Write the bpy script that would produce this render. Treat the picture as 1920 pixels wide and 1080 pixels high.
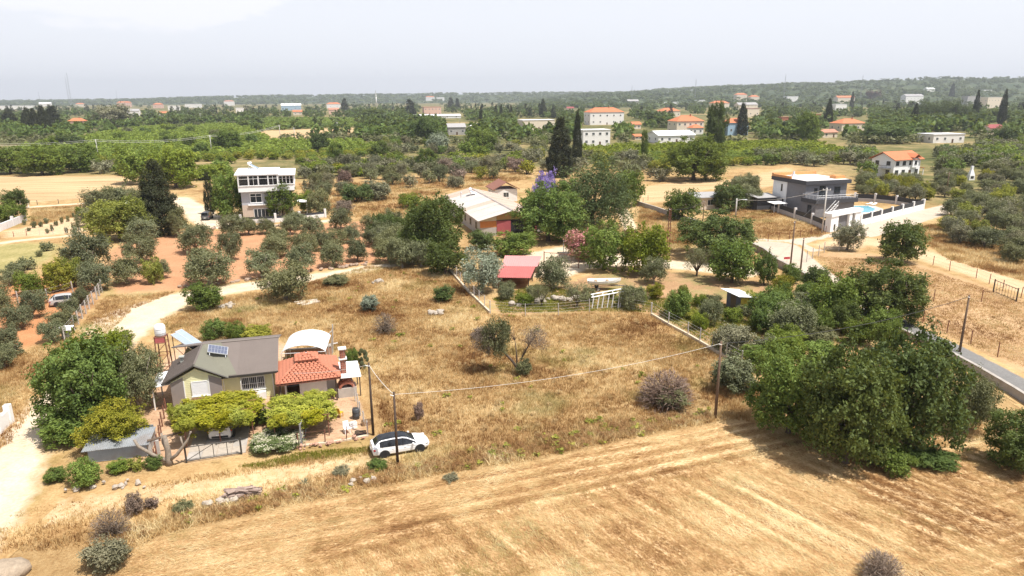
import bpy, math, random
import numpy as np
from mathutils import Vector, Matrix

for o in list(bpy.data.objects): bpy.data.objects.remove(o)
scene = bpy.context.scene
COL = scene.collection
R = math.radians
rad = math.radians

# ------------------------------------------------------------------ camera
FOC = 1300.0; CH = 26.0; PITCH = R(15.36); ROLL = R(0.35)
_r = np.array([1, 0, 0.0]); _f = np.array([0, math.cos(PITCH), -math.sin(PITCH)]); _u = np.array([0, math.sin(PITCH), math.cos(PITCH)])
RX = math.cos(ROLL)*_r - math.sin(ROLL)*_u
UX = math.sin(ROLL)*_r + math.cos(ROLL)*_u
CAM = np.array([0, 0, CH])
cd = bpy.data.cameras.new('camera'); cam = bpy.data.objects.new('camera', cd); COL.objects.link(cam)
cd.sensor_width = 36; cd.lens = 36*FOC/1920; cd.clip_end = 30000; cd.clip_start = 0.1
m = Matrix.Identity(4)
for i in range(3):
    m[i][0] = RX[i]; m[i][1] = UX[i]; m[i][2] = -_f[i]; m[i][3] = CAM[i]
cam.matrix_world = m
scene.camera = cam
scene.render.resolution_x = 1024; scene.render.resolution_y = 576

# ------------------------------------------------------------------ sky and sun
SUN_EL = 66.0; SUN_AZ = 120.0          # azimuth clockwise from +Y (camera looks along +Y)
w = bpy.data.worlds.new('World'); scene.world = w; w.use_nodes = True
wn = w.node_tree; wn.nodes.clear()
sky = wn.nodes.new('ShaderNodeTexSky'); sky.sky_type = 'NISHITA'; sky.sun_disc = False
sky.sun_elevation = R(SUN_EL); sky.sun_rotation = R(SUN_AZ)
sky.altitude = 0; sky.air_density = 1.0; sky.dust_density = 3.0; sky.ozone_density = 1.5
bg = wn.nodes.new('ShaderNodeBackground'); bg.inputs['Strength'].default_value = 0.10
wo = wn.nodes.new('ShaderNodeOutputWorld')
# broad pale cloud bank: soft noise over the sky direction
tc = wn.nodes.new('ShaderNodeTexCoord')
mp = wn.nodes.new('ShaderNodeMapping'); mp.inputs['Scale'].default_value = (2.2, 2.2, 7.0); mp.inputs['Location'].default_value = (0.35, 0.1, 0.55)
nz = wn.nodes.new('ShaderNodeTexNoise'); nz.inputs['Scale'].default_value = 1.6; nz.inputs['Detail'].default_value = 7; nz.inputs['Roughness'].default_value = 0.52
hsv = wn.nodes.new('ShaderNodeHueSaturation'); hsv.inputs['Saturation'].default_value = 0.6
wn.links.new(tc.outputs['Generated'], mp.inputs['Vector']); wn.links.new(mp.outputs[0], nz.inputs['Vector'])
sx = wn.nodes.new('ShaderNodeSeparateXYZ'); wn.links.new(tc.outputs['Generated'], sx.inputs[0])
def wmath(op, a, b):
    n = wn.nodes.new('ShaderNodeMath'); n.operation = op
    for i, v in enumerate((a, b)):
        if isinstance(v, bpy.types.NodeSocket): wn.links.new(v, n.inputs[i])
        else: n.inputs[i].default_value = v
    return n.outputs[0]
def wrange(v, a, b, c, d):
    n = wn.nodes.new('ShaderNodeMapRange'); n.interpolation_type = 'SMOOTHSTEP'; wn.links.new(v, n.inputs['Value'])
    for k, q in (('From Min', a), ('From Max', b), ('To Min', c), ('To Max', d)): n.inputs[k].default_value = q
    return n.outputs[0]
veil = wrange(sx.outputs['Z'], 0.10, 0.36, 0.84, 0.06)          # summer haze whitens the lower sky all round
mixv = wn.nodes.new('ShaderNodeMix'); mixv.data_type = 'RGBA'; wn.links.new(veil, mixv.inputs['Factor'])
wn.links.new(sky.outputs[0], hsv.inputs['Color']); wn.links.new(hsv.outputs[0], mixv.inputs['A'])
mixv.inputs['B'].default_value = (7.7, 7.9, 8.5, 1)
# cumulus bank, thicker towards the left of the view
cl = wmath('ADD', nz.outputs['Fac'], wmath('MULTIPLY', sx.outputs['X'], -0.32))
cl = wmath('ADD', cl, wrange(sx.outputs['Z'], 0.03, 0.16, -0.14, 0.02))
cm = wrange(cl, 0.59, 0.65, 0.0, 0.26)
mixc = wn.nodes.new('ShaderNodeMix'); mixc.data_type = 'RGBA'; wn.links.new(cm, mixc.inputs['Factor'])
wn.links.new(mixv.outputs['Result'], mixc.inputs['A']); mixc.inputs['B'].default_value = (9.3, 8.95, 9.15, 1)
wn.links.new(mixc.outputs['Result'], bg.inputs['Color']); wn.links.new(bg.outputs[0], wo.inputs['Surface'])

sd = bpy.data.lights.new('sun', 'SUN'); sd.energy = 5.0; sd.angle = R(0.53); sd.color = (1.0, 0.95, 0.87)
so = bpy.data.objects.new('sun', sd); COL.objects.link(so)
_sv = Vector((math.sin(R(SUN_AZ))*math.cos(R(SUN_EL)), math.cos(R(SUN_AZ))*math.cos(R(SUN_EL)), math.sin(R(SUN_EL))))
so.rotation_euler = _sv.to_track_quat('Z', 'Y').to_euler()
so.location = (60, -30, 90)

vs = scene.view_settings
vs.view_transform = 'Standard'; vs.look = 'None'; vs.exposure = 0.45; vs.gamma = 1.0; vs.use_curve_mapping = False
scene.render.engine = 'CYCLES'
scene.cycles.max_bounces = 6; scene.cycles.transparent_max_bounces = 6; scene.cycles.volume_bounces = 0

# ------------------------------------------------------------------ layout helpers: picture point -> place on the ground
def G(px, py, z=0.0):
    d = _f*FOC + RX*(px-960) + UX*(540-py)
    return CAM + d*((z-CH)/d[2])
def PR(p):
    q = np.array(p, float)-CAM; zc = q@_f
    return 960+FOC*(q@RX)/zc, 540-FOC*(q@UX)/zc
def HG(px, yb, yt, g=None):
    g = G(px, yb) if g is None else g; lo, hi = 0.0, 150.0
    for _ in range(34):
        mm = (lo+hi)/2
        if PR((g[0], g[1], g[2]+mm))[1] > yt: lo = mm
        else: hi = mm
    return lo
def MPP(px, py, g=None):
    return float(((G(px, py) if g is None else g)-CAM)@_f)/FOC

# ------------------------------------------------------------------ node helper
def N(nt, typ, ins=None, **props):
    n = nt.nodes.new('ShaderNode'+typ)
    for k, v in props.items(): setattr(n, k, v)
    for k, v in (ins or {}).items():
        s = n.inputs[k]
        if isinstance(v, bpy.types.NodeSocket): nt.links.new(v, s)
        elif isinstance(v, bpy.types.Node): nt.links.new(v.outputs[0], s)
        else: s.default_value = v
    return n
def col4(c): return (c[0], c[1], c[2], 1.0)
def ramp(nt, fac, stops):
    n = nt.nodes.new('ShaderNodeValToRGB'); e = n.color_ramp.elements
    while len(e) < len(stops): e.new(0.5)
    for i, (p, c) in enumerate(stops): e[i].position = p; e[i].color = col4(c)
    nt.links.new(fac, n.inputs[0]); return n.outputs[0]
def mixcol(nt, f, a, b, bt='MIX'):
    n = nt.nodes.new('ShaderNodeMix'); n.data_type = 'RGBA'; n.blend_type = bt
    for k, v in (('Factor', f), ('A', a), ('B', b)):
        s = n.inputs[k]
        if isinstance(v, bpy.types.NodeSocket): nt.links.new(v, s)
        elif isinstance(v, (int, float)): s.default_value = v
        else: s.default_value = col4(v)
    return n.outputs['Result']
def mrange(nt, v, a, b, c=0.0, d=1.0):
    n = N(nt, 'MapRange', {'Value': v, 'From Min': a, 'From Max': b, 'To Min': c, 'To Max': d}); return n.outputs[0]
def math_(nt, op, a, b=0.0):
    n = nt.nodes.new('ShaderNodeMath'); n.operation = op
    for i, v in enumerate((a, b)):
        if isinstance(v, bpy.types.NodeSocket): nt.links.new(v, n.inputs[i])
        else: n.inputs[i].default_value = v
    return n.outputs[0]
def wpos(nt): return N(nt, 'NewGeometry').outputs['Position']
def noise(nt, vec, scale, detail=4.0, rough=0.55):
    return N(nt, 'TexNoise', {'Vector': vec, 'Scale': scale, 'Detail': detail, 'Roughness': rough}).outputs['Fac']
def newmat(name):
    mt = bpy.data.materials.new(name); mt.use_nodes = True; mt.node_tree.nodes.clear()
    return mt, mt.node_tree
def finish(nt, shader, disp=None):
    o = nt.nodes.new('ShaderNodeOutputMaterial'); nt.links.new(shader, o.inputs['Surface'])

MATS = {}
def mat(name, c, rough=0.7, metal=0.0, var=0.18, scale=1.5, spec=0.3, dirt=0.0, dirtc=(0.25, 0.17, 0.1), bump=0.0, bscale=20.0):
    """plain paint / plaster / metal with blotchy grain and some dirt"""
    if name in MATS: return MATS[name]
    mt, nt = newmat(name)
    p = N(nt, 'TexCoord').outputs['Object']
    a = noise(nt, p, scale, 6, 0.6)
    b = noise(nt, p, scale*11, 3, 0.6)
    f = math_(nt, 'ADD', math_(nt, 'MULTIPLY', a, 0.7), math_(nt, 'MULTIPLY', b, 0.3))
    lo = tuple(x*(1-var) for x in c); hi = tuple(min(1, x*(1+var)) for x in c)
    cc = ramp(nt, f, [(0.3, lo), (0.7, hi)])
    if dirt > 0:
        dn = noise(nt, p, scale*0.6, 8, 0.65)
        cc = mixcol(nt, mrange(nt, dn, 0.5, 0.72, 0, dirt), cc, dirtc)
    b_ = N(nt, 'BsdfPrincipled', {'Base Color': cc, 'Roughness': rough, 'Metallic': metal, 'Specular IOR Level': spec})
    if bump > 0:
        bn = N(nt, 'Bump', {'Strength': bump, 'Distance': 0.05, 'Height': noise(nt, p, bscale, 4)})
        nt.links.new(bn.outputs[0], b_.inputs['Normal'])
    finish(nt, b_.outputs[0]); MATS[name] = mt; return mt

def glass(name='window_glass', c=(0.02, 0.025, 0.03)):
    if name in MATS: return MATS[name]
    mt, nt = newmat(name)
    p = N(nt, 'TexCoord').outputs['Object']
    cc = ramp(nt, noise(nt, p, 1.3, 3), [(0.35, c), (0.7, tuple(x*2.2+0.01 for x in c))])
    b_ = N(nt, 'BsdfPrincipled', {'Base Color': cc, 'Roughness': 0.12, 'Specular IOR Level': 0.6})
    finish(nt, b_.outputs[0]); MATS[name] = mt; return mt

def leafmat(name, dark, light, trans=0.28, rough=0.6, stops=None):
    if name in MATS: return MATS[name]
    mt, nt = newmat(name)
    at = N(nt, 'Attribute', attribute_name='v').outputs['Fac']
    oi = N(nt, 'ObjectInfo').outputs['Random']
    c = ramp(nt, at, stops or [(0.0, dark), (0.55, tuple((a+b)/2 for a, b in zip(dark, light))), (1.0, light)])
    hs = N(nt, 'HueSaturation', {'Color': c, 'Hue': mrange(nt, oi, 0, 1, 0.482, 0.515), 'Saturation': mrange(nt, oi, 0, 1, 1.08, 0.9), 'Value': mrange(nt, math_(nt, 'FRACT', math_(nt, 'MULTIPLY', oi, 7.3)), 0, 1, 0.8, 1.2)})
    d = N(nt, 'BsdfPrincipled', {'Base Color': hs.outputs[0], 'Roughness': rough, 'Specular IOR Level': 0.25})
    t = N(nt, 'BsdfTranslucent', {'Color': mixcol(nt, 0.6, hs.outputs[0], (0.30, 0.34, 0.05), 'MIX')})
    mx = N(nt, 'MixShader', {0: trans, 1: d.outputs[0], 2: t.outputs[0]})
    finish(nt, mx.outputs[0]); MATS[name] = mt; return mt

LEAF = dict(
    olive=leafmat('olive_leaves', (0.095, 0.102, 0.046), (0.240, 0.248, 0.128), 0.18),
    silver=leafmat('silver_leaves', (0.15, 0.18, 0.12), (0.34, 0.38, 0.29), 0.15),
    dark=leafmat('dark_leaves', (0.040, 0.066, 0.016), (0.130, 0.175, 0.050), 0.25),
    green=leafmat('green_leaves', (0.055, 0.095, 0.016), (0.175, 0.240, 0.048), 0.3),
    bright=leafmat('bright_leaves', (0.090, 0.140, 0.016), (0.270, 0.340, 0.050), 0.35),
    lime=leafmat('lime_leaves', (0.22, 0.25, 0.015), (0.62, 0.60, 0.085), 0.38),
    yellow=leafmat('yellow_green_leaves', (0.13, 0.15, 0.016), (0.40, 0.38, 0.055), 0.33),
    cypress=leafmat('cypress_leaves', (0.017, 0.022, 0.009), (0.052, 0.058, 0.022), 0.06),
    pine=leafmat('pine_needles', (0.034, 0.056, 0.016), (0.105, 0.135, 0.038), 0.15),
    dead=leafmat('dry_twigs', (0.13, 0.09, 0.065), (0.28, 0.205, 0.16), 0.0),
    grey=leafmat('grey_dry_leaves', (0.11, 0.108, 0.062), (0.26, 0.245, 0.150), 0.12),
    pink=leafmat('pink_flowers', (0.10, 0.12, 0.03), (0.52, 0.17, 0.20), 0.3, stops=[(0.0, (0.07, 0.10, 0.03)), (0.40, (0.17, 0.14, 0.06)), (0.55, (0.50, 0.19, 0.20)), (1.0, (0.62, 0.30, 0.30))]),
    purple=leafmat('purple_flowers', (0.22, 0.14, 0.42), (0.48, 0.36, 0.75), 0.3),
    flower=leafmat('white_flowering_leaves', (0.07, 0.10, 0.03), (0.62, 0.58, 0.42), 0.2, stops=[(0.0, (0.05, 0.075, 0.02)), (0.58, (0.13, 0.17, 0.05)), (0.70, (0.66, 0.61, 0.46))]),
    rust=leafmat('rust_brown_weeds', (0.20, 0.105, 0.04), (0.46, 0.30, 0.14), 0.15),
    straw=leafmat('straw_stalks', (0.34, 0.21, 0.09), (0.68, 0.52, 0.28), 0.2),
    red=leafmat('plum_red_leaves', (0.06, 0.02, 0.02), (0.16, 0.06, 0.05), 0.2),
)
BARK = mat('bark', (0.11, 0.08, 0.06), 0.9, var=0.4, scale=6, bump=0.6)
BARKP = mat('pale_bark', (0.24, 0.20, 0.16), 0.9, var=0.35, scale=6, bump=0.5)

# ------------------------------------------------------------------ mesh builder
class MB:
    def __init__(s): s.v = []; s.f = []; s.mi = []
    def add(s, vs, fs, mi=0):
        n = len(s.v); s.v += [tuple(map(float, q)) for q in vs]
        for f in fs: s.f.append(tuple(i+n for i in f)); s.mi.append(mi)
        return s
    def box(s, x0, y0, z0, x1, y1, z1, mi=0):
        return s.add([(x0,y0,z0),(x1,y0,z0),(x1,y1,z0),(x0,y1,z0),(x0,y0,z1),(x1,y0,z1),(x1,y1,z1),(x0,y1,z1)],
                     [(3,2,1,0),(4,5,6,7),(0,1,5,4),(1,2,6,5),(2,3,7,6),(3,0,4,7)], mi)
    def hexa(s, b, t, mi=0):
        """closed solid from 4 bottom and 4 top corners"""
        return s.add(list(b)+list(t), [(3,2,1,0),(4,5,6,7),(0,1,5,4),(1,2,6,5),(2,3,7,6),(3,0,4,7)], mi)
    def slab(s, pts, th, mi=0):
        """polygon sheet given thickness downwards"""
        n = len(pts); lo = [(a, b, c-th) for a, b, c in pts]
        return s.add(list(pts)+lo, [tuple(range(n)), tuple(range(2*n-1, n-1, -1))]+[(i, i+n, (i+1) % n+n, (i+1) % n) for i in range(n)], mi)
    def prism(s, poly, z0, z1, mi=0):
        n = len(poly)
        return s.add([(a, b, z0) for a, b in poly]+[(a, b, z1) for a, b in poly],
                     [tuple(range(n-1, -1, -1)), tuple(range(n, 2*n))]+[(i, (i+1) % n, (i+1) % n+n, i+n) for i in range(n)], mi)
    def tube(s, pts, rr, n=6, mi=0, cap=True):
        pts = [Vector(p) for p in pts]
        if not hasattr(rr, '__len__'): rr = [rr]*len(pts)
        rings = []
        for i, p in enumerate(pts):
            d = (pts[min(i+1, len(pts)-1)]-pts[max(i-1, 0)])
            if d.length < 1e-9: d = Vector((0, 0, 1))
            d.normalize()
            a = d.cross(Vector((0, 0, 1)) if abs(d.z) < 0.9 else Vector((1, 0, 0))).normalized(); b = d.cross(a)
            rings.append([p+a*math.cos(2*math.pi*k/n)*rr[i]+b*math.sin(2*math.pi*k/n)*rr[i] for k in range(n)])
        vs = [q for r in rings for q in r]; fs = []
        for i in range(len(rings)-1):
            for k in range(n):
                fs.append((i*n+k, i*n+(k+1) % n, (i+1)*n+(k+1) % n, (i+1)*n+k))
        if cap: fs += [tuple(range(n-1, -1, -1)), tuple(range((len(rings)-1)*n, len(rings)*n))]
        return s.add(vs, fs, mi)
    def bar(s, a, b, t, mi=0):
        return s.tube([a, b], t*0.7071, 4, mi)
    def ball(s, c, r, nu=8, nv=6, mi=0, jit=0.0, rng=None):
        vs = [(c[0], c[1], c[2]-r[2])]
        for j in range(1, nv):
            th = math.pi*j/nv-math.pi/2
            for k in range(nu):
                q = 1+(rng.uniform(-jit, jit) if rng else 0)
                vs.append((c[0]+r[0]*q*math.cos(th)*math.cos(2*math.pi*k/nu), c[1]+r[1]*q*math.cos(th)*math.sin(2*math.pi*k/nu), c[2]+r[2]*q*math.sin(th)))
        vs.append((c[0], c[1], c[2]+r[2])); fs = []
        for k in range(nu): fs.append((0, 1+(k+1) % nu, 1+k))
        for j in range(nv-2):
            for k in range(nu):
                a = 1+j*nu; fs.append((a+k, a+(k+1) % nu, a+nu+(k+1) % nu, a+nu+k))
        a = 1+(nv-2)*nu
        for k in range(nu): fs.append((a+k, a+(k+1) % nu, len(vs)-1))
        return s.add(vs, fs, mi)
    def mesh(s, name, mats, smooth=False):
        me = bpy.data.meshes.new(name); me.from_pydata(s.v, [], s.f)
        for q in (mats if isinstance(mats, (list, tuple)) else [mats]): me.materials.append(q)
        me.polygons.foreach_set('material_index', s.mi)
        if smooth: me.polygons.foreach_set('use_smooth', [True]*len(s.f))
        me.update(); return me
    def build(s, name, mats, parent=None, loc=(0, 0, 0), rz=0.0, smooth=False):
        return put(name, s.mesh(name, mats, smooth), parent, loc, rz)

def put(name, data, parent=None, loc=(0, 0, 0), rz=0.0, sc=None):
    o = bpy.data.objects.new(name, data); COL.objects.link(o); o.parent = parent
    o.location = (float(loc[0]), float(loc[1]), float(loc[2])); o.rotation_euler = (0, 0, rz)
    if sc is not None: o.scale = sc
    return o
def tag(o, label=None, cat=None, group=None, kind=None):
    if label: o['label'] = label
    if cat: o['category'] = cat
    if group: o['group'] = group
    if kind: o['kind'] = kind
    return o
def thing(name, label, cat, loc=(0, 0, 0), yaw=0.0, group=None, sc=None):
    return tag(put(name, None, None, loc, R(yaw), sc), label, cat, group)
def npmesh(name, V, F, mats, attr=None, smooth=False):
    """fast mesh from numpy arrays; F is (n,3) or (n,4)"""
    me = bpy.data.meshes.new(name); k = F.shape[1]
    me.vertices.add(len(V)); me.vertices.foreach_set('co', np.ascontiguousarray(V, dtype=np.float32).ravel())
    me.loops.add(F.size); me.loops.foreach_set('vertex_index', np.ascontiguousarray(F, dtype=np.int32).ravel())
    me.polygons.add(len(F)); me.polygons.foreach_set('loop_start', np.arange(0, F.size, k, dtype=np.int32))
    if smooth: me.polygons.foreach_set('use_smooth', np.ones(len(F), dtype=bool))
    for q in mats: me.materials.append(q)
    for an, av in (attr or {}).items():
        a = me.attributes.new(an, 'FLOAT', 'POINT'); a.data.foreach_set('value', np.ascontiguousarray(av, dtype=np.float32))
    me.update(calc_edges=True); return me
ORD = ['', 'first', 'second', 'third', 'fourth', 'fifth', 'sixth', 'seventh', 'eighth', 'ninth', 'tenth', 'eleventh', 'twelfth', 'thirteenth', 'fourteenth', 'fifteenth', 'sixteenth', 'seventeenth', 'eighteenth', 'nineteenth', 'twentieth']

# ================================================================== GROUND
def sc(nt, p, v, loc=(0, 0, 0), rz=0.0):
    n = N(nt, 'Mapping', {'Vector': p, 'Scale': v, 'Location': loc, 'Rotation': (0, 0, rz)}); return n.outputs[0]
def dry_grass(nt):
    p = wpos(nt)
    n1 = noise(nt, p, 0.085, 5, 0.6); n2 = noise(nt, sc(nt, p, (1, 1, 1), (31, 7, 0)), 0.55, 5, 0.62); n3 = noise(nt, p, 5.0, 5, 0.7)
    f = math_(nt, 'ADD', math_(nt, 'MULTIPLY', n1, 0.45), math_(nt, 'ADD', math_(nt, 'MULTIPLY', n2, 0.35), math_(nt, 'MULTIPLY', n3, 0.35)))
    c = ramp(nt, f, [(0.42, (0.19, 0.105, 0.045)), (0.52, (0.33, 0.205, 0.090)), (0.62, (0.44, 0.30, 0.145)), (0.76, (0.60, 0.465, 0.265))])
    g = noise(nt, sc(nt, p, (1, 1, 1), (-14, 55, 0)), 0.11, 6, 0.65)
    c = mixcol(nt, mrange(nt, g, 0.54, 0.68, 0, 0.55), c, (0.22, 0.20, 0.065))
    return c, math_(nt, 'ADD', n3, n2), n2
def surf(nt, c, h, bump=0.6, dist=0.2, rough=0.95):
    b = N(nt, 'BsdfPrincipled', {'Base Color': c, 'Roughness': rough, 'Specular IOR Level': 0.1})
    if h is not None:
        bn = N(nt, 'Bump', {'Strength': bump, 'Distance': dist, 'Height': h}); nt.links.new(bn.outputs[0], b.inputs['Normal'])
    finish(nt, b.outputs[0])
def blendmat(name, own, w0=-0.6, w1=0.8, amp=2.4, nscale=0.7, bump=0.6, dist=0.15):
    """a ground sheet whose ragged rim runs over into the dry grass around it"""
    mt, nt = newmat(name)
    c0, h0, n2 = dry_grass(nt)
    c1, h1 = own(nt)
    e = N(nt, 'Attribute', attribute_name='e').outputs['Fac']
    p = wpos(nt)
    nn = math_(nt, 'MULTIPLY', math_(nt, 'SUBTRACT', noise(nt, p, nscale, 6, 0.68), 0.5), amp)
    f = mrange(nt, math_(nt, 'ADD', e, nn), w0, w1)
    mh = N(nt, 'Mix', {'Factor': f, 'A': h0, 'B': h1}).outputs[0]
    surf(nt, mixcol(nt, f, c0, c1), mh, bump, dist)
    return mt
def own_mix(stops, s1=0.3, s2=4.0, vec=(1, 1, 1), rz=0.0, extra=None):
    def fn(nt):
        p = sc(nt, wpos(nt), vec, (0, 0, 0), rz)
        a = noise(nt, p, s1, 5, 0.6); b = noise(nt, p, s2, 5, 0.7)
        f = math_(nt, 'ADD', math_(nt, 'MULTIPLY', a, 0.5), math_(nt, 'MULTIPLY', b, 0.5))
        c = ramp(nt, f, stops)
        if extra: c = extra(nt, c)
        return c, b
    return fn
ROWS = (7.52, -10.22); EDGE = (21.3, 7.7)
def stubble(nt):
    p = wpos(nt)
    # swathes: noise stretched along the driving direction, headland passes along the bank
    def lay(d):
        a = math.atan2(d[1], d[0])
        v = N(nt, 'VectorRotate', {'Vector': p, 'Angle': -a}, rotation_type='Z_AXIS').outputs[0]
        s1 = noise(nt, sc(nt, v, (0.035, 1.0, 1)), 1.5, 3, 0.6)
        sy = N(nt, 'SeparateXYZ', {'Vector': v}).outputs['Y']
        wv = math_(nt, 'SINE', math_(nt, 'MULTIPLY', math_(nt, 'ADD', sy, math_(nt, 'MULTIPLY', noise(nt, sc(nt, v, (0.12, 0.5, 1)), 1.0, 4), 1.3)), 4.65))
        fade = mrange(nt, noise(nt, sc(nt, v, (0.3, 1, 1)), 0.22, 4, 0.6), 0.38, 0.64, 0.0, 0.105)
        s1 = math_(nt, 'ADD', s1, math_(nt, 'MULTIPLY', math_(nt, 'MULTIPLY', wv, fade), 1.6))
        s2 = noise(nt, sc(nt, v, (0.45, 1.0, 1)), 6.5, 6, 0.75)
        return math_(nt, 'ADD', math_(nt, 'MULTIPLY', s1, 0.45), math_(nt, 'MULTIPLY', s2, 0.55))
    e = N(nt, 'Attribute', attribute_name='e').outputs['Fac']
    wob = math_(nt, 'MULTIPLY', noise(nt, p, 0.25, 4), 5.0)
    k = mrange(nt, math_(nt, 'ADD', e, wob), 7.5, 11.0)
    f = N(nt, 'Mix', {'Factor': k, 'A': lay(EDGE), 'B': lay(ROWS)}).outputs[0]
    fine = noise(nt, p, 16.0, 5, 0.8); big = noise(nt, p, 0.12, 4)
    f = math_(nt, 'ADD', math_(nt, 'MULTIPLY', f, 0.68), math_(nt, 'ADD', math_(nt, 'MULTIPLY', fine, 0.24), math_(nt, 'MULTIPLY', big, 0.12)))
    c = ramp(nt, f, [(0.43, (0.17, 0.085, 0.035)), (0.475, (0.33, 0.185, 0.08)), (0.53, (0.47, 0.295, 0.14)), (0.60, (0.71, 0.52, 0.30))])
    return c, f

M_ground = newmat('dry_grass_ground')[0]
nt = M_ground.node_tree; c, h, _ = dry_grass(nt); surf(nt, c, h, 0.8, 0.25)
M_stubble = blendmat('stubble_straw', stubble, -0.2, 0.5, 1.4, 1.2, 0.9, 0.25)
M_red = blendmat('red_orchard_soil', own_mix([(0.3, (0.34, 0.165, 0.085)), (0.55, (0.45, 0.245, 0.135)), (0.75, (0.53, 0.33, 0.20))], 0.25, 3.0), -0.8, 1.2, 3.0, 0.5)
M_orange = blendmat('orange_orchard_soil', own_mix([(0.3, (0.35, 0.145, 0.062)), (0.55, (0.46, 0.22, 0.105)), (0.75, (0.52, 0.31, 0.17))], 0.25, 3.0), -0.8, 1.2, 3.0, 0.5)
M_gravel = blendmat('white_gravel', own_mix([(0.3, (0.40, 0.305, 0.20)), (0.5, (0.55, 0.455, 0.335)), (0.7, (0.67, 0.585, 0.465))], 0.35, 4.0), -0.5, 0.7, 2.6, 0.55, 0.4, 0.06)
M_track = blendmat('dusty_wheel_tracks', own_mix([(0.3, (0.44, 0.33, 0.19)), (0.55, (0.60, 0.49, 0.33)), (0.7, (0.68, 0.58, 0.42))], 0.4, 4.0, (0.4, 1, 1), -0.3), -0.2, 1.8, 4.2, 1.1, 0.4, 0.06)
M_sand = blendmat('pale_bare_soil', own_mix([(0.3, (0.42, 0.27, 0.15)), (0.55, (0.55, 0.40, 0.25)), (0.75, (0.62, 0.48, 0.32))], 0.25, 3.0), -0.8, 1.2, 2.6, 0.5)
M_yard = blendmat('house_yard_earth', own_mix([(0.3, (0.30, 0.17, 0.10)), (0.5, (0.46, 0.30, 0.19)), (0.72, (0.56, 0.43, 0.31))], 0.35, 3.0), -0.4, 0.6, 1.4, 0.8)
def _gd(nt, c):
    g = noise(nt, wpos(nt), 0.16, 6, 0.65)
    return mixcol(nt, mrange(nt, g, 0.47, 0.6, 0, 0.7), c, (0.20, 0.20, 0.075))
M_garden = blendmat('weedy_garden_soil', own_mix([(0.3, (0.24, 0.13, 0.07)), (0.55, (0.38, 0.24, 0.13)), (0.75, (0.50, 0.37, 0.22))], 0.3, 3.0, extra=_gd), -0.5, 0.8, 2.0, 0.5)
M_meadow = blendmat('green_meadow', own_mix([(0.34, (0.18, 0.17, 0.06)), (0.52, (0.31, 0.265, 0.11)), (0.70, (0.46, 0.38, 0.20))], 0.25, 2.0), -1.0, 1.6, 4.0, 0.3)
M_cut = blendmat('cut_dry_lot', own_mix([(0.3, (0.30, 0.175, 0.085)), (0.55, (0.44, 0.295, 0.165)), (0.75, (0.56, 0.42, 0.25))], 0.2, 3.0), -1.0, 1.4, 3.0, 0.4)
def _conc(nt, c):
    vo = N(nt, 'TexVoronoi', {'Vector': wpos(nt), 'Scale': 0.35}, feature='DISTANCE_TO_EDGE').outputs['Distance']
    return mixcol(nt, mrange(nt, vo, 0.0, 0.02, 0.35, 0), c, (0.28, 0.22, 0.17))
M_conc = blendmat('pale_concrete_road', own_mix([(0.3, (0.38, 0.31, 0.24)), (0.55, (0.48, 0.405, 0.325)), (0.75, (0.54, 0.47, 0.39))], 0.2, 3.0, extra=_conc), -0.15, 0.25, 0.7, 0.9, 0.2, 0.04)
M_asph = blendmat('worn_grey_asphalt', own_mix([(0.3, (0.13, 0.125, 0.12)), (0.55, (0.19, 0.185, 0.18)), (0.75, (0.26, 0.25, 0.235))], 0.3, 5.0), -0.1, 0.2, 0.6, 0.9, 0.2, 0.03)
def farm(nt):
    p = wpos(nt)
    a = noise(nt, p, 0.012, 4, 0.6); b = noise(nt, p, 0.12, 6, 0.7); d = noise(nt, p, 1.0, 4, 0.7)
    f = math_(nt, 'ADD', math_(nt, 'MULTIPLY', a, 0.45), math_(nt, 'ADD', math_(nt, 'MULTIPLY', b, 0.4), math_(nt, 'MULTIPLY', d, 0.2)))
    c = ramp(nt, f, [(0.43, (0.055, 0.068, 0.022)), (0.50, (0.115, 0.115, 0.042)), (0.56, (0.21, 0.17, 0.075)), (0.64, (0.36, 0.265, 0.14))])
    return c, b
M_farm = blendmat('green_farmland', farm, -6, 10, 34, 0.05, 0.6, 0.4)
def wheat(nt):
    p = wpos(nt)
    v = N(nt, 'VectorRotate', {'Vector': p, 'Angle': -0.1}, rotation_type='Z_AXIS').outputs[0]
    s1 = noise(nt, sc(nt, v, (0.03, 0.5, 1)), 1.0, 4, 0.6); b = noise(nt, p, 2.0, 5, 0.7)
    f = math_(nt, 'ADD', math_(nt, 'MULTIPLY', s1, 0.65), math_(nt, 'MULTIPLY', b, 0.35))
    return ramp(nt, f, [(0.38, (0.33, 0.215, 0.11)), (0.50, (0.46, 0.325, 0.18)), (0.64, (0.56, 0.42, 0.25))]), b
M_wheat = blendmat('harvested_wheat_field', wheat, -0.8, 1.2, 3.0, 0.4)

M_twin = blendmat('sandy_wheel_ruts', own_mix([(0.3, (0.44, 0.32, 0.20)), (0.55, (0.60, 0.48, 0.34)), (0.75, (0.66, 0.55, 0.41))], 0.4, 4.0), -0.25, 0.2, 0.5, 0.9, 0.4, 0.06)
# base sheet reaching past the horizon
MB().add([(-7000, -300, 0), (7000, -300, 0), (7000, 7200, 0), (-7000, 7200, 0)], [(0, 1, 2, 3)]).build('ground', M_ground)['kind'] = 'structure'
bpy.data.objects['ground']['label'] = 'dry yellow grass ground running to the horizon'

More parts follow.
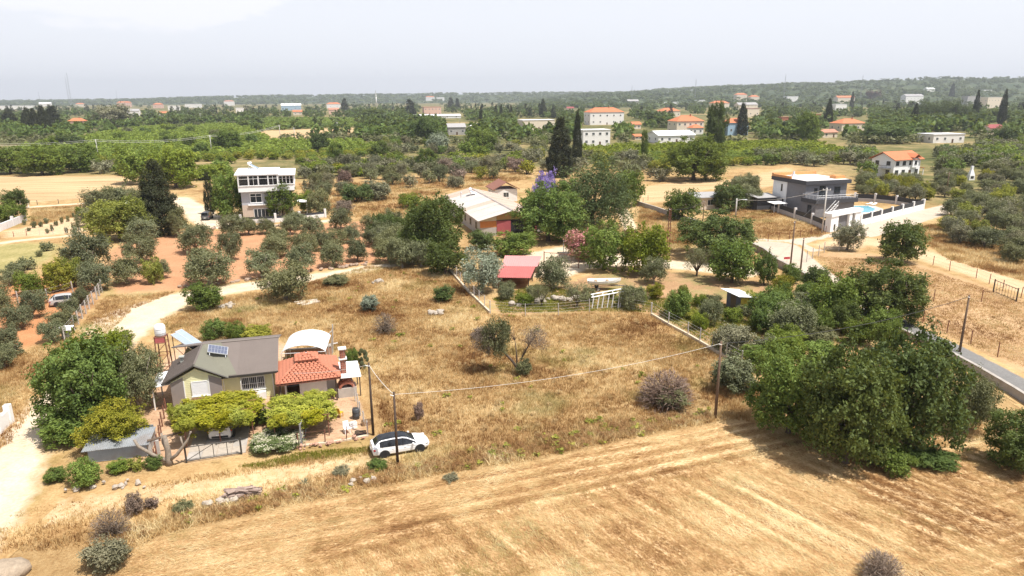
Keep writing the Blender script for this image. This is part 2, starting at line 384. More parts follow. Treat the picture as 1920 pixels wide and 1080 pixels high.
def seg_dist(X, Y, a, b):
    ax, ay = a; bx, by = b; dx, dy = bx-ax, by-ay; L = dx*dx+dy*dy+1e-12
    t = np.clip(((X-ax)*dx+(Y-ay)*dy)/L, 0, 1)
    return np.hypot(X-ax-t*dx, Y-ay-t*dy), t
def poly_sdf(X, Y, poly):
    d = np.full(X.shape, 1e9); ins = np.zeros(X.shape, bool); n = len(poly)
    for i in range(n):
        a = poly[i]; b = poly[(i+1) % n]
        d = np.minimum(d, seg_dist(X, Y, a, b)[0])
        cond = ((a[1] > Y) != (b[1] > Y))
        with np.errstate(divide='ignore', invalid='ignore'):
            xi = (b[0]-a[0])*(Y-a[1])/((b[1]-a[1]) if b[1] != a[1] else 1e-9)+a[0]
        ins ^= cond & (X < xi)
    return np.where(ins, d, -d)
def sheet(name, label, sdf, bb, res, margin, mt, z):
    xs = np.arange(bb[0]-margin, bb[2]+margin+res, res); ys = np.arange(bb[1]-margin, bb[3]+margin+res, res)
    X, Y = np.meshgrid(xs, ys); S = sdf(X, Y)
    keep = (S > -margin); q = keep[:-1, :-1] & keep[1:, :-1] & keep[:-1, 1:] & keep[1:, 1:]
    ny, nx = X.shape; idx = np.arange(nx*ny).reshape(ny, nx)
    F = np.stack([idx[:-1, :-1][q], idx[:-1, 1:][q], idx[1:, 1:][q], idx[1:, :-1][q]], 1)
    used = np.unique(F); remap = -np.ones(nx*ny, int); remap[used] = np.arange(len(used))
    V = np.stack([X.ravel()[used], Y.ravel()[used], np.full(len(used), z)], 1)
    o = put(name, npmesh(name, V, remap[F], [mt], {'e': S.ravel()[used]}))
    return tag(o, label, kind='structure')
def wpoly(pp): return [tuple(G(x, y)[:2]) for x, y in pp]
def patch(name, label, pp, mt, z, res=1.0, margin=2.5, world=False):
    P_ = pp if world else wpoly(pp)
    bb = (min(p[0] for p in P_), min(p[1] for p in P_), max(p[0] for p in P_), max(p[1] for p in P_))
    return sheet(name, label, lambda X, Y: poly_sdf(X, Y, P_), bb, res, margin, mt, z)
def smooth_line(P_, n=6):
    out = []
    for i in range(len(P_)-1):
        p0 = P_[max(i-1, 0)]; p1 = P_[i]; p2 = P_[i+1]; p3 = P_[min(i+2, len(P_)-1)]
        for k in range(n):
            t = k/n
            out.append(tuple(0.5*((2*p1[j])+(-p0[j]+p2[j])*t+(2*p0[j]-5*p1[j]+4*p2[j]-p3[j])*t*t+(-p0[j]+3*p1[j]-3*p2[j]+p3[j])*t**3) for j in range(len(p1))))
    return out+[P_[-1]]
def strip(name, label, pw, mt, z, res=0.6, margin=2.0, twin=None):
    """pw = (px, py, width m); twin = wheel-track offset (grass in the middle)"""
    Q = smooth_line([(*G(x, y)[:2], wd) for x, y, wd in pw])
    bb = (min(p[0]-p[2]/2 for p in Q), min(p[1]-p[2]/2 for p in Q), max(p[0]+p[2]/2 for p in Q), max(p[1]+p[2]/2 for p in Q))
    def sdf(X, Y):
        best = np.full(X.shape, -1e9)
        for a, b in zip(Q[:-1], Q[1:]):
            d, t = seg_dist(X, Y, a[:2], b[:2]); wd = a[2]+(b[2]-a[2])*t
            if twin: s = twin-np.abs(d-0.85)
            else: s = wd/2-d
            best = np.maximum(best, s)
        return best
    return sheet(name, label, sdf, bb, res, margin, mt, z)

FARM_FRONT = [(-700, 372), (-200, 330), (250, 329), (330, 345), (420, 345), (560, 335), (760, 332), (900, 320), (1000, 300), (1130, 318), (1220, 318), (1330, 322), (1480, 305), (1560, 318), (1640, 356), (1740, 384), (1960, 445), (2600, 490)]
FARM = [tuple(G(x, y)[:2]) for x, y in FARM_FRONT]+[(6850, 7000), (-6850, 7000)]
patch('farmland', 'green and dry farmland beyond the houses reaching to the horizon', FARM, M_farm, 0.01, 40.0, 42.0, world=True)
patch('stubble_field', 'freshly cut golden stubble field in the foreground', [(100, 1240), (230, 1045), (300, 1010), (450, 976), (620, 936), (840, 893), (1000, 868), (1150, 833), (1340, 797), (1400, 787), (1480, 765), (1700, 765), (1840, 790), (2050, 880), (2200, 1240)], M_stubble, 0.02, 0.4, 1.5)
patch('orchard_soil', 'bare red soil under the olive grove below the white house', [(200, 472), (240, 450), (330, 438), (400, 432), (455, 422), (600, 414), (770, 416), (785, 470), (722, 495), (640, 503), (560, 513), (470, 524), (400, 534), (330, 545), (225, 550), (195, 540)], M_red, 0.012, 0.8)
patch('orchard_soil', 'orange soil of the fenced olive plot at the left edge', [(-120, 545), (0, 532), (60, 522), (130, 508), (195, 525), (180, 556), (130, 622), (40, 655), (-150, 720)], M_orange, 0.013, 0.8)
patch('meadow', 'patchy green meadow above the orange olive plot', [(-200, 452), (40, 452), (120, 458), (110, 480), (60, 505), (-200, 540)], M_meadow, 0.011, 1.0, 4.0)
patch('sapling_plot', 'pale raked soil plot planted with saplings', [(8, 434), (60, 424), (158, 404), (168, 428), (150, 440), (10, 446)], M_sand, 0.012, 0.8)
patch('wheat_field', 'tan harvested field behind the conifer at left', [(-250, 332), (120, 331), (235, 330), (272, 344), (262, 358), (160, 372), (60, 379), (-250, 388)], M_wheat, 0.016, 1.5)
patch('house_yard', 'bare earth yard around the small grey-roofed house', [(262, 872), (350, 868), (455, 851), (690, 817), (668, 745), (655, 690), (520, 640), (330, 650), (292, 700), (270, 780)], M_yard, 0.014, 0.5, 1.2)
strip('gravel_road', 'white gravel road winding past the olive grove', [(735, 497, 2.6), (690, 503, 3.4), (620, 515, 4.2), (560, 524, 4.6), (480, 536, 4.8), (400, 548, 5.2), (330, 562, 6.4), (270, 585, 8.5), (230, 612, 8), (195, 650, 6), (150, 700, 4.4), (108, 745, 3.8), (64, 795, 3.6), (34, 850, 3.6), (8, 920, 4.0), (-40, 985, 4.6), (-120, 1060, 5)], M_gravel, 0.026)
strip('dusty_track', 'faint dusty wheel track leading to the parked white car', [(20, 972, 3.4), (80, 965, 3.4), (160, 952, 3.2), (300, 926, 3.0), (450, 903, 2.8), (600, 880, 3.0), (700, 866, 3.0)], M_track, 0.022, 0.3, twin=0.62)
strip('white_driveway', 'white driveway curving up to the three-storey house', [(338, 372, 5), (352, 383, 5.5), (372, 398, 6.5), (392, 414, 7), (430, 426, 5), (520, 423, 3.5), (620, 414, 3)], M_gravel, 0.018, 0.8)
strip('white_path', 'pale path along the red-railed sapling plot', [(-40, 462, 2.4), (30, 452, 2.4), (90, 446, 2.2), (150, 440, 2.0)], M_gravel, 0.017, 0.8)
strip('white_path', 'pale path in front of the wheat field fence', [(40, 390, 2.4), (90, 386, 2.4), (150, 382, 2.4)], M_gravel, 0.017, 0.8)
patch('barn_yard', 'white gravel yard behind the red-roofed shed', [(985, 476), (1050, 462), (1110, 470), (1250, 488), (1400, 498), (1440, 512), (1400, 520), (1290, 507), (1190, 498), (1100, 505), (1060, 522), (1000, 520)], M_gravel, 0.016, 0.7)
strip('twin_track', 'sandy twin wheel track running up beside the pine', [(1163, 388, 6), (1172, 405, 6), (1182, 428, 6), (1196, 455, 6), (1205, 480, 6)], M_twin, 0.018, 0.25, twin=0.5)
patch('wheat_field', 'tan cut field behind the pale shed', [(1195, 352), (1262, 342), (1345, 340), (1420, 326), (1478, 314), (1492, 322), (1470, 345), (1400, 358), (1330, 355), (1240, 380), (1195, 382)], M_wheat, 0.016, 1.5)
patch('wheat_field', 'small tan field amid the far green orchards', [(486, 246), (560, 243), (672, 239), (676, 252), (600, 259), (520, 262), (495, 258)], M_wheat, 0.03, 4.0, 6.0)
patch('garden_soil', 'weedy brown soil of the fenced garden with the boat', [(935, 566), (1000, 530), (1090, 518), (1250, 505), (1420, 528), (1500, 560), (1545, 600), (1430, 690), (1335, 655), (1221, 588), (1160, 577), (1047, 588), (930, 592)], M_garden, 0.013, 0.6)
patch('dry_lot', 'fenced cut dry lot right of the junction', [(1518, 478), (1590, 470), (1690, 484), (1780, 512), (1920, 562), (2060, 620), (2060, 780), (1920, 700), (1810, 650), (1700, 596), (1600, 540)], M_cut, 0.013, 0.8)
strip('concrete_road', 'pale concrete road passing the grey villa gate', [(1402, 452, 9), (1440, 460, 11), (1500, 460, 10), (1580, 445, 7), (1650, 428, 7), (1735, 402, 6.5), (1790, 388, 6), (1850, 372, 5)], M_conc, 0.020, 0.7, 1.0)
strip('concrete_road', 'pale concrete lane dropping from the junction behind the trees', [(1450, 462, 9), (1480, 480, 7), (1520, 508, 5.5), (1580, 548, 5), (1650, 592, 5)], M_conc, 0.024, 0.6, 1.0)
strip('asphalt_road', 'grey asphalt lane with low wall at the right edge', [(1640, 588, 4.5), (1700, 620, 4.2), (1760, 646, 4.0), (1820, 676, 3.8), (1890, 715, 3.8), (1990, 775, 3.8)], M_asph, 0.028, 0.4, 1.0)
strip('dirt_road', 'sandy dirt road slanting to the right edge', [(1570, 462, 7), (1620, 452, 7), (1700, 468, 6.5), (1780, 494, 6), (1860, 520, 5.5), (1960, 553, 5.5), (2050, 585, 5.5)], M_sand, 0.022, 0.7)

# low wooded hills on the skyline
def hills(name, label, x0, x1, y0, y1, hf, n=(90, 24)):
    xs = np.linspace(x0, x1, n[0]); ys = np.linspace(y0, y1, n[1]); X, Y = np.meshgrid(xs, ys)
    Z = hf((X-x0)/(x1-x0), (Y-y0)/(y1-y0), X, Y)
    idx = np.arange(X.size).reshape(X.shape)
    F = np.stack([idx[:-1, :-1].ravel(), idx[:-1, 1:].ravel(), idx[1:, 1:].ravel(), idx[1:, :-1].ravel()], 1)
    o = put(name, npmesh(name, np.stack([X.ravel(), Y.ravel(), Z.ravel()], 1), F, [M_hill], smooth=True))
    return tag(o, label, kind='structure')
M_hill, nt = newmat('wooded_hill')
p = wpos(nt); f = math_(nt, 'ADD', math_(nt, 'MULTIPLY', noise(nt, p, 0.01, 6, 0.65), 0.6), math_(nt, 'MULTIPLY', noise(nt, p, 0.08, 5, 0.7), 0.4))
surf(nt, ramp(nt, f, [(0.4, (0.035, 0.055, 0.025)), (0.55, (0.075, 0.095, 0.042)), (0.66, (0.20, 0.19, 0.09))]), f, 1.0, 6.0)
def hr(u, v, X, Y):
    ridge = np.interp(X, [0, 366, 850, 1255, 1800, 2500, 4300], [0, 36, 54, 76, 90, 98, 104])*np.sin(np.pi*np.clip(v, 0, 1)*0.5)**1.6
    return -3+ridge*(1+0.05*np.sin(X*0.008)+0.03*np.sin(X*0.021+1.3)+0.04*np.sin(Y*0.013))
hills('hills', 'low wooded hill ridge on the skyline at right', 0, 4300, 1500, 3400, hr)
def hl(u, v, X, Y):
    return -3+(np.interp(X, [-5200, -3690, -2540, -1850, 0, 2600], [12, 17, 26, 42, 53, 50])+1.5*np.sin(X*0.011))*np.sin(np.pi*np.clip(v, 0, 1)*0.5)**1.5
hills('hills', 'flat forested rise along the skyline at left and centre', -5200, 2600, 3600, 5000, hl)
HILLR = (0, 4300, 1500, 3400); HILLL = (-5200, 2600, 3600, 5000)
def ground_z(x, y):
    z = 0.0
    a = HILLR
    if a[0] < x < a[1] and a[2] < y: z = max(z, float(hr((x-a[0])/(a[1]-a[0]), min((y-a[2])/(a[3]-a[2]), 1), np.array(x), np.array(y))))
    a = HILLL
    if a[0] < x < a[1] and a[2] < y: z = max(z, float(hl((x-a[0])/(a[1]-a[0]), min((y-a[2])/(a[3]-a[2]), 1), np.array(x), np.array(y))))
    return z

def GT(px, py):
    """picture point -> place on the ground or on the hill in front of it"""
    if py > 206: return G(px, py)
    d = _f*FOC+RX*(px-960)+UX*(540-py); d = d/math.hypot(d[0], d[1])
    t = 700.0
    while t < 5200:
        q = CAM+d*t
        if q[2] < max(ground_z(q[0], q[1]), 0.0): return q
        t += 8.0
    return CAM+d*3000.0

# ================================================================== TREES AND PLANTS
def leaves(rng, C, k, sig, size, ctr, asp=0.6, outw=0.8, up=0.25, flat=1.0):
    n = len(C)*k
    cid = np.repeat(np.arange(len(C)), k)
    off = rng.normal(0, 1, (n, 3))*sig; off[:, 2] *= flat
    pos = C[cid]+off
    o = pos-np.asarray(ctr); o /= np.linalg.norm(o, axis=1, keepdims=True)+1e-9
    nrm = o*outw+rng.normal(0, 0.7, (n, 3)); nrm[:, 2] += up
    nrm /= np.linalg.norm(nrm, axis=1, keepdims=True)+1e-9
    t = np.cross(nrm, rng.normal(0, 1, (n, 3))); t /= np.linalg.norm(t, axis=1, keepdims=True)+1e-9
    b = np.cross(nrm, t)
    s = size*rng.uniform(0.6, 1.35, (n, 1))
    t = t*s; b = b*s*asp
    V = np.stack([pos-t, pos-b*0.9+nrm*s*0.12, pos+t, pos+b*0.9+nrm*s*0.12], 1).reshape(-1, 3)
    F = np.arange(n*4).reshape(n, 4)
    cv = rng.uniform(0, 1, len(C))[cid]*0.55+rng.uniform(0, 1, n)*0.45
    return V, F, np.repeat(cv, 4)
LOD = {-1: (11, 3, 0.21), 0: (15, 4, 0.165), 1: (90, 13, 0.060), 2: (270, 30, 0.027), 3: (500, 44, 0.0175)}
def crown(shape, seed, lod):
    """unit crown: width 1, tree height 1"""
    rng = np.random.default_rng(seed*131+hash(shape) % 7 if False else seed*131+sum(map(ord, shape)))
    nc, k, size = LOD[lod]
    sig = {3: 0.030, 2: 0.040}.get(lod, 0.055)
    asp, up, flat = 0.6, 0.25, 1.0; pv = None
    if shape in ('round', 'olive', 'bush', 'citrus', 'pine', 'sparse'):
        par = {'round': (20, -0.05, 0.34, 0.155), 'olive': (16, 0.02, 0.34, 0.15), 'bush': (15, 0.0, 0.33, 0.16), 'citrus': (12, 0.02, 0.31, 0.185), 'pine': (22, -0.08, 0.35, 0.14), 'sparse': (12, 0.2, 0.36, 0.13)}[shape]
        nl, zb, spread, lr = par
        cz = (1+zb)/2; hz = (1-zb)/2
        L = []
        for i in range(nl):
            zz = -0.8+1.65*((i+rng.random())/nl); a = i*2.399+rng.uniform(-0.5, 0.5); q = rng.uniform(0.78, 1.08)
            ro = spread*q*math.sqrt(max(0.05, 1-(zz*0.88)**2))
            L.append((ro*math.cos(a), ro*math.sin(a), cz+zz*hz*0.74, lr*rng.uniform(0.65, 1.3)))
        L.append((0, 0, cz, 0.27)); L = np.array(L); lobv = rng.uniform(-0.22, 0.22, len(L))
        pts = []; pv = []
        wts = L[:, 3]**2; wts /= wts.sum()
        while len(pts) < nc:
            li = rng.choice(len(L), p=wts); l = L[li]
            d = rng.normal(0, 1, 3); d /= np.linalg.norm(d)
            if d[2] < -0.75 and shape != 'bush': continue
            r = l[3]*(rng.uniform(0.55, 1.0)**0.5)
            p = np.array([l[0]+d[0]*r, l[1]+d[1]*r, l[2]+d[2]*r*(hz/0.45)])
            dd = np.sqrt(((p[:2]-L[:, :2])**2).sum(1)+((p[2]-L[:, 2])/(hz/0.45))**2)
            if (dd < L[:, 3]*0.55).any() and rng.random() < 0.8: continue
            if rng.random() < 0.14: p = np.array([0, 0, cz])+(p-np.array([0, 0, cz]))*rng.uniform(1.06, 1.22)
            pts.append(p); pv.append(lobv[li])
        C = np.array(pts)
        if shape == 'olive': asp = 0.42; sig *= 1.1
        if shape == 'sparse': k = max(3, k//3); asp = 0.25; sig *= 1.5
        if shape == 'pine': asp = 0.3; sig *= 1.2; up = 0.4
        ctr = (0, 0, cz-0.1)
    elif shape in ('cypress', 'conifer', 'poplar'):
        pts = []
        while len(pts) < nc:
            z = rng.uniform(0.02, 1.0); a = rng.uniform(0, 2*math.pi)
            if shape == 'cypress': r = 0.5*(min(1, (z+0.04)/0.22)**0.6)*((1-z)/0.8 if z > 0.35 else 0.815)**0.62 if z < 0.99 else 0.02
            elif shape == 'conifer': r = 0.5*(min(1, (z+0.05)/0.2)**0.5)*(1-z*0.93)**0.7*(0.82+0.18*math.sin(z*34+a*2))
            else: z = 0.1+0.9*z; r = 0.5*math.sin(math.pi*min(1, (z-0.04)*0.98))**0.55*(0.85+0.25*math.sin(z*15+a*3))
            if rng.random() > (r/0.5)+0.12: continue
            q = r*rng.uniform(0.6, 1.0)
            pts.append((q*math.cos(a), q*math.sin(a), z*0.97))
        C = np.array(pts); sig *= 0.8; asp = 0.4; up = 0.5; ctr = (0, 0, 0.4); flat = 1.0
        k = int(k*1.2)
    elif shape == 'flat':
        C = np.stack([rng.uniform(-0.52, 0.52, nc*2), rng.uniform(-0.52, 0.52, nc*2), rng.uniform(0.76, 0.95, nc*2)], 1)
        ang = np.arctan2(C[:, 1], C[:, 0]); edge = 0.50*(1+0.10*np.sin(ang*5+seed)+0.08*np.sin(ang*11+2*seed))
        C = C[(np.abs(C[:, 0])**3.2+np.abs(C[:, 1])**3.2)**(1/3.2) < edge][:nc]; nc = len(C)
        bump_ = 0.13*np.sin(C[:, 0]*14+seed)*np.sin(C[:, 1]*13+1.7*seed); C[:, 2] += bump_
        hang = rng.random(nc) < 0.12; C[hang, 2] -= rng.uniform(0.05, 0.35, hang.sum())
        C[:, 2] += 0.05*np.sin(C[:, 0]*9+seed)+0.04*np.sin(C[:, 1]*11)
        ctr = (0, 0, -1); up = 0.6; asp = 0.8
    elif shape == 'twig':        # bare dry shrub: thin stems fanning out and forking
        n = {-1: 30, 0: 60, 1: 400, 2: 1600, 3: 3400}[lod]
        nst = max(6, n//26); st_ = rng.normal(0, 1, (nst, 3)); st_[:, 2] = np.abs(st_[:, 2])*0.9+0.25; st_ /= np.linalg.norm(st_, axis=1, keepdims=True)
        sid = rng.integers(0, nst, n); rr = rng.uniform(0.12, 1.0, n)**0.8
        d = st_[sid]+rng.normal(0, 1, (n, 3))*(0.05+0.20*rr)[:, None]; d /= np.linalg.norm(d, axis=1, keepdims=True)
        pos = d*rr[:, None]*np.array([0.48, 0.48, 0.92]); t = (d+rng.normal(0, 0.45, (n, 3))); t /= np.linalg.norm(t, axis=1, keepdims=True)
        b_ = np.cross(t, rng.normal(0, 1, (n, 3))); b_ /= np.linalg.norm(b_, axis=1, keepdims=True)
        s = rng.uniform(0.035, 0.085, (n, 1)); wd = rng.uniform(0.003, 0.008, (n, 1))*(2.2 if lod < 2 else 1)
        V = np.stack([pos-t*s-b_*wd, pos-t*s+b_*wd, pos+t*s+b_*wd*0.4, pos+t*s-b_*wd*0.4], 1).reshape(-1, 3); V[:, 2] = np.maximum(V[:, 2], 0.004)
        return V, np.arange(n*4).reshape(n, 4), np.repeat(rng.random(n), 4)
    V, F, v = leaves(rng, C, k, sig, size, ctr, asp, 0.5, up, flat)
    if pv is not None: v = np.clip(v+np.repeat(np.array(pv), k*4), 0, 1)
    if shape not in ('flat',):
        lo = np.percentile(V, 0.4, axis=0); hi = np.percentile(V, 99.6, axis=0)
        V[:, 0] = (V[:, 0]-(lo[0]+hi[0])/2)/(hi[0]-lo[0]); V[:, 1] = (V[:, 1]-(lo[1]+hi[1])/2)/(hi[1]-lo[1])
        zb = max(lo[2], 0.0); V[:, 2] = zb+(V[:, 2]-lo[2])/(hi[2]-lo[2])*(1-zb)
        V[:, 2] = np.maximum(V[:, 2], 0.004)
    return V, F, v
def trunk_mb(shape, seed):
    rng = random.Random(seed*77+5); b = MB()
    if shape in ('cypress', 'poplar', 'conifer'):
        b.tube([(0, 0, 0), (0.01, 0, 0.4), (0, 0.01, 0.85)], [0.035, 0.022, 0.004], 6)
        for i in range(8):
            z = rng.uniform(0.15, 0.7); a = rng.uniform(0, 6.28); r = 0.3*(1-z*0.7)
            b.tube([(0, 0, z), (r*math.cos(a), r*math.sin(a), z+0.12)], [0.008, 0.002], 4)
        return b
    if shape in ('bush', 'citrus', 'twig'):
        for i in range(5):
            a = i*1.257+rng.random(); r = rng.uniform(0.15, 0.3)
            b.tube([(0.02*math.cos(a), 0.02*math.sin(a), 0), (r*0.5*math.cos(a), r*0.5*math.sin(a), 0.3), (r*math.cos(a), r*math.sin(a), 0.7)], [0.02, 0.013, 0.004], 5)
        return b
    fork = 0.16 if shape in ('olive', 'sparse') else 0.24
    rb = 0.042 if shape == 'olive' else 0.034
    lean = (rng.uniform(-0.03, 0.03), rng.uniform(-0.03, 0.03))
    b.tube([(0, 0, -0.02), (0, 0, 0.03), (lean[0], lean[1], fork), (lean[0]*2, lean[1]*2, fork+0.2)], [rb*1.5, rb*1.05, rb*0.85, rb*0.4], 7)
    nb = 7 if shape != 'sparse' else 12
    for i in range(nb):
        a = i*6.283/nb+rng.uniform(-0.3, 0.3); r = rng.uniform(0.2, 0.36); z = rng.uniform(0.5, 0.85)
        p0 = Vector((lean[0], lean[1], fork*rng.uniform(0.8, 1.15))); p2 = Vector((r*math.cos(a), r*math.sin(a), z))
        p1 = p0.lerp(p2, 0.5)+Vector((0.05*math.cos(a), 0.05*math.sin(a), 0.03))
        b.tube([p0, p1, p2], [rb*0.55, rb*0.35, rb*0.12], 5)
        for j in range(3 if shape == 'sparse' else 1):
            p3 = p1.lerp(p2, rng.uniform(0.2, 0.8)); p4 = p3+Vector((rng.uniform(-0.14, 0.14), rng.uniform(-0.14, 0.14), rng.uniform(0.05, 0.18)))
            b.tube([p3, p4], [rb*0.2, rb*0.05], 4)
    return b
CACHE = {}
def crown_mesh(shape, var, lod):
    k = ('c', shape, var, lod)
    if k not in CACHE:
        V, F, v = crown(shape, var+1, lod); CACHE[k] = npmesh('crown', V, F, [LEAF['green']], {'v': v})
    return CACHE[k]
def trunk_mesh(shape, var):
    k = ('t', shape, var)
    if k not in CACHE: CACHE[k] = trunk_mb(shape, var+1).mesh('trunk', BARKP if shape == 'olive' else BARK, True)
    return CACHE[k]
def setmat(o, mt):
    o.material_slots[0].link = 'OBJECT'; o.material_slots[0].material = mt
RT = random.Random(7)
CNAME = {'round': ('broadleaf_tree', 'tree'), 'olive': ('olive_tree', 'tree'), 'bush': ('shrub', 'shrub'), 'twig': ('dry_shrub', 'shrub'), 'citrus': ('citrus_tree', 'tree'), 'pine': ('pine_tree', 'tree'),
         'sparse': ('dry_tree', 'tree'), 'cypress': ('cypress_tree', 'tree'), 'conifer': ('conifer_tree', 'tree'), 'poplar': ('poplar_tree', 'tree')}
TREES = []       # (x, y, radius) of everything planted
def plant(shape, leaf, loc, W, Hm, label, group=None, name=None, cat=None, lod=2, var=None, rz=None):
    nm, ct = CNAME[shape]
    v = RT.randrange(4 if lod < 3 else 3) if var is None else var
    t = thing(name or nm, label, cat or ct, loc, math.degrees(RT.uniform(0, 6.28)) if rz is None else rz, group, (W*RT.uniform(0.96, 1.04), W*RT.uniform(0.96, 1.04), Hm))
    c = put('crown', crown_mesh(shape, v, lod), t); setmat(c, LEAF[leaf])
    if lod >= 1: put('trunk', trunk_mesh(shape, v), t)
    TREES.append((loc[0], loc[1], W/2))
    return t
def tree(shape, leaf, x, yb, wp, hp, label, group=None, name=None, lod=None, **kw):
    """x, yb = foot in the picture, wp/hp = size there; real size and place follow from the ground"""
    g = GT(x, yb); W = wp*MPP(x, yb, g)
    dep = math.atan2(CH, math.hypot(g[0], g[1]))
    low = shape in ('bush', 'citrus', 'twig')
    if low:                                   # the visible foot is the near rim of the shrub
        n = np.array([g[0], g[1]]); n /= np.linalg.norm(n); g = np.array([g[0]+n[0]*W*0.36, g[1]+n[1]*W*0.36, g[2]])
    Hm = HG(x, yb, yb-hp, g)
    Hm = max(Hm*0.5, Hm-(0.40 if low else 0.04)*W*math.tan(dep))
    px = max(wp, hp)
    if lod is None: lod = 3 if px > 92 else 2 if px > 30 else 1
    return plant(shape, leaf, (g[0], g[1], max(g[2], 0)), W, Hm, label, group, name, lod=lod, **kw)

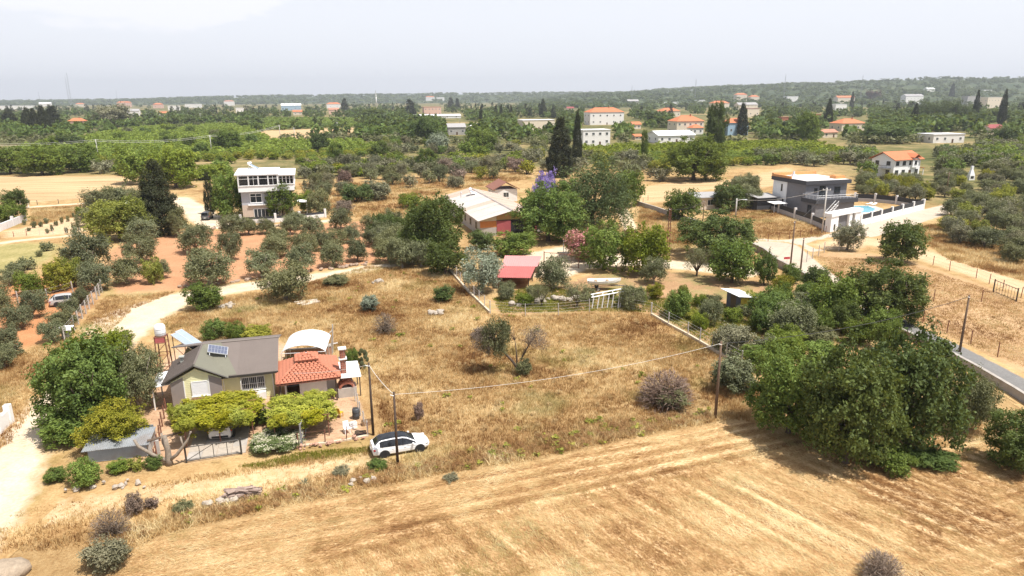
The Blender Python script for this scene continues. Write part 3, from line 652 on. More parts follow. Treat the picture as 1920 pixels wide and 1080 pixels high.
# --- single trees that stand out: shape, leaf, x, foot y, width, height (picture), label
ONE = [
 ('round','green',165,806,145,165,'large dark green tree left of the grey-roofed house'),
 ('round','bright',200,772,118,150,'bright green tree behind the dark one beside the grey house'),
 ('olive','olive',262,770,90,130,'dull olive tree against the left wall of the grey house'),
 ('citrus','yellow',222,850,118,112,'yellow-green citrus tree above the tin shed'),
 ('citrus','green',132,842,84,78,'low green citrus tree beside the gravel road bend'),
 ('bush','bright',228,656,50,44,'bright bush beside the white gravel bend above the house'),
 ('bush','bright',162,920,58,66,'bright green shrub in front of the tin shed'),
 ('bush','green',108,908,40,36,'small low shrub left of the bright shrub by the tin shed'),
 ('bush','green',384,587,66,62,'round green shrub beside the white gravel road'),
 ('olive','olive',536,562,88,70,'wide olive tree at the gravel road edge'),
 ('bush','olive',632,538,48,26,'low flat green shrub beside the gravel road'),
 ('bush','dark',833,569,39,38,'small round dark green shrub alone in the dry grass'),
 ('bush','silver',694,586,32,36,'small grey-green shrub in the dry grass'),
 ('twig','dead',722,630,58,56,'grey-brown dry shrub in the dry grass'),
 ('twig','dead',1246,776,118,108,'large dry grey shrub near the middle utility pole'),
 ('bush','olive',1372,744,82,84,'dark olive shrub behind the right utility pole'),
 ('olive','grey',1374,662,72,52,'greyish olive at the corner of the garden fence'),
 ('round','green',1478,812,140,158,'left tree of the big clump beside the stubble field'),
 ('round','dark',1585,868,168,214,'middle tree of the big clump beside the stubble field'),
 ('round','dark',1700,840,172,212,'right tree of the big clump beside the stubble field'),
 ('bush','green',1666,890,86,66,'low shrub at the foot of the big clump'),
 ('bush','green',1742,884,92,52,'spreading shrub right of the low one under the big clump'),
 ('olive','olive',1812,812,86,108,'olive tree between the big clump and the asphalt lane'),
 ('bush','dark',1898,894,112,136,'dark green shrub cut by the right picture edge'),
 ('round','dark',1650,604,134,112,'large round dark green tree over the lane'),
 ('round','green',1560,604,92,88,'green tree just left of the large round dark one'),
 ('bush','bright',1540,690,80,56,'bright shrub on top of the big clump'),
 ('olive','olive',1480,640,80,72,'olive tree behind the left side of the big clump'),
 ('bush','green',1428,700,80,60,'green shrub left of the big clump by the fence'),
 ('round','dark',1688,492,78,76,'dark tree in the fenced lot beside the dirt road'),
 ('olive','grey',1588,469,54,54,'grey-green tree in the lot facing the villa gate'),
 ('round','bright',1132,506,82,88,'bright green tree left of two behind the boat'),
 ('round','bright',1206,512,88,92,'bright green tree right of two behind the boat'),
 ('olive','olive',1226,532,48,50,'small olive tree in front of the two bright trees'),
 ('sparse','olive',1306,518,54,58,'thin open olive tree by the pale track'),
 ('round','dark',1338,482,136,84,'broad dark green tree beside the road junction'),
 ('round','green',1372,530,84,80,'lighter green tree in front of the broad dark one'),
 ('round','green',1432,534,40,62,'narrow green tree beside the concrete wall'),
 ('bush','yellow',1466,552,40,40,'yellow-green shrub by the lane wall'),
 ('round','dark',814,488,114,122,'large dark tree left of the barn'),
 ('round','dark',836,514,80,62,'dark green tree in front of the large one by the barn'),
 ('olive','silver',904,548,72,84,'silvery olive tree beside the red shed'),
 ('citrus','bright',964,484,80,56,'round bright green tree in front of the barn doors'),
 ('bush','dark',902,470,48,42,'dark shrub at the barn corner'),
 ('olive','olive',1038,542,56,60,'olive tree right of the red shed roof'),
 ('round','green',1028,452,118,108,'large leafy green tree right of the barn'),
 ('pine','pine',1110,430,150,136,'large spreading pine beside the twin track'),
 ('round','purple',1020,425,50,102,'purple flowering jacaranda crown among the green trees'),
 ('round','green',1176,386,56,66,'green tree right of the large pine'),
 ('conifer','cypress',1050,332,54,110,'broad dark cypress group tree behind the jacaranda'),
 ('cypress','cypress',1081,318,18,108,'tall slim dark cypress behind the pine'),
 ('round','green',1278,412,66,58,'green tree beside the pale shed'),
 ('round','green',1300,338,112,80,'broad green tree at the edge of the tan cut field'),
 ('poplar','dark',1342,288,40,96,'tall double dark poplar by the orange-roofed houses'),
 ('poplar','green',1207,306,13,62,'thin green poplar before the long white shed'),
 ('conifer','cypress',1390,254,24,60,'dark conifer in front of the blue house'),
 ('round','dark',1366,394,62,52,'dark tree behind the pale shed'),
 ('conifer','cypress',302,440,78,138,'tall broad dark conifer beside the olive grove'),
 ('cypress','cypress',396,402,20,78,'slim dark cypress beside the white driveway'),
 ('round','green',436,408,64,90,'green tree left of the three-storey white house'),
 ('round','green',530,408,58,66,'clipped green tree before the three-storey white house'),
 ('bush','bright',578,400,34,44,'bright shrub right of the three-storey white house'),
 ('olive','olive',598,405,40,52,'olive tree right of the three-storey white house'),
 ('round','yellow',228,450,108,78,'round spreading walnut tree at the top of the grove'),
 ('bush','green',152,406,18,20,'small green shrub above the sapling plot'),
 ('round','bright',268,344,80,72,'yellowish green tree at the wheat field end'),
 ('round','bright',330,352,86,80,'yellowish green tree behind the tall conifer'),
 ('round','green',292,322,80,48,'green tree behind the wheat field end'),
 ('round','green',428,282,52,40,'round green tree standing in the orchard'),
 ('round','green',20,326,70,50,'green tree at the left edge behind the wheat field'),
 ('round','green',80,328,80,56,'wide green tree behind the wheat field'),
 ('round','green',150,322,74,52,'green tree right of the wide one behind the wheat field'),
 ('round','dark',130,276,60,24,'dark tree at the orchard left end'),
 ('round','dark',28,392,44,38,'dark round tree by the left edge gate'),
 ('round','green',14,418,60,40,'green tree behind the white wall at the left edge'),
 ('conifer','cypress',20,242,32,38,'leftmost dark conifer on the plain'),
 ('cypress','cypress',56,252,24,50,'dark cypress left end of the left clump'),
 ('cypress','cypress',70,256,26,52,'dark cypress second in the left clump'),
 ('cypress','cypress',86,254,26,56,'dark cypress third in the left clump'),
 ('conifer','cypress',102,246,30,48,'dark cypress right end of the left clump'),
 ('round','grey',212,238,62,42,'large dull round tree on the left plain'),
 ('round','dark',700,228,44,26,'dark dome tree before the minaret'),
 ('round','green',796,268,56,50,'green tree left of the grey field barn'),
 ('citrus','silver',822,288,46,40,'pale silvery willow-like tree on the plain'),
 ('round','green',902,282,58,44,'green tree right of the silvery one'),
 ('round','dark',600,286,36,38,'dark tree in the middle of the orchard'),
 ('poplar','green',632,312,34,44,'upright green tree left of three in the orchard'),
 ('poplar','dark',714,310,40,46,'upright dark tree in the orchard centre'),
 ('poplar','green',800,320,40,42,'upright feathery tree right of three in the orchard'),
 ('bush','dark',668,382,56,40,'dark green half of the large thicket in the plum rows'),
 ('bush','grey',708,378,52,42,'greyish half of the large thicket in the plum rows'),
 ('bush','bright',768,392,44,32,'bright shrub left of the barn roof'),
 ('cypress','cypress',1551,238,16,52,'cypress right of the brick house'),
 ('cypress','cypress',1596,206,8,34,'slim cypress beside the far orange roof'),
 ('cypress','cypress',1783,188,10,32,'highest cypress on the right hill'),
 ('cypress','cypress',1713,238,14,44,'dark cypress left of the big pines'),
 ('cypress','cypress',1825,232,13,62,'tall cypress right of the big pines'),
 ('cypress','cypress',1876,234,15,66,'tall cypress nearest the right picture edge'),
 ('pine','pine',1752,232,60,44,'left wide pine on the right plain'),
 ('pine','pine',1792,234,60,46,'right wide pine on the right plain'),
 ('round','dark',1655,268,74,38,'broad dark tree left of the long white hall'),
 ('round','red',1636,188,26,20,'plum-red tree on the right hillside'),
 ('round','green',1512,270,40,60,'tall green tree left of the red-roofed bungalow'),
 ('round','dark',1878,275,50,40,'dark tree below the pink roof'),
 ('cypress','cypress',1018,220,14,34,'dark cypress left of the big white house'),
 ('cypress','cypress',1038,222,10,26,'small cypress beside the big white house'),
 ('cypress','cypress',1257,222,9,28,'cypress before the far red-roofed house'),
 ('cypress','cypress',902,240,9,38,'slim cypress right of the grey field barn'),
 ('cypress','cypress',930,226,8,30,'slim cypress left of a pair on the plain'),
 ('cypress','cypress',940,228,8,32,'slim cypress right of a pair on the plain'),
 ('cypress','cypress',958,226,8,30,'slim cypress standing apart on the plain'),
 ('conifer','cypress',648,210,16,26,'dark conifer left of the far village'),
 ('conifer','cypress',770,216,22,30,'dark conifer before the pink house'),
 ('conifer','cypress',845,205,14,22,'dark conifer behind the pink house'),
 ('conifer','cypress',858,206,12,22,'dark conifer right of the pair behind the pink house'),
 ('twig','dead',1648,1104,96,92,'bare brown shrub cut by the bottom picture edge'),
 ('bush','flower',520,850,96,54,'white-flowering oleander shrub in front of the yard'),
 ('bush','bright',226,890,38,34,'low green ground shrub at the foot of the tin shed'),
 ('bush','green',290,882,30,32,'low green shrub at the foot of the pruned trunk'),
 ('twig','dead',212,1020,86,84,'purple-brown dry shrub on the grassy bank'),
 ('bush','grey',206,1078,80,80,'olive-green half-dry shrub on the grassy bank'),
 ('bush','green',662,690,26,40,'green bush behind the tiled kitchen'),
 ('bush','bright',552,692,46,28,'green bush under the white arched shelter'),
 ('bush','green',404,640,50,46,'green bush behind the grey roof ridge'),
 ('bush','green',443,642,36,42,'second green bush behind the grey roof'),
 ('citrus','yellow',480,642,60,36,'yellow-green vine bush behind the grey roof'),
 ('bush','yellow',1412,588,40,46,'yellow-green shrub hugging the yellow shed'),
 ('bush','green',1270,600,56,62,'green shrub in the garden centre'),
 ('olive','olive',1185,580,48,44,'small olive left of the garden centre shrub'),
 ('olive','olive',1330,610,46,48,'small olive in the garden near the yellow shed'),
 ('sparse','olive',1082,576,56,48,'pale olive before the boat'),
 ('sparse','olive',1016,574,40,44,'pale olive beside the white stones'),
 ('round','pink',1092,486,72,56,'pink bougainvillea over the yard shelter'),
 ('bush','olive',1258,772,58,52,'green undergrowth inside the large dry grey shrub'),
 ('bush','yellow',258,884,30,30,'low weedy shrub between the tin shed and pruned trunk'),
 ('bush','green',486,800,44,46,'dark green bush between the two vine pergolas'),
 ('round','pink',1180,474,30,44,'pink bougainvillea peeping between the bright trees'),
]
for e in ONE:
    tree(e[0], e[1], e[2], e[3], e[4], e[5], e[6])
# the half-dead olive in the middle of the dry field: two uneven crowns on a forked stem
g = G(972, 702)
t = thing('olive_tree', 'half-dead forked olive tree in the middle of the dry field', 'tree', (g[0], g[1], 0), 0, None, (1.15, 1.15, 1.42))
b = MB(); RG = random.Random(3)
b.tube([(0.1, 0, 0), (-0.1, 0, 0.5), (-0.55, 0.1, 1.0), (-1.6, 0.3, 1.9), (-2.2, 0.5, 3.1)], [0.16, 0.13, 0.10, 0.07, 0.03], 7)
b.tube([(0, 0, 0.45), (0.35, 0.1, 1.3), (0.9, 0.2, 2.1), (1.5, 0.1, 2.9)], [0.1, 0.08, 0.05, 0.02], 6)
b.tube([(-0.1, 0, 0.5), (-0.15, 0.2, 1.5), (-0.3, 0.3, 2.6)], [0.09, 0.06, 0.02], 6)
for i in range(60):
    q = Vector(RG.choice([(-1.6, 0.3, 1.9), (-2.0, 0.45, 2.7), (0.9, 0.2, 2.1), (1.3, 0.1, 2.6), (-0.3, 0.3, 2.4), (0.4, 0.1, 1.4)]))
    d = Vector((RG.uniform(-1, 1), RG.uniform(-1, 1), RG.uniform(-0.2, 1.0)))
    b.tube([q, q+d*0.5+Vector((0, 0, 0.1)), q+d], [0.02, 0.012, 0.004], 4)
b.build('trunk', BARK, t, smooth=True)
c = put('crown', crown_mesh('olive', 1, 2), t, (-1.9, 0.4, 0.8), 0, (2.5, 2.4, 3.1)); setmat(c, LEAF['olive'])
c = put('crown', crown_mesh('sparse', 0, 2), t, (-2.9, 0.3, 0.5), 0, (2.2, 2.2, 2.9)); setmat(c, LEAF['dead'])
c = put('crown', crown_mesh('sparse', 1, 2), t, (1.4, 0.1, 1.2), 0, (2.4, 2.2, 2.3)); setmat(c, LEAF['dead'])
c = put('crown', crown_mesh('bush', 1, 2), t, (0.45, -0.2, 0.0), 0, (1.3, 1.3, 1.2)); setmat(c, LEAF['olive'])

# --- the groves whose trees can be picked out one by one: x, foot y, width, height
def grove(items, shape, leaf, desc, group, rows):
    """labels name the row (front row first) and the place in it"""
    ys = sorted(items, key=lambda e: -e[1]); per = math.ceil(len(ys)/rows)
    for r in range(rows):
        row = sorted(ys[r*per:(r+1)*per], key=lambda e: e[0])
        for i, e in enumerate(row):
            lf = e[4] if len(e) > 4 else leaf
            tree(e[5] if len(e) > 5 else shape, lf, e[0], e[1], e[2], e[3], f'{desc}, {ORD[i+1]} from left in {ORD[r+1]} row from front', group)
grove([(168,510,80,80),(265,492,58,54),(270,454,54,48),(240,532,58,54),(180,545,58,56),(288,532,34,48,'yellow','round'),(304,522,34,36),(368,474,60,54),(336,444,36,56),(394,534,80,70),(434,489,42,54),(436,442,46,40),
       (522,468,44,40),(585,442,40,38),(605,470,36,40),(640,430,40,40),(660,455,36,36),(565,512,56,56),(572,478,52,42),(492,520,56,56),(520,482,50,44),(625,500,46,50),(628,466,44,36),(670,490,40,44),(700,442,44,40),(735,435,44,44),(722,478,46,44),(755,502,56,60),(700,462,36,34),(748,470,50,46),(790,500,50,50),(466,440,36,34),(545,440,36,36),(610,545,0,0) if False else (556,430,40,34),(500,438,36,30)],
      'olive', 'olive', 'olive tree on red soil', 'olive trees on the red soil below the white house', 5)
grove([(58,552,46,44,'green','round'),(112,545,48,58,'yellow','round'),(140,538,42,56,'yellow','round'),(6,592,40,60),(62,596,46,52),(34,616,48,44),(134,598,40,40),(116,622,48,40),(100,642,44,40),(155,572,28,34),(14,655,44,46),(10,690,42,46),(30,668,30,30),(78,570,30,26),(20,535,32,32)],
      'olive', 'olive', 'olive tree in the orange-soil plot', 'olive trees in the orange-soil plot', 4)
grove([(186,400,54,46),(214,392,50,44),(242,392,52,42),(268,396,46,44),(170,424,40,34)], 'olive', 'olive', 'olive tree behind the walnut', 'olives behind the walnut tree', 1)
grove([(88,472,22,20),(74,482,14,14),(52,508,28,28),(34,518,34,30),(22,530,24,24),(122,484,14,20)], 'bush', 'olive', 'small grey shrub on the meadow', 'shrubs on the meadow', 1)
grove([(64,428,9,14),(77,426,8,11),(88,420,8,12),(106,424,8,11),(117,420,6,14),(128,416,7,12),(46,422,8,10),(54,434,8,8),(98,434,6,14),(90,438,7,10),(125,438,6,13),(140,436,9,20),(148,432,8,22),(138,408,6,10)],
      'bush', 'olive', 'sapling in the raked plot', 'saplings in the raked plot', 2)
PLUM = [(398+dx, y, 30, 34) for dx, y in ()]
rp_ = random.Random(21)
for (y, xs) in ((400, (612, 640)), (366, (584, 612, 640)), (352, (590, 622, 770, 852)), (344, (650, 690, 740, 800, 830, 866)), (334, (570, 605, 660, 698, 726, 752, 792, 822, 858, 896, 925)), (322, (580, 612, 646, 672, 705, 735, 768, 812, 842, 880, 912, 940, 970))):
    for x in xs: PLUM.append((x+rp_.uniform(-6, 6), y+rp_.uniform(-3, 3), rp_.uniform(22, 34), rp_.uniform(22, 32), rp_.choice(['grey', 'grey', 'olive', 'olive', 'dead', 'yellow'])))
grove(PLUM, 'olive', 'grey', 'greyish orchard tree behind the houses', 'greyish orchard trees in loose rows', 5)

# ================================================================== FAR HOUSES (data first: the planting keeps clear of them)
WHITE = mat('white_plaster', (0.74, 0.72, 0.70), 0.8, var=0.08, dirt=0.25, dirtc=(0.5, 0.45, 0.4))
CREAM = mat('cream_plaster', (0.66, 0.58, 0.47), 0.8, var=0.1, dirt=0.25, dirtc=(0.4, 0.33, 0.25))
PINKW = mat('pink_plaster', (0.62, 0.42, 0.34), 0.8, var=0.1, dirt=0.2)
GREYW = mat('grey_plaster', (0.36, 0.35, 0.34), 0.8, var=0.12, dirt=0.2)
BLUEW = mat('blue_plaster', (0.32, 0.44, 0.56), 0.8, var=0.1, dirt=0.2)
BRICKW = mat('red_brick_wall', (0.33, 0.13, 0.08), 0.9, var=0.25, scale=4)
TILE = mat('orange_roof_tiles', (0.50, 0.17, 0.08), 0.8, var=0.25, scale=3, dirt=0.3, dirtc=(0.25, 0.1, 0.06), bump=0.5, bscale=3)
TILED = mat('faded_roof_tiles', (0.42, 0.20, 0.14), 0.85, var=0.25, scale=3, dirt=0.3)
MAROON = mat('maroon_roof_sheet', (0.26, 0.06, 0.06), 0.6, var=0.2)
ROOFW = mat('white_roof_sheet', (0.78, 0.78, 0.80), 0.5, var=0.08, dirt=0.15)
ROOFG = mat('grey_roof_sheet', (0.33, 0.32, 0.32), 0.6, var=0.12)
FRAME = mat('white_window_frame', (0.78, 0.78, 0.76), 0.5, var=0.04)
DARKF = mat('dark_frame', (0.05, 0.045, 0.04), 0.5, var=0.1)
GLASS = glass()
# x0, x1, y roof top, y foot, roof, roof material, wall material, storeys, label
FARH = [
 (129,161,221,241,'hip',TILE,PINKW,1,'pinkish house with red roof beside the left cypresses'),
 (0,60,198,206,'flat',ROOFW,WHITE,1,'long white building at the left edge of the plain'),
 (74,96,192,200,'gable',ROOFW,WHITE,1,'small white building near the lattice masts'),
 (142,158,193,200,'hip',TILE,CREAM,1,'tiny red-roofed house right of the lattice masts'),
 (220,246,190,201,'hip',TILE,PINKW,2,'red-roofed house left of the far village'),
 (238,262,204,217,'gable',ROOFG,WHITE,1,'white house with grey roof behind the dull round tree'),
 (287,306,193,203,'hip',TILE,PINKW,1,'small pink house with red roof in the far village'),
 (299,316,209,218,'gable',TILE,WHITE,1,'low house with bright orange roof at the orchard edge'),
 (315,337,198,207,'flat',ROOFW,WHITE,1,'white shed left of the long white hall in the far village'),
 (347,378,195,202,'flat',ROOFW,WHITE,1,'long white hall in the far village'),
 (420,440,188,198,'hip',TILED,WHITE,1,'faded-roof house beyond the village hall'),
 (442,458,202,211,'flat',ROOFW,WHITE,1,'small white box house right of the village hall'),
 (527,566,194,207,'gable',ROOFW,BLUEW,1,'long pale blue hall with white roof'),
 (549,568,206,216,'gable',TILE,CREAM,1,'orange-roofed cottage in front of the blue hall'),
 (612,640,192,203,'hip',TILE,WHITE,1,'red-roofed house beyond the green orchard'),
 (616,637,202,214,'gable',TILED,PINKW,1,'pink cottage beyond the green orchard'),
 (793,830,200,216,'flat',TILED,PINKW,2,'pink flat-topped house behind the dark conifers'),
 (774,868,214,222,'gable',ROOFW,WHITE,1,'very long low white hall before the pink house'),
 (838,876,231,253,'gable',ROOFG,GREYW,1,'grey field barn with white door'),
 (880,902,231,243,'gable',ROOFW,WHITE,1,'white-roofed annex right of the grey field barn'),
 (798,816,180,189,'hip',TILE,WHITE,2,'distant red-roofed white house under the skyline'),
 (818,834,182,190,'flat',ROOFW,WHITE,2,'distant white block under the skyline'),
 (975,1046,224,243,'flat',ROOFW,CREAM,1,'long low white building behind the cypress'),
 (1062,1078,200,210,'gable',MAROON,CREAM,1,'maroon-roofed cottage left of the big white house'),
 (1100,1176,201,234,'hip',TILE,WHITE,2,'big white two-storey house with orange hip roof'),
 (1087,1150,242,273,'flat',ROOFW,WHITE,2,'white modern flat-roofed house at the orchard edge'),
 (1184,1204,228,242,'gable',TILE,CREAM,1,'small orange-roofed hut behind the modern house'),
 (1188,1207,251,262,'gable',TILE,CREAM,1,'small hut beside the modern house'),
 (1175,1200,186,197,'gable',ROOFG,GREYW,1,'grey distant house above the big white house'),
 (1228,1276,191,199,'flat',ROOFW,WHITE,1,'long white hall on the far plain'),
 (1236,1280,202,219,'hip',TILE,CREAM,1,'wide red-roofed house behind a cypress'),
 (1225,1312,244,268,'gable',ROOFW,WHITE,1,'long white shed with dark doorway by the orchard'),
 (1261,1326,216,251,'hip',TILE,CREAM,2,'two-storey house with orange roof behind the white shed'),
 (1294,1322,233,252,'hip',TILE,WHITE,1,'low orange-roofed wing of the two-storey house'),
 (1333,1371,189,206,'hip',TILE,CREAM,1,'orange-roofed house behind the poplars'),
 (1358,1408,221,254,'hip',TILE,BLUEW,1,'blue-walled house with orange roof'),
 (1305,1324,187,196,'flat',ROOFW,WHITE,1,'small white block on the far plain'),
 (1378,1403,174,190,'hip',TILE,CREAM,2,'upper orange-roofed house on the right village slope'),
 (1405,1426,178,190,'hip',TILE,CREAM,1,'small orange-roofed house right of the upper one'),
 (1380,1425,192,206,'gable',ROOFG,CREAM,2,'grey-roofed row house on the right village slope'),
 (1393,1427,203,220,'flat',MAROON,CREAM,1,'maroon-edged flat house by the dark conifer'),
 (1472,1499,180,192,'flat',ROOFW,WHITE,2,'white cube house on the right hillside'),
 (1462,1486,219,234,'flat',TILED,BRICKW,1,'brick shed left of the cypress'),
 (1520,1542,214,227,'flat',BRICKW,BRICKW,1,'dark red brick block beside the cypress'),
 (1565,1606,179,196,'gable',TILE,CREAM,1,'orange-roofed house on the right hillside'),
 (1561,1592,195,209,'flat',ROOFW,WHITE,1,'white low house beside the slim cypress'),
 (1569,1630,222,246,'hip',TILE,CREAM,1,'bungalow with red hip roof and chimney'),
 (1536,1576,242,258,'gable',TILED,CREAM,1,'faded red lean-to left of the bungalow'),
 (1690,1737,176,196,'gable',ROOFG,WHITE,2,'white house with dark grey gable roof on the hill'),
 (1806,1842,180,199,'flat',ROOFG,GREYW,2,'grey flat-roofed house on the right hill'),
 (1842,1886,182,203,'flat',ROOFW,CREAM,2,'white villa on the right hill edge'),
 (1740,1816,250,268,'flat',ROOFW,WHITE,1,'long white hall at the olive scrub edge'),
 (1848,1888,233,252,'gable',MAROON,CREAM,1,'pinkish low-roofed house at the right'),
 (1840,1862,168,174,'flat',ROOFW,WHITE,1,'small white block high on the right hill'),
 (1735,1756,164,172,'gable',ROOFW,WHITE,1,'pale house high on the right hill'),
]
AV = [(a-3, c-2, b+3, d+1) for a, b, c, d, *_ in FARH]+[(440, 300, 560, 425), (828, 350, 992, 446), (1298, 352, 1362, 398), (1432, 312, 1600, 440), (1590, 378, 1740, 440), (1650, 284, 1748, 322), (1810, 312, 1834, 340)]
AVF = [wpoly(q) for q in ([(-250, 332), (235, 328), (276, 344), (262, 362), (60, 383), (-250, 392)], [(1190, 348), (1262, 340), (1420, 324), (1482, 312), (1496, 322), (1470, 347), (1330, 357), (1190, 384)],
        [(480, 248), (560, 242), (676, 238), (680, 254), (600, 261), (510, 264)], [(1395, 440), (1560, 425), (1735, 385), (1800, 378), (1800, 395), (1740, 420), (1600, 460), (1400, 475)])]
CITRUS1 = [(30, 280), (130, 264), (250, 242), (420, 234), (490, 240), (512, 266), (680, 266), (720, 284), (600, 312), (480, 318), (420, 304), (300, 306), (60, 306)]
CITRUS2 = [(1085, 278), (1230, 276), (1440, 270), (1530, 272), (1600, 288), (1580, 306), (1480, 306), (1330, 316), (1130, 306)]
CITRUS3 = [(490, 223), (690, 224), (706, 237), (560, 241), (490, 244)]
VALLEY = [(40, 300), (180, 312), (330, 330), (450, 322), (560, 318), (700, 310), (980, 300), (980, 312), (700, 330), (560, 336), (470, 345), (440, 330), (330, 345), (240, 330), (120, 322), (30, 322)]
def in_poly(x, y, poly):
    r = False; j = poly[-1]
    for i in poly:
        if (i[1] > y) != (j[1] > y) and x < (j[0]-i[0])*(y-i[1])/(j[1]-i[1])+i[0]: r = not r
        j = i
    return r
def clear(x, y, hp=0, wp=0):
    for a, b, c, d in AV:
        if a-wp/2 < x < c+wp/2 and b < y and y-hp < d: return False
    g = G(x, y)
    return not any(in_poly(g[0], g[1], q) for q in AVF)
def banded(made, label):
    made.sort(key=lambda q: -q[0]); nb = max(1, math.ceil(len(made)/18)); per = math.ceil(len(made)/nb)
    for r in range(nb):
        for i, q in enumerate(sorted(made[r*per:(r+1)*per], key=lambda q: q[1])): q[2]['label'] = f'{label}, {ORD[i+1]} from left in {ORD[r+1]} row'
def fill(poly, n, sep, kinds, wm, hm, label, group, seed, lod=1, avoid=True, tries=60):
    """n separate trees of wm x hm metres spread over a ground area, sep apart"""
    rg = random.Random(seed); P_ = wpoly(poly); done = []; made = []
    xs = [p[0] for p in P_]; ys = [p[1] for p in P_]
    for _ in range(n*tries):
        if len(done) >= n: break
        x = rg.uniform(min(xs), max(xs)); y = rg.uniform(min(ys), max(ys))
        if not in_poly(x, y, P_) or any((x-a)**2+(y-b)**2 < sep*sep for a, b in done): continue
        W = rg.uniform(*wm); Hh = rg.uniform(*hm)
        if any((x-a)**2+(y-b)**2 < (r*0.75+W*0.3)**2 for a, b, r in TREES): continue
        px, py = PR((x, y, 0)); k = FOC/max(1.0, (np.array([x, y, 0])-CAM)@_f)
        if avoid and not clear(px, py, Hh*k, W*k): continue
        sh, lf = rg.choice(kinds); done.append((x, y)); made.append((py, px, plant(sh, lf, (x, y, 0), W, Hh, label, group, lod=lod)))
    banded(made, label)
    return done
fill([(1600, 345), (1660, 335), (1760, 330), (1920, 330), (2000, 350), (2000, 520), (1880, 490), (1760, 445), (1742, 410), (1752, 385), (1650, 372), (1600, 372)], 115, 3.8, [('olive', 'olive'), ('olive', 'grey'), ('olive', 'olive'), ('bush', 'yellow')], (3.2, 5.8), (2.8, 4.6), 'olive tree in the scrub right of the villa', 'olives in the scrub right of the villa', 11, 2)
fill([(1400, 300), (1640, 290), (1920, 272), (2040, 280), (2040, 345), (1760, 335), (1640, 345), (1600, 375), (1590, 330), (1480, 318)], 150, 5.2, [('olive', 'olive'), ('olive', 'olive'), ('olive', 'grey'), ('round', 'green'), ('citrus', 'bright')], (6, 9), (4, 6), 'olive tree on the slope behind the grey villa', 'olives behind the villa', 12, 1)
fill([(1385, 355), (1470, 345), (1470, 380), (1400, 400)], 8, 5, [('olive', 'olive'), ('olive', 'grey')], (5, 7), (4, 6), 'olive tree between the pale shed and the villa', 'olives between shed and villa', 13, 2)
fill([(985, 300), (1085, 290), (1240, 310), (1240, 340), (1190, 350), (1150, 320), (980, 330)], 26, 7, [('olive', 'olive'), ('olive', 'grey'), ('citrus', 'yellow')], (6, 8), (4, 6), 'grey-green olive at the foot of the right orchard', 'olives at the foot of the right orchard', 14, 1)
fill(VALLEY, 110, 4.6, [('citrus', 'yellow'), ('citrus', 'bright'), ('round', 'bright'), ('olive', 'grey')], (5, 8), (3.2, 5.0), 'yellow-green tree behind the white house', 'yellow-green trees behind the white house', 15, 1)
fill([(20, 262), (360, 238), (720, 238), (1000, 262), (1080, 255), (1100, 290), (960, 300), (720, 290), (700, 268), (500, 268), (420, 306), (40, 306)], 30, 14, [('round', 'green'), ('olive', 'olive'), ('round', 'bright')], (7, 11), (5, 8), 'leafy tree among the orchards of the plain', 'trees among the orchards of the plain', 16, 1)
fill([(700, 262), (1000, 255), (1060, 262), (1020, 300), (900, 312), (720, 300)], 45, 7, [('olive', 'olive'), ('olive', 'grey'), ('citrus', 'yellow'), ('round', 'green')], (5, 8), (4, 6), 'small tree on the dry slope behind the barn', 'small trees on the dry slope behind the barn', 17, 1)
fill([(925, 540), (1000, 552), (1170, 556), (1330, 560), (1420, 600), (1400, 670), (1340, 640), (1225, 575), (1100, 575), (940, 578)], 22, 2.6, [('olive', 'olive'), ('bush', 'yellow'), ('bush', 'olive'), ('bush', 'bright')], (1.2, 2.4), (1.0, 2.2), 'small shrub in the weedy fenced garden', 'shrubs in the fenced garden', 18, 2, avoid=False)
fill([(1440, 560), (1520, 580), (1560, 640), (1480, 700), (1410, 670)], 14, 2.4, [('bush', 'green'), ('bush', 'bright'), ('bush', 'olive'), ('round', 'green')], (2.4, 4.2), (2.0, 3.6), 'leafy shrub in the thicket behind the big clump', 'shrubs behind the big clump', 19, 2, avoid=False)
fill([(1470, 515), (1530, 545), (1600, 600), (1680, 640), (1660, 665), (1560, 620), (1480, 570)], 8, 3.2, [('bush', 'green'), ('bush', 'dark'), ('round', 'green')], (2.6, 4.4), (2.2, 4.0), 'green shrub along the wall of the lane', 'shrubs along the lane wall', 20, 2, avoid=False)
fill([(700, 440), (790, 430), (800, 505), (720, 500)], 10, 4, [('olive', 'olive'), ('round', 'dark')], (4, 6), (3.5, 5.0), 'olive tree crowding left of the barn', 'olives crowding left of the barn', 23, 2, avoid=False)

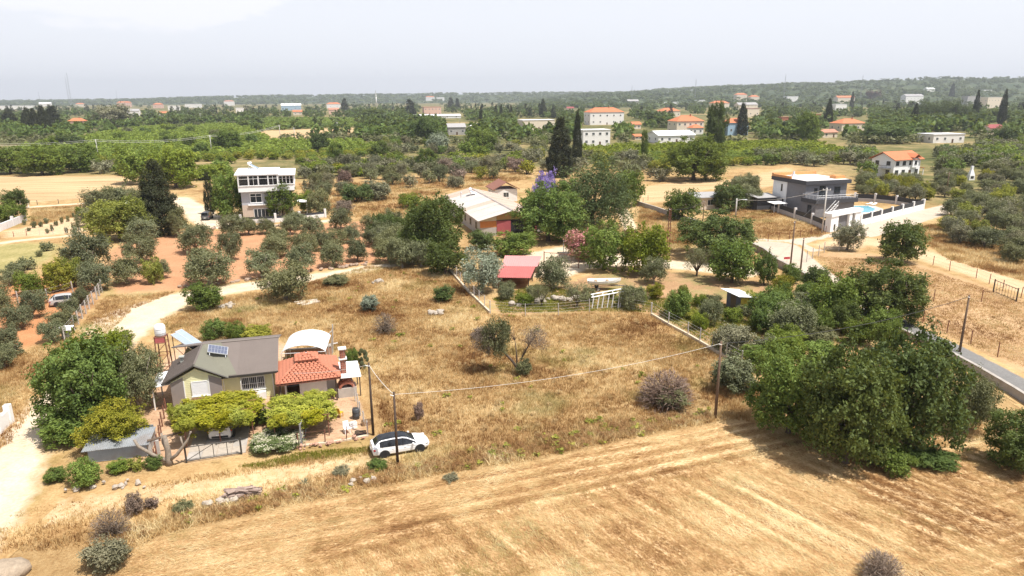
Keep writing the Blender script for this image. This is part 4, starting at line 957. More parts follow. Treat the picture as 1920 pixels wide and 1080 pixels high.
# --- citrus blocks: the nearest bushes singly, the rest as one mass
def rows(poly, dx, dy, seed, yaw=16):
    rg = random.Random(seed); P_ = wpoly(poly); a = R(yaw); out = []
    cx = sum(p[0] for p in P_)/len(P_); cy = sum(p[1] for p in P_)/len(P_); L = max(max(abs(p[0]-cx), abs(p[1]-cy)) for p in P_)*1.5
    n = int(L/min(dx, dy))+1
    for i in range(-n, n+1):
        for j in range(-n, n+1):
            u = i*dx+rg.gauss(0, 0.45); v = j*dy+rg.gauss(0, 0.3)
            x = cx+u*math.cos(a)-v*math.sin(a); y = cy+u*math.sin(a)+v*math.cos(a)
            if rg.random() < 0.93 and in_poly(x, y, P_): out.append((x, y))
    return out
def mass(name, label, spots, wm, hm, leaf, shape, seed, nvar=5, lod=0, zf=None):
    """many small far crowns joined into one mass"""
    rg = np.random.default_rng(seed); Vs, Fs, vs_ = [], [], []; off = 0
    protos = [crown(shape, 60+i, lod) for i in range(nvar)]
    for i, (x, y) in enumerate(spots):
        V, F, v = protos[i % nvar]; W = rg.uniform(*wm); Hh = rg.uniform(*hm); a = rg.uniform(0, 6.28)
        c, s = math.cos(a)*W, math.sin(a)*W
        Q = np.stack([V[:, 0]*c-V[:, 1]*s+x, V[:, 0]*s+V[:, 1]*c+y, V[:, 2]*Hh+(zf(x, y) if zf else 0)], 1)
        Vs.append(Q); Fs.append(F+off); vs_.append(np.clip(v*0.75+rg.uniform(-0.1, 0.35), 0, 1)); off += len(V)
    if not Vs: return
    o = put(name, npmesh(name, np.concatenate(Vs), np.concatenate(Fs), [LEAF[leaf]], {'v': np.concatenate(vs_)}))
    return tag(o, label, kind='stuff')
def front(sp, n):
    sp = [q for q in sp if clear(*PR((q[0], q[1], 0)), 6, 8)]
    sp.sort(key=lambda q: q[0]**2+q[1]**2)
    sp = [q for q in sp if not any((q[0]-a)**2+(q[1]-b)**2 < (r*0.9)**2 for a, b, r in TREES)]
    return sp[:n], sp[n:]
s1, m1 = front(rows(CITRUS1, 5.5, 4.6, 31), 130)
banded([(*PR((x, y, 0))[::-1], plant('citrus', 'yellow' if RT.random() < 0.35 else 'bright', (x, y, 0), RT.uniform(4, 5.2), RT.uniform(2.6, 3.5), 'citrus bush', 'citrus bushes of the left orchard', lod=1)) for x, y in s1], 'citrus bush at the front of the left orchard')
mass('citrus_orchard', 'dense green citrus orchard rows on the left plain', m1, (4.2, 5.6), (2.6, 3.6), 'bright', 'citrus', 1)
s2, m2 = front(rows(CITRUS2, 5.5, 4.6, 32), 130)
banded([(*PR((x, y, 0))[::-1], plant('citrus', 'yellow' if RT.random() < 0.3 else 'bright', (x, y, 0), RT.uniform(4, 5.2), RT.uniform(2.6, 3.5), 'citrus bush', 'citrus bushes of the right orchard', lod=1)) for x, y in s2], 'citrus bush at the front of the right orchard')
mass('citrus_orchard', 'dense green citrus orchard rows behind the pine', m2, (4.2, 5.6), (2.6, 3.6), 'bright', 'citrus', 2)
mass('citrus_orchard', 'far bright green orchard block on the plain', [q for q in rows(CITRUS3, 8, 6, 33) if clear(*PR((q[0], q[1], 0)))], (6, 8), (3, 4), 'bright', 'citrus', 3)

# --- far plain: woods and gardens that read as one mass
def far_spots(n, y0, y1, seed, x0=-260, x1=2180, pw=1.0):
    rg = random.Random(seed); out = []; C3 = [wpoly(q) for q in (CITRUS1, CITRUS2, CITRUS3)]
    clump = np.random.default_rng(seed)
    ph = clump.uniform(0, 6.28, 6)
    while len(out) < n:
        x = rg.uniform(x0, x1); y = y0+(y1-y0)*rg.random()**pw
        g = G(x, y)
        d = math.sin(g[0]*0.011+ph[0])*math.sin(g[1]*0.006+ph[1])+0.6*math.sin(g[0]*0.027+ph[2])*math.sin(g[1]*0.016+ph[3])
        if d < rg.uniform(-1.5, 0.2): continue
        kk = FOC/math.hypot(g[0], g[1])
        if not clear(x, y, 4.5*kk, 7*kk) or any(in_poly(g[0], g[1], q) for q in C3): continue
        out.append((g[0], g[1]))
    return out
mass('distant_woodland', 'distant mixed green trees spread over the plain', far_spots(1500, 193, 262, 41, pw=0.9)+far_spots(520, 212, 268, 46, x0=650), (8, 15), (6, 11), 'green', 'round', 4)
mass('distant_woodland', 'distant dark trees spread over the plain', far_spots(1300, 191, 240, 42, pw=0.9)+far_spots(300, 212, 262, 47, x0=650), (9, 17), (8, 13), 'dark', 'round', 5)
mass('distant_olive_groves', 'distant grey-green olive groves on the plain', far_spots(1500, 196, 272, 43, pw=0.8), (6, 9), (4, 6), 'olive', 'olive', 6)
mass('distant_conifers', 'distant dark pointed conifers dotted over the plain', far_spots(170, 190, 222, 44), (5, 9), (12, 19), 'cypress', 'conifer', 7)
rg_ = random.Random(45)
hs = []
while len(hs) < 2600:
    x = rg_.uniform(40, 3300); y = rg_.uniform(1550, 3400)
    if math.sin(x*0.006)*math.sin(y*0.008+1) > rg_.uniform(-1.4, 0.9)-0.4: hs.append((x, y))
mass('hill_forest', 'dark forest covering the low hill ridge at right', hs, (16, 30), (9, 16), 'dark', 'round', 8, lod=-1, zf=ground_z)
hs = [(rg_.uniform(-4700, 1700), rg_.uniform(3700, 5000)) for _ in range(2200)]
mass('hill_forest', 'dark forest strip along the skyline at left and centre', hs, (26, 44), (12, 18), 'dark', 'round', 9, lod=-1, zf=ground_z)

# --- grasses: tufts nobody could count
def in_any(X, Y, polys):
    k = np.zeros(X.shape, bool)
    for q in polys: k |= poly_sdf(X, Y, q) > 0
    return k
M_blade, nt = newmat('dry_grass_blades')
p = wpos(nt); at = N(nt, 'Attribute', attribute_name='v').outputs['Fac']
n1 = noise(nt, p, 0.085, 5, 0.6)
n0 = noise(nt, sc(nt, p, (1, 1, 1), (9, 3, 0)), 0.30, 4, 0.6)
f = math_(nt, 'ADD', math_(nt, 'MULTIPLY', at, 0.45), math_(nt, 'ADD', mrange(nt, n1, 0.32, 0.68, -0.12, 0.50), mrange(nt, n0, 0.32, 0.68, -0.14, 0.26)))
c = ramp(nt, f, [(0.18, (0.25, 0.125, 0.05)), (0.40, (0.48, 0.31, 0.135)), (0.60, (0.64, 0.485, 0.25)), (0.85, (0.80, 0.69, 0.43))])
gq = noise(nt, sc(nt, p, (1, 1, 1), (-14, 55, 0)), 0.11, 6, 0.65)
c = mixcol(nt, mrange(nt, gq, 0.54, 0.68, 0, 0.6), c, (0.27, 0.25, 0.08))
d_ = N(nt, 'BsdfDiffuse', {'Color': c}); t_ = N(nt, 'BsdfTranslucent', {'Color': c})
finish(nt, N(nt, 'MixShader', {0: 0.3, 1: d_.outputs[0], 2: t_.outputs[0]}).outputs[0])
def tufts(name, label, poly, n, hgt, wid, nb, spread, seed, holes=(), mt=None, lean=0.35, dirv=None, clumpy=0.0, world=False):
    rg = np.random.default_rng(seed); P_ = poly if world else wpoly(poly)
    x0, x1 = min(p[0] for p in P_), max(p[0] for p in P_); y0, y1 = min(p[1] for p in P_), max(p[1] for p in P_)
    X = rg.uniform(x0, x1, n*4); Y = rg.uniform(y0, y1, n*4)
    k = poly_sdf(X, Y, P_) > 0
    for h in holes: k &= ~(poly_sdf(X, Y, h) > -0.1)
    if clumpy:
        s = np.sin(X*0.8+1.3*np.sin(Y*0.5))*np.sin(Y*0.9+1.1*np.sin(X*0.37))+0.6*np.sin(X*0.31+Y*0.23)
        k &= s*0.5+rg.normal(0, 0.5, len(X)) > rg.uniform(-1.4, clumpy*0.7, len(X))
    if dirv is not None:        # straw lies in swathes 1.35 m apart
        L_ = math.hypot(*dirv); dd = (X*-dirv[1]+Y*dirv[0])/L_
        k &= np.sin(dd*4.65+1.6*np.sin(X*0.13+Y*0.09)+0.9*np.sin(X*0.31-Y*0.17))*0.6 > rg.uniform(-1.3, 0.8, len(X))
    X, Y = X[k][:n], Y[k][:n]; n = len(X)
    th = hgt*rg.uniform(0.45, 1.3, n)
    B = n*nb; i = np.repeat(np.arange(n), nb)
    bx = X[i]+rg.normal(0, spread, B); by = Y[i]+rg.normal(0, spread, B)
    a = rg.uniform(0, 6.283, B); L = th[i]*rg.uniform(0.6, 1.2, B)
    if dirv is None: lx, ly = rg.normal(0, lean, B)*L, rg.normal(0, lean, B)*L
    else:
        da = math.atan2(dirv[1], dirv[0])+rg.normal(0, 0.45, B)+np.where(rg.random(B) < 0.5, 0, math.pi)
        lx, ly = np.cos(da)*L, np.sin(da)*L; L = L*0.25; a = da+math.pi/2
    wd = wid*rg.uniform(0.6, 1.4, B)
    V = np.stack([np.stack([bx-np.cos(a)*wd, by-np.sin(a)*wd, np.full(B, 0.005)], 1), np.stack([bx+np.cos(a)*wd, by+np.sin(a)*wd, np.full(B, 0.005)], 1), np.stack([bx+lx, by+ly, L+0.02], 1)], 1).reshape(-1, 3)
    v = np.repeat(np.clip(rg.uniform(0, 1, n)[i]*0.6+rg.uniform(0, 1, B)*0.4, 0, 1), 3)
    o = put(name, npmesh(name, V, np.arange(B*3).reshape(B, 3), [mt or M_blade], {'v': v}))
    return tag(o, label, kind='stuff')
YARD = wpoly([(262, 872), (350, 868), (455, 851), (690, 817), (668, 745), (655, 690), (520, 640), (330, 650), (292, 700), (270, 780)])
CARP = wpoly([(690, 868), (800, 846), (815, 825), (700, 845)])
TRK = wpoly([(-100, 990), (60, 978), (300, 936), (600, 890), (700, 872), (700, 858), (600, 872), (300, 915), (60, 955), (-100, 960)])
tufts('dry_grass', 'tall dry golden grass of the middle field', [(690, 500), (835, 510), (918, 590), (1047, 592), (1160, 582), (1221, 592), (1335, 660), (1420, 720), (1400, 780), (1150, 828), (1000, 862), (840, 886), (620, 930), (450, 968), (300, 1003), (120, 1030), (-120, 1040), (-120, 1000), (60, 985), (300, 905), (690, 845), (720, 800), (665, 660), (330, 640), (300, 600), (420, 558), (560, 535)], 44000, 0.34, 0.024, 6, 0.12, 51, (YARD, CARP, TRK), clumpy=0.9)
tufts('dry_grass', 'coarse brown grass on the bank above the stubble', [(240, 1040), (300, 1003), (450, 968), (620, 930), (840, 886), (1000, 862), (1150, 828), (1340, 792), (1340, 772), (1150, 800), (1000, 826), (840, 858), (620, 900), (450, 938), (300, 975), (150, 1030)], 7500, 0.42, 0.026, 6, 0.16, 52, lean=0.6, clumpy=0.8)
HEAD = [(200, 1095), (262, 1022), (450, 980), (620, 938), (840, 894), (1000, 870), (1150, 835), (1340, 799), (1430, 792), (1430, 850), (1150, 905), (840, 985), (500, 1095)]
tufts('dry_grass', 'loose straw swathes along the edge of the stubble field', HEAD, 11000, 0.42, 0.016, 4, 0.12, 53, dirv=EDGE)
tufts('dry_grass', 'loose straw swathes across the stubble field', [(300, 1130), (500, 1090), (840, 980), (1150, 900), (1430, 845), (1430, 792), (1800, 800), (1960, 880), (1960, 1130)], 24000, 0.42, 0.016, 4, 0.12, 60, dirv=ROWS)
tufts('dry_grass', 'dry grass on the strip beside the asphalt lane', [(1340, 780), (1420, 720), (1540, 700), (1800, 780), (1920, 800), (1980, 900), (1800, 810), (1420, 795)], 7000, 0.35, 0.02, 6, 0.1, 54)
tufts('dry_grass', 'thin dry grass between the gravel road and the left edge', [(-80, 700), (60, 655), (140, 625), (200, 555), (330, 548), (250, 580), (190, 640), (90, 730), (20, 830), (-80, 900)], 6000, 0.35, 0.02, 6, 0.1, 55)
tufts('dry_grass', 'dry weeds in the fenced lots at right', [(1520, 480), (1690, 490), (1920, 565), (1980, 680), (1920, 690), (1800, 640), (1600, 545)], 12000, 0.22, 0.022, 5, 0.14, 56, clumpy=0.3)
tufts('dry_grass', 'dry weeds of the empty lot before the villa', [(1290, 440), (1400, 385), (1440, 388), (1550, 428), (1540, 445), (1410, 450)], 7000, 0.35, 0.03, 5, 0.15, 57, clumpy=0.6)
tufts('green_weeds', 'green weeds in the fenced garden', [(925, 560), (1000, 535), (1170, 560), (1330, 560), (1440, 600), (1400, 690), (1335, 650), (1225, 586), (1100, 584), (940, 588)], 9000, 0.30, 0.026, 5, 0.12, 58, mt=LEAF['yellow'], clumpy=0.5)
tufts('green_weeds', 'green grass strip beside the dusty track', [(480, 880), (690, 848), (700, 838), (560, 850), (450, 875)], 1500, 0.16, 0.02, 5, 0.1, 59, mt=LEAF['yellow'])

# brown and olive weed clumps on the bank and through the dry field
def weed_spots(poly, n, seed):
    rg = random.Random(seed); P_ = wpoly(poly); xs = [q[0] for q in P_]; ys = [q[1] for q in P_]; out = []
    while len(out) < n:
        x = rg.uniform(min(xs), max(xs)); y = rg.uniform(min(ys), max(ys))
        if in_poly(x, y, P_) and not in_poly(x, y, YARD) and not in_poly(x, y, TRK): out.append((x, y))
    return out
BANK = [(240, 1036), (300, 1000), (450, 966), (620, 928), (840, 884), (1000, 860), (1150, 826), (1340, 790), (1340, 768), (1150, 796), (1000, 824), (840, 856), (720, 880), (620, 902), (450, 938), (300, 975), (150, 1030)]
FIELD = [(690, 510), (835, 515), (918, 595), (1160, 590), (1221, 600), (1335, 665), (1400, 740), (1340, 780), (1000, 840), (830, 850), (720, 800), (665, 660), (420, 620), (340, 600), (420, 562), (560, 540)]
mass('dry_weeds', 'rust-brown weed clumps along the bank above the stubble', weed_spots(BANK, 330, 71), (0.5, 1.1), (0.3, 0.6), 'rust', 'twig', 72, lod=1, nvar=4)
mass('dry_weeds', 'pale straw weed clumps through the dry field', weed_spots(FIELD, 420, 73), (0.4, 1.0), (0.3, 0.7), 'straw', 'twig', 74, lod=1, nvar=4)
mass('green_weeds', 'olive-green weed clumps along the bank and field', weed_spots(BANK, 60, 75)+weed_spots(FIELD, 60, 76), (0.4, 0.9), (0.2, 0.45), 'yellow', 'bush', 77, lod=0, nvar=4)

tufts('dry_grass', 'dry grass under the olives right of the dirt road', [(1700, 430), (1760, 420), (1960, 480), (1980, 545), (1900, 522), (1780, 488)], 8000, 0.45, 0.04, 5, 0.18, 61, clumpy=0.4)
tufts('dry_grass', 'dry grass slope between barn and pale shed lot', [(1200, 385), (1310, 428), (1290, 470), (1215, 475), (1195, 430)], 6000, 0.4, 0.035, 5, 0.16, 62, clumpy=0.4)
tufts('dry_grass', 'dry grass around the plum rows behind the houses', [(560, 345), (760, 340), (960, 318), (1000, 335), (830, 360), (760, 405), (600, 410)], 14000, 0.5, 0.06, 5, 0.25, 63, clumpy=0.5)
tufts('dry_grass', 'dry grass strip between meadow and wheat field', [(60, 392), (150, 388), (160, 402), (60, 425)], 2500, 0.45, 0.05, 5, 0.2, 64)

tufts('dry_grass', 'short trodden grass on the dusty track', [(20, 985), (160, 965), (300, 938), (600, 892), (700, 876), (700, 858), (600, 870), (300, 912), (160, 938), (20, 958)], 700, 0.14, 0.02, 6, 0.10, 66, clumpy=0.6)

# ================================================================== BUILDINGS
def window(root, side, u, v, z, ww, wh, frame=None, n=2, bar=0.07, pane=None, name='window', transom=False):
    """window on a wall: side f (-y), l (-x), r (+x); (u, v) centre on the wall face, z = sill"""
    rz = {'f': 0, 'l': -math.pi/2, 'r': math.pi/2, 'b': math.pi}[side]
    b = MB(); h = ww/2; t = 0.07
    b.box(-h, -t, 0, -h+bar, 0, wh); b.box(h-bar, -t, 0, h, 0, wh); b.box(-h+bar, -t, 0, h-bar, 0, bar); b.box(-h+bar, -t, wh-bar, h-bar, 0, wh)
    for i in range(1, n):
        x = -h+ww*i/n; b.box(x-bar*0.4, -t*0.8, bar, x+bar*0.4, 0, wh-bar)
    if transom: b.box(-h+bar, -t*0.75, wh*0.68-bar*0.4, h-bar, 0, wh*0.68+bar*0.4)
    b.box(-h-0.06, -t-0.06, -0.06, h+0.06, 0, -0.002)
    o = b.build(name, frame or FRAME, root, (u, v, z), rz)
    MB().box(-h+bar*0.8, -0.022, bar*0.8, h-bar*0.8, -0.004, wh-bar*0.8).build('pane', pane or GLASS, o)
    return o
def door(root, side, u, v, z, ww, wh, m, handle=True):
    rz = {'f': 0, 'l': -math.pi/2, 'r': math.pi/2}[side]
    b = MB(); b.box(-ww/2, -0.05, 0, ww/2, 0, wh); b.box(-ww/2+0.12, -0.065, 0.15, ww/2-0.12, -0.051, wh*0.45); b.box(-ww/2+0.12, -0.065, wh*0.52, ww/2-0.12, -0.051, wh-0.15)
    o = b.build('door', m, root, (u, v, z), rz)
    if handle: MB().box(ww*0.32, -0.10, wh*0.45, ww*0.42, -0.066, wh*0.49).build('handle', DARKF, o)
    return o
def roof_mb(x0, x1, y0, y1, z, rh, kind, ov=0.5, th=0.16):
    b = MB(); x0 -= ov; x1 += ov; y0 -= ov; y1 += ov; W = x1-x0; D = y1-y0
    if kind == 'flat':
        b.box(x0+ov*0.4, y0+ov*0.4, z, x1-ov*0.4, y1-ov*0.4, z+0.25); b.box(x0+ov, y0+ov, z+0.252, x1-ov, y1-ov, z+0.30); return b
    if kind == 'gable':     # ridge along x
        ym = (y0+y1)/2
        b.slab([(x0, y0, z), (x1, y0, z), (x1, ym, z+rh), (x0, ym, z+rh)], th); b.slab([(x1, y1, z), (x0, y1, z), (x0, ym, z+rh+0.003), (x1, ym, z+rh+0.003)], th)
    elif kind == 'gabley':  # ridge along y, gable to the front
        xm = (x0+x1)/2
        b.slab([(x0, y1, z), (x0, y0, z), (xm, y0, z+rh), (xm, y1, z+rh)], th); b.slab([(x1, y0, z), (x1, y1, z), (xm, y1, z+rh+0.003), (xm, y0, z+rh+0.003)], th)
    else:
        k = min(W, D)/2*0.98
        r0 = ((x0+k, (y0+y1)/2, z+rh), (x1-k, (y0+y1)/2, z+rh)) if W >= D else (((x0+x1)/2, y0+k, z+rh), ((x0+x1)/2, y1-k, z+rh))
        A, B_, C, D_ = (x0, y0, z), (x1, y0, z), (x1, y1, z), (x0, y1, z)
        if W >= D: b.add([A, B_, C, D_, r0[0], r0[1]], [(0, 1, 5, 4), (1, 2, 5), (2, 3, 4, 5), (3, 0, 4), (3, 2, 1, 0)])
        else: b.add([A, B_, C, D_, r0[0], r0[1]], [(0, 1, 4), (1, 2, 5, 4), (2, 3, 5), (3, 0, 4, 5), (3, 2, 1, 0)])
    return b
def house(name, label, loc, yaw, W, D, Hw, roof, rh, wallm, roofm, storeys=1, nwin=3, side='l', frame=None, dark=None, ov=0.5, doorm=None, chimney=False, winh=1.3):
    t = thing(name, label, 'house' if 'house' in name else 'building', loc, yaw)
    b = MB(); b.box(-W/2, 0, 0, W/2, D, Hw)
    if roof == 'gable':
        for sx in (-1, 1):
            x = sx*(W/2-0.11); b.add([(x-0.1, 0.05, Hw), (x-0.1, D-0.05, Hw), (x-0.1, D/2, Hw+rh*0.86), (x+0.1, 0.05, Hw), (x+0.1, D-0.05, Hw), (x+0.1, D/2, Hw+rh*0.86)], [(0, 2, 1), (3, 4, 5), (0, 3, 5, 2), (1, 2, 5, 4)])
    b.build('wall', wallm, t)
    rf = roof_mb(-W/2, W/2, 0, D, Hw+0.03, rh, roof, ov).build('roof', roofm, t)
    if chimney:
        c = MB(); c.box(W*0.12, D*0.4, Hw+rh*0.5, W*0.12+0.6, D*0.4+0.6, Hw+rh+0.9); c.box(W*0.12-0.08, D*0.4-0.08, Hw+rh+0.902, W*0.12+0.68, D*0.4+0.68, Hw+rh+1.05); c.build('chimney', BRICKW, rf)
    sh = Hw/storeys; wh = min(winh, sh*0.5)
    for s in range(storeys):
        for i in range(nwin):
            u = -W/2+W*(i+0.5)/nwin
            if s == 0 and doorm and i == nwin//2: door(t, 'f', u, -0.002, 0.05, 1.1, min(2.1, sh*0.75), doorm); continue
            window(t, 'f', u, -0.002, s*sh+sh*0.35, min(1.5, W/nwin*0.55), wh, frame, 2)
        for i in range(2):
            v = D*(i+0.5)/2
            window(t, side, -W/2-0.002 if side == 'l' else W/2+0.002, v, s*sh+sh*0.35, min(1.4, D/2*0.5), wh, frame, 2)
    return t
DOORB = mat('brown_door', (0.10, 0.05, 0.03), 0.6, var=0.15)
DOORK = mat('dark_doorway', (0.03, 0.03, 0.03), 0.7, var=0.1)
RH = random.Random(5)
for (x0, x1, y0, y1, rk, rm, wm_, st, lab) in FARH:
    xc = (x0+x1)/2; g = GT(xc, y1); W = (x1-x0)*MPP(xc, y1, g); Ht = HG(xc, y1, y0, g); z0 = max(g[2]-0.5, 0)
    D = min(max(W*0.55, 7.0), 16.0); dep = CH/math.hypot(g[0], g[1]); Ht = max(3.0*st*0.9, Ht-D*0.5*dep)
    rh = 0.25 if rk == 'flat' else min(0.36*Ht, 0.22*D+0.8)
    W = W/(1+0.28*D/W) if D < W else W*0.8
    yaw = 16 if xc < 1500 else RH.choice([10, 16, 20]); side = 'r' if xc < 560 else 'l'
    near = (x1-x0) > 30
    house('house' if not any(k in lab for k in ('hall', 'shed', 'barn', 'hut', 'annex')) else 'farm_building', lab, (g[0], g[1], z0), yaw, W, D, Ht-rh, rk, rh, wm_, rm, st, max(2, min(5, int(W/4))) if near else 2, side,
          doorm=DOORB if near else None, chimney=(rk == 'hip' and near), winh=min(1.5, Ht*0.3))

# ------------------------------------------------------------------ small grey-roofed house
YAW = 16
SIDING = mat('pale_yellow_siding', (0.70, 0.67, 0.40), 0.7, var=0.06, dirt=0.12)
TAUPE = mat('taupe_panel', (0.26, 0.225, 0.205), 0.75, var=0.08, dirt=0.1)
ROOFT = mat('taupe_metal_roof', (0.165, 0.138, 0.124), 0.55, var=0.07, scale=0.8, dirt=0.12, dirtc=(0.22, 0.19, 0.16))
ROOFT2 = mat('greenish_metal_roof', (0.17, 0.165, 0.128), 0.55, var=0.07, scale=0.8)
SHUT = mat('white_shutter', (0.82, 0.83, 0.84), 0.4, var=0.03)
o = G(515, 750)
hs_ = thing('house', 'small pale yellow house with grey-brown metal roof', 'house', (o[0], o[1], 0), YAW)
b = MB(); b.box(-8.3, 0.9, 0, 0, 10.2, 2.56); b.box(-8.3, 0.25, 0, -4.2, 0.9, 2.56)
b.add([(-8.3, 0.25, 2.56), (-4.2, 0.25, 2.56), (-6.25, 0.25, 3.62), (-8.3, 5.5, 2.56), (-4.2, 5.5, 2.56), (-6.25, 5.5, 3.62)], [(0, 1, 2), (3, 5, 4), (0, 2, 5, 3), (1, 4, 5, 2)])
b.add([(-0.2, 0.9, 2.56), (-0.2, 10.2, 2.56), (-0.2, 5.55, 3.75), (-0.02, 0.9, 2.56), (-0.02, 10.2, 2.56), (-0.02, 5.55, 3.75)], [(0, 2, 1), (3, 4, 5), (0, 3, 5, 2), (1, 2, 5, 4)])
b.build('wall', SIDING, hs_)
# lap siding strips, stepped boards joined (each under ten pixels)
b = MB()
for i in range(15):
    z = 0.05+i*0.165
    b.hexa([(-4.19, 0.876, z), (-0.02, 0.876, z), (-0.02, 0.899, z), (-4.19, 0.899, z)], [(-4.19, 0.892, z+0.16), (-0.02, 0.892, z+0.16), (-0.02, 0.899, z+0.16), (-4.19, 0.899, z+0.16)])
for i in range(21):
    z = 0.05+i*0.165; x0, x1 = -7.2, -5.3
    if z > 2.4:
        k = (z-2.4)/1.06; x0, x1 = max(-8.2+2.05*k, -7.2)+0.12, min(-4.3-2.05*k, -5.3)-0.12
    if x1-x0 < 0.2: continue
    b.hexa([(x0, 0.226, z), (x1, 0.226, z), (x1, 0.249, z), (x0, 0.249, z)], [(x0, 0.242, z+0.16), (x1, 0.242, z+0.16), (x1, 0.249, z+0.16), (x0, 0.249, z+0.16)])
tag(b.build('siding', SIDING, hs_), kind='stuff')
for (x0, x1) in ((-8.3, -7.28), (-5.22, -4.2)):
    b = MB(); b.hexa([(x0, 0.20, 0.02), (x1, 0.20, 0.02), (x1, 0.248, 0.02), (x0, 0.248, 0.02)], [(x0, 0.20, 2.5 if x0 < -6 else 2.95), (x1, 0.20, 2.95 if x0 < -6 else 2.5), (x1, 0.248, 2.95 if x0 < -6 else 2.5), (x0, 0.248, 2.5 if x0 < -6 else 2.95)])
    b.build('corner_panel', TAUPE, hs_)
for x in (-7.24, -5.26, -4.16, -0.03):
    y = 0.19 if x < -4.18 else 0.86
    MB().box(x-0.04, y, 0.02, x+0.04, y+0.06, 2.6 if x < -4.2 else 2.5).build('trim', FRAME, hs_)
rf = MB()   # front slope of the main roof, cross gable, rear slope
rf.slab([(-4.35, 0.35, 2.62), (0.5, 0.35, 2.62), (0.5, 5.55, 4.02), (-6.25, 5.55, 4.02), (-4.45, 0.9, 2.75)], 0.10)
rf.slab([(0.5, 10.7, 2.62), (-8.9, 10.7, 2.62), (-8.9, 5.553, 4.02), (0.5, 5.553, 4.02)], 0.10)
ro = rf.build('roof', ROOFT, hs_)
g2 = MB()
g2.slab([(-8.95, 5.6, 2.62), (-8.95, 0.02, 2.62), (-6.25, 0.02, 4.06), (-6.25, 5.6, 4.06)], 0.10)
g2.build('roof_panel', ROOFT, ro)
g2 = MB(); g2.slab([(-3.62, 0.02, 2.62), (-3.62, 0.6, 2.635), (-6.246, 5.6, 4.075), (-6.246, 0.02, 4.075)], 0.10); g2.build('roof_panel', ROOFT2, ro)
g2 = MB(); g2.slab([(-4.3, 0.42, 2.66), (-2.95, 0.42, 2.66), (-4.6, 5.5, 4.045), (-6.2, 5.5, 4.045)], 0.02); g2.build('roof_panel', ROOFT2, ro)
b = MB()
for i in range(28):     # standing ribs down the front slope
    x = -2.9+i*0.12
    if x > 0.45: break
    b.hexa([(x, 0.36, 2.622), (x+0.03, 0.36, 2.622), (x+0.03, 5.5, 4.007), (x, 5.5, 4.007)], [(x, 0.36, 2.645), (x+0.03, 0.36, 2.645), (x+0.03, 5.5, 4.03), (x, 5.5, 4.03)])
for i in range(44):     # and down the left gable slope
    y = 0.06+i*0.125
    b.hexa([(-8.94, y, 2.625), (-6.27, y, 4.05), (-6.27, y+0.03, 4.05), (-8.94, y+0.03, 2.625)], [(-8.94, y, 2.648), (-6.27, y, 4.073), (-6.27, y+0.03, 4.073), (-8.94, y+0.03, 2.648)])
tag(b.build('ribs', ROOFT, ro), kind='stuff')
b = MB(); b.box(-4.2, 0.28, 2.42, 0.52, 0.345, 2.60); b.build('fascia', DARKF, ro)
b = MB(); b.bar((-8.95, -0.03, 2.58), (-6.25, -0.03, 4.0), 0.10); b.bar((-6.25, -0.03, 4.0), (-3.6, -0.03, 2.58), 0.10); b.build('fascia', DARKF, ro)
b = MB(); b.bar((-6.25, 0.05, 4.09), (-6.25, 5.5, 4.09), 0.12); b.bar((-6.2, 5.56, 4.06), (0.5, 5.56, 4.06), 0.12); b.build('ridge_cap', ROOFT, ro)
b = MB(); b.box(-7.85, 3.2, 3.15, -7.6, 3.45, 3.75); b.box(-7.95, 3.1, 3.752, -7.5, 3.55, 3.84); b.build('vent_pipe', mat('old_vent_metal', (0.35, 0.36, 0.33), 0.6), ro)
w1 = window(hs_, 'f', -6.0, 0.20, 1.15, 1.35, 1.35, FRAME, 1, pane=SHUT)
b = MB()
for i in range(9): b.box(-0.6, -0.05, 0.08+i*0.133, 0.6, -0.024, 0.19+i*0.133)
b.build('shutter', SHUT, w1)
w2 = window(hs_, 'f', -1.72, 0.868, 0.95, 2.0, 1.2, FRAME, 3)
b = MB()
for i in range(13): b.bar((-0.96+i*0.16, -0.2, -0.05), (-0.96+i*0.16, -0.2, 1.25), 0.02)
for z in (-0.05, 0.6, 1.25): b.bar((-1.0, -0.2, z), (1.0, -0.2, z), 0.025)
b.build('grille', FRAME, w2)
b = MB(); b.hexa([(-1.0, -0.07, 1.18), (1.0, -0.07, 1.18), (1.0, -0.5, 0.9), (-1.0, -0.5, 0.9)], [(-1.0, -0.07, 1.21), (1.0, -0.07, 1.21), (1.0, -0.5, 0.93), (-1.0, -0.5, 0.93)]) if False else b.tube([(-0.98, -0.1, 1.2), (-0.98, -0.5, 0.95), (-0.98, -0.62, 0.3)], [0.03, 0.03, 0.03], 6); b.build('awning_arm', FRAME, w2)
door(hs_, 'l', -8.302, 1.6, 0.05, 1.0, 2.05, mat('pale_grey_door', (0.55, 0.55, 0.57), 0.5))
door(hs_, 'l', -8.302, 2.9, 0.05, 1.0, 2.05, mat('pale_grey_door', (0.55, 0.55, 0.57), 0.5))
b = MB(); b.slab([(-10.0, 0.6, 2.15), (-8.31, 0.6, 2.35), (-8.31, 4.2, 2.35), (-10.0, 4.2, 2.15)], 0.06); po = b.build('porch_roof', ROOFW, hs_)
for y in (0.75, 4.0): MB().box(-9.9, y-0.05, 0, -9.8, y+0.05, 2.08).build('post', FRAME, hs_)
b = MB(); b.box(-1.6, 0.35, 0.05, -0.7, 0.86, 0.75); b.box(-1.55, 0.335, 0.15, -1.1, 0.349, 0.65); b.build('air_conditioner', FRAME, hs_)
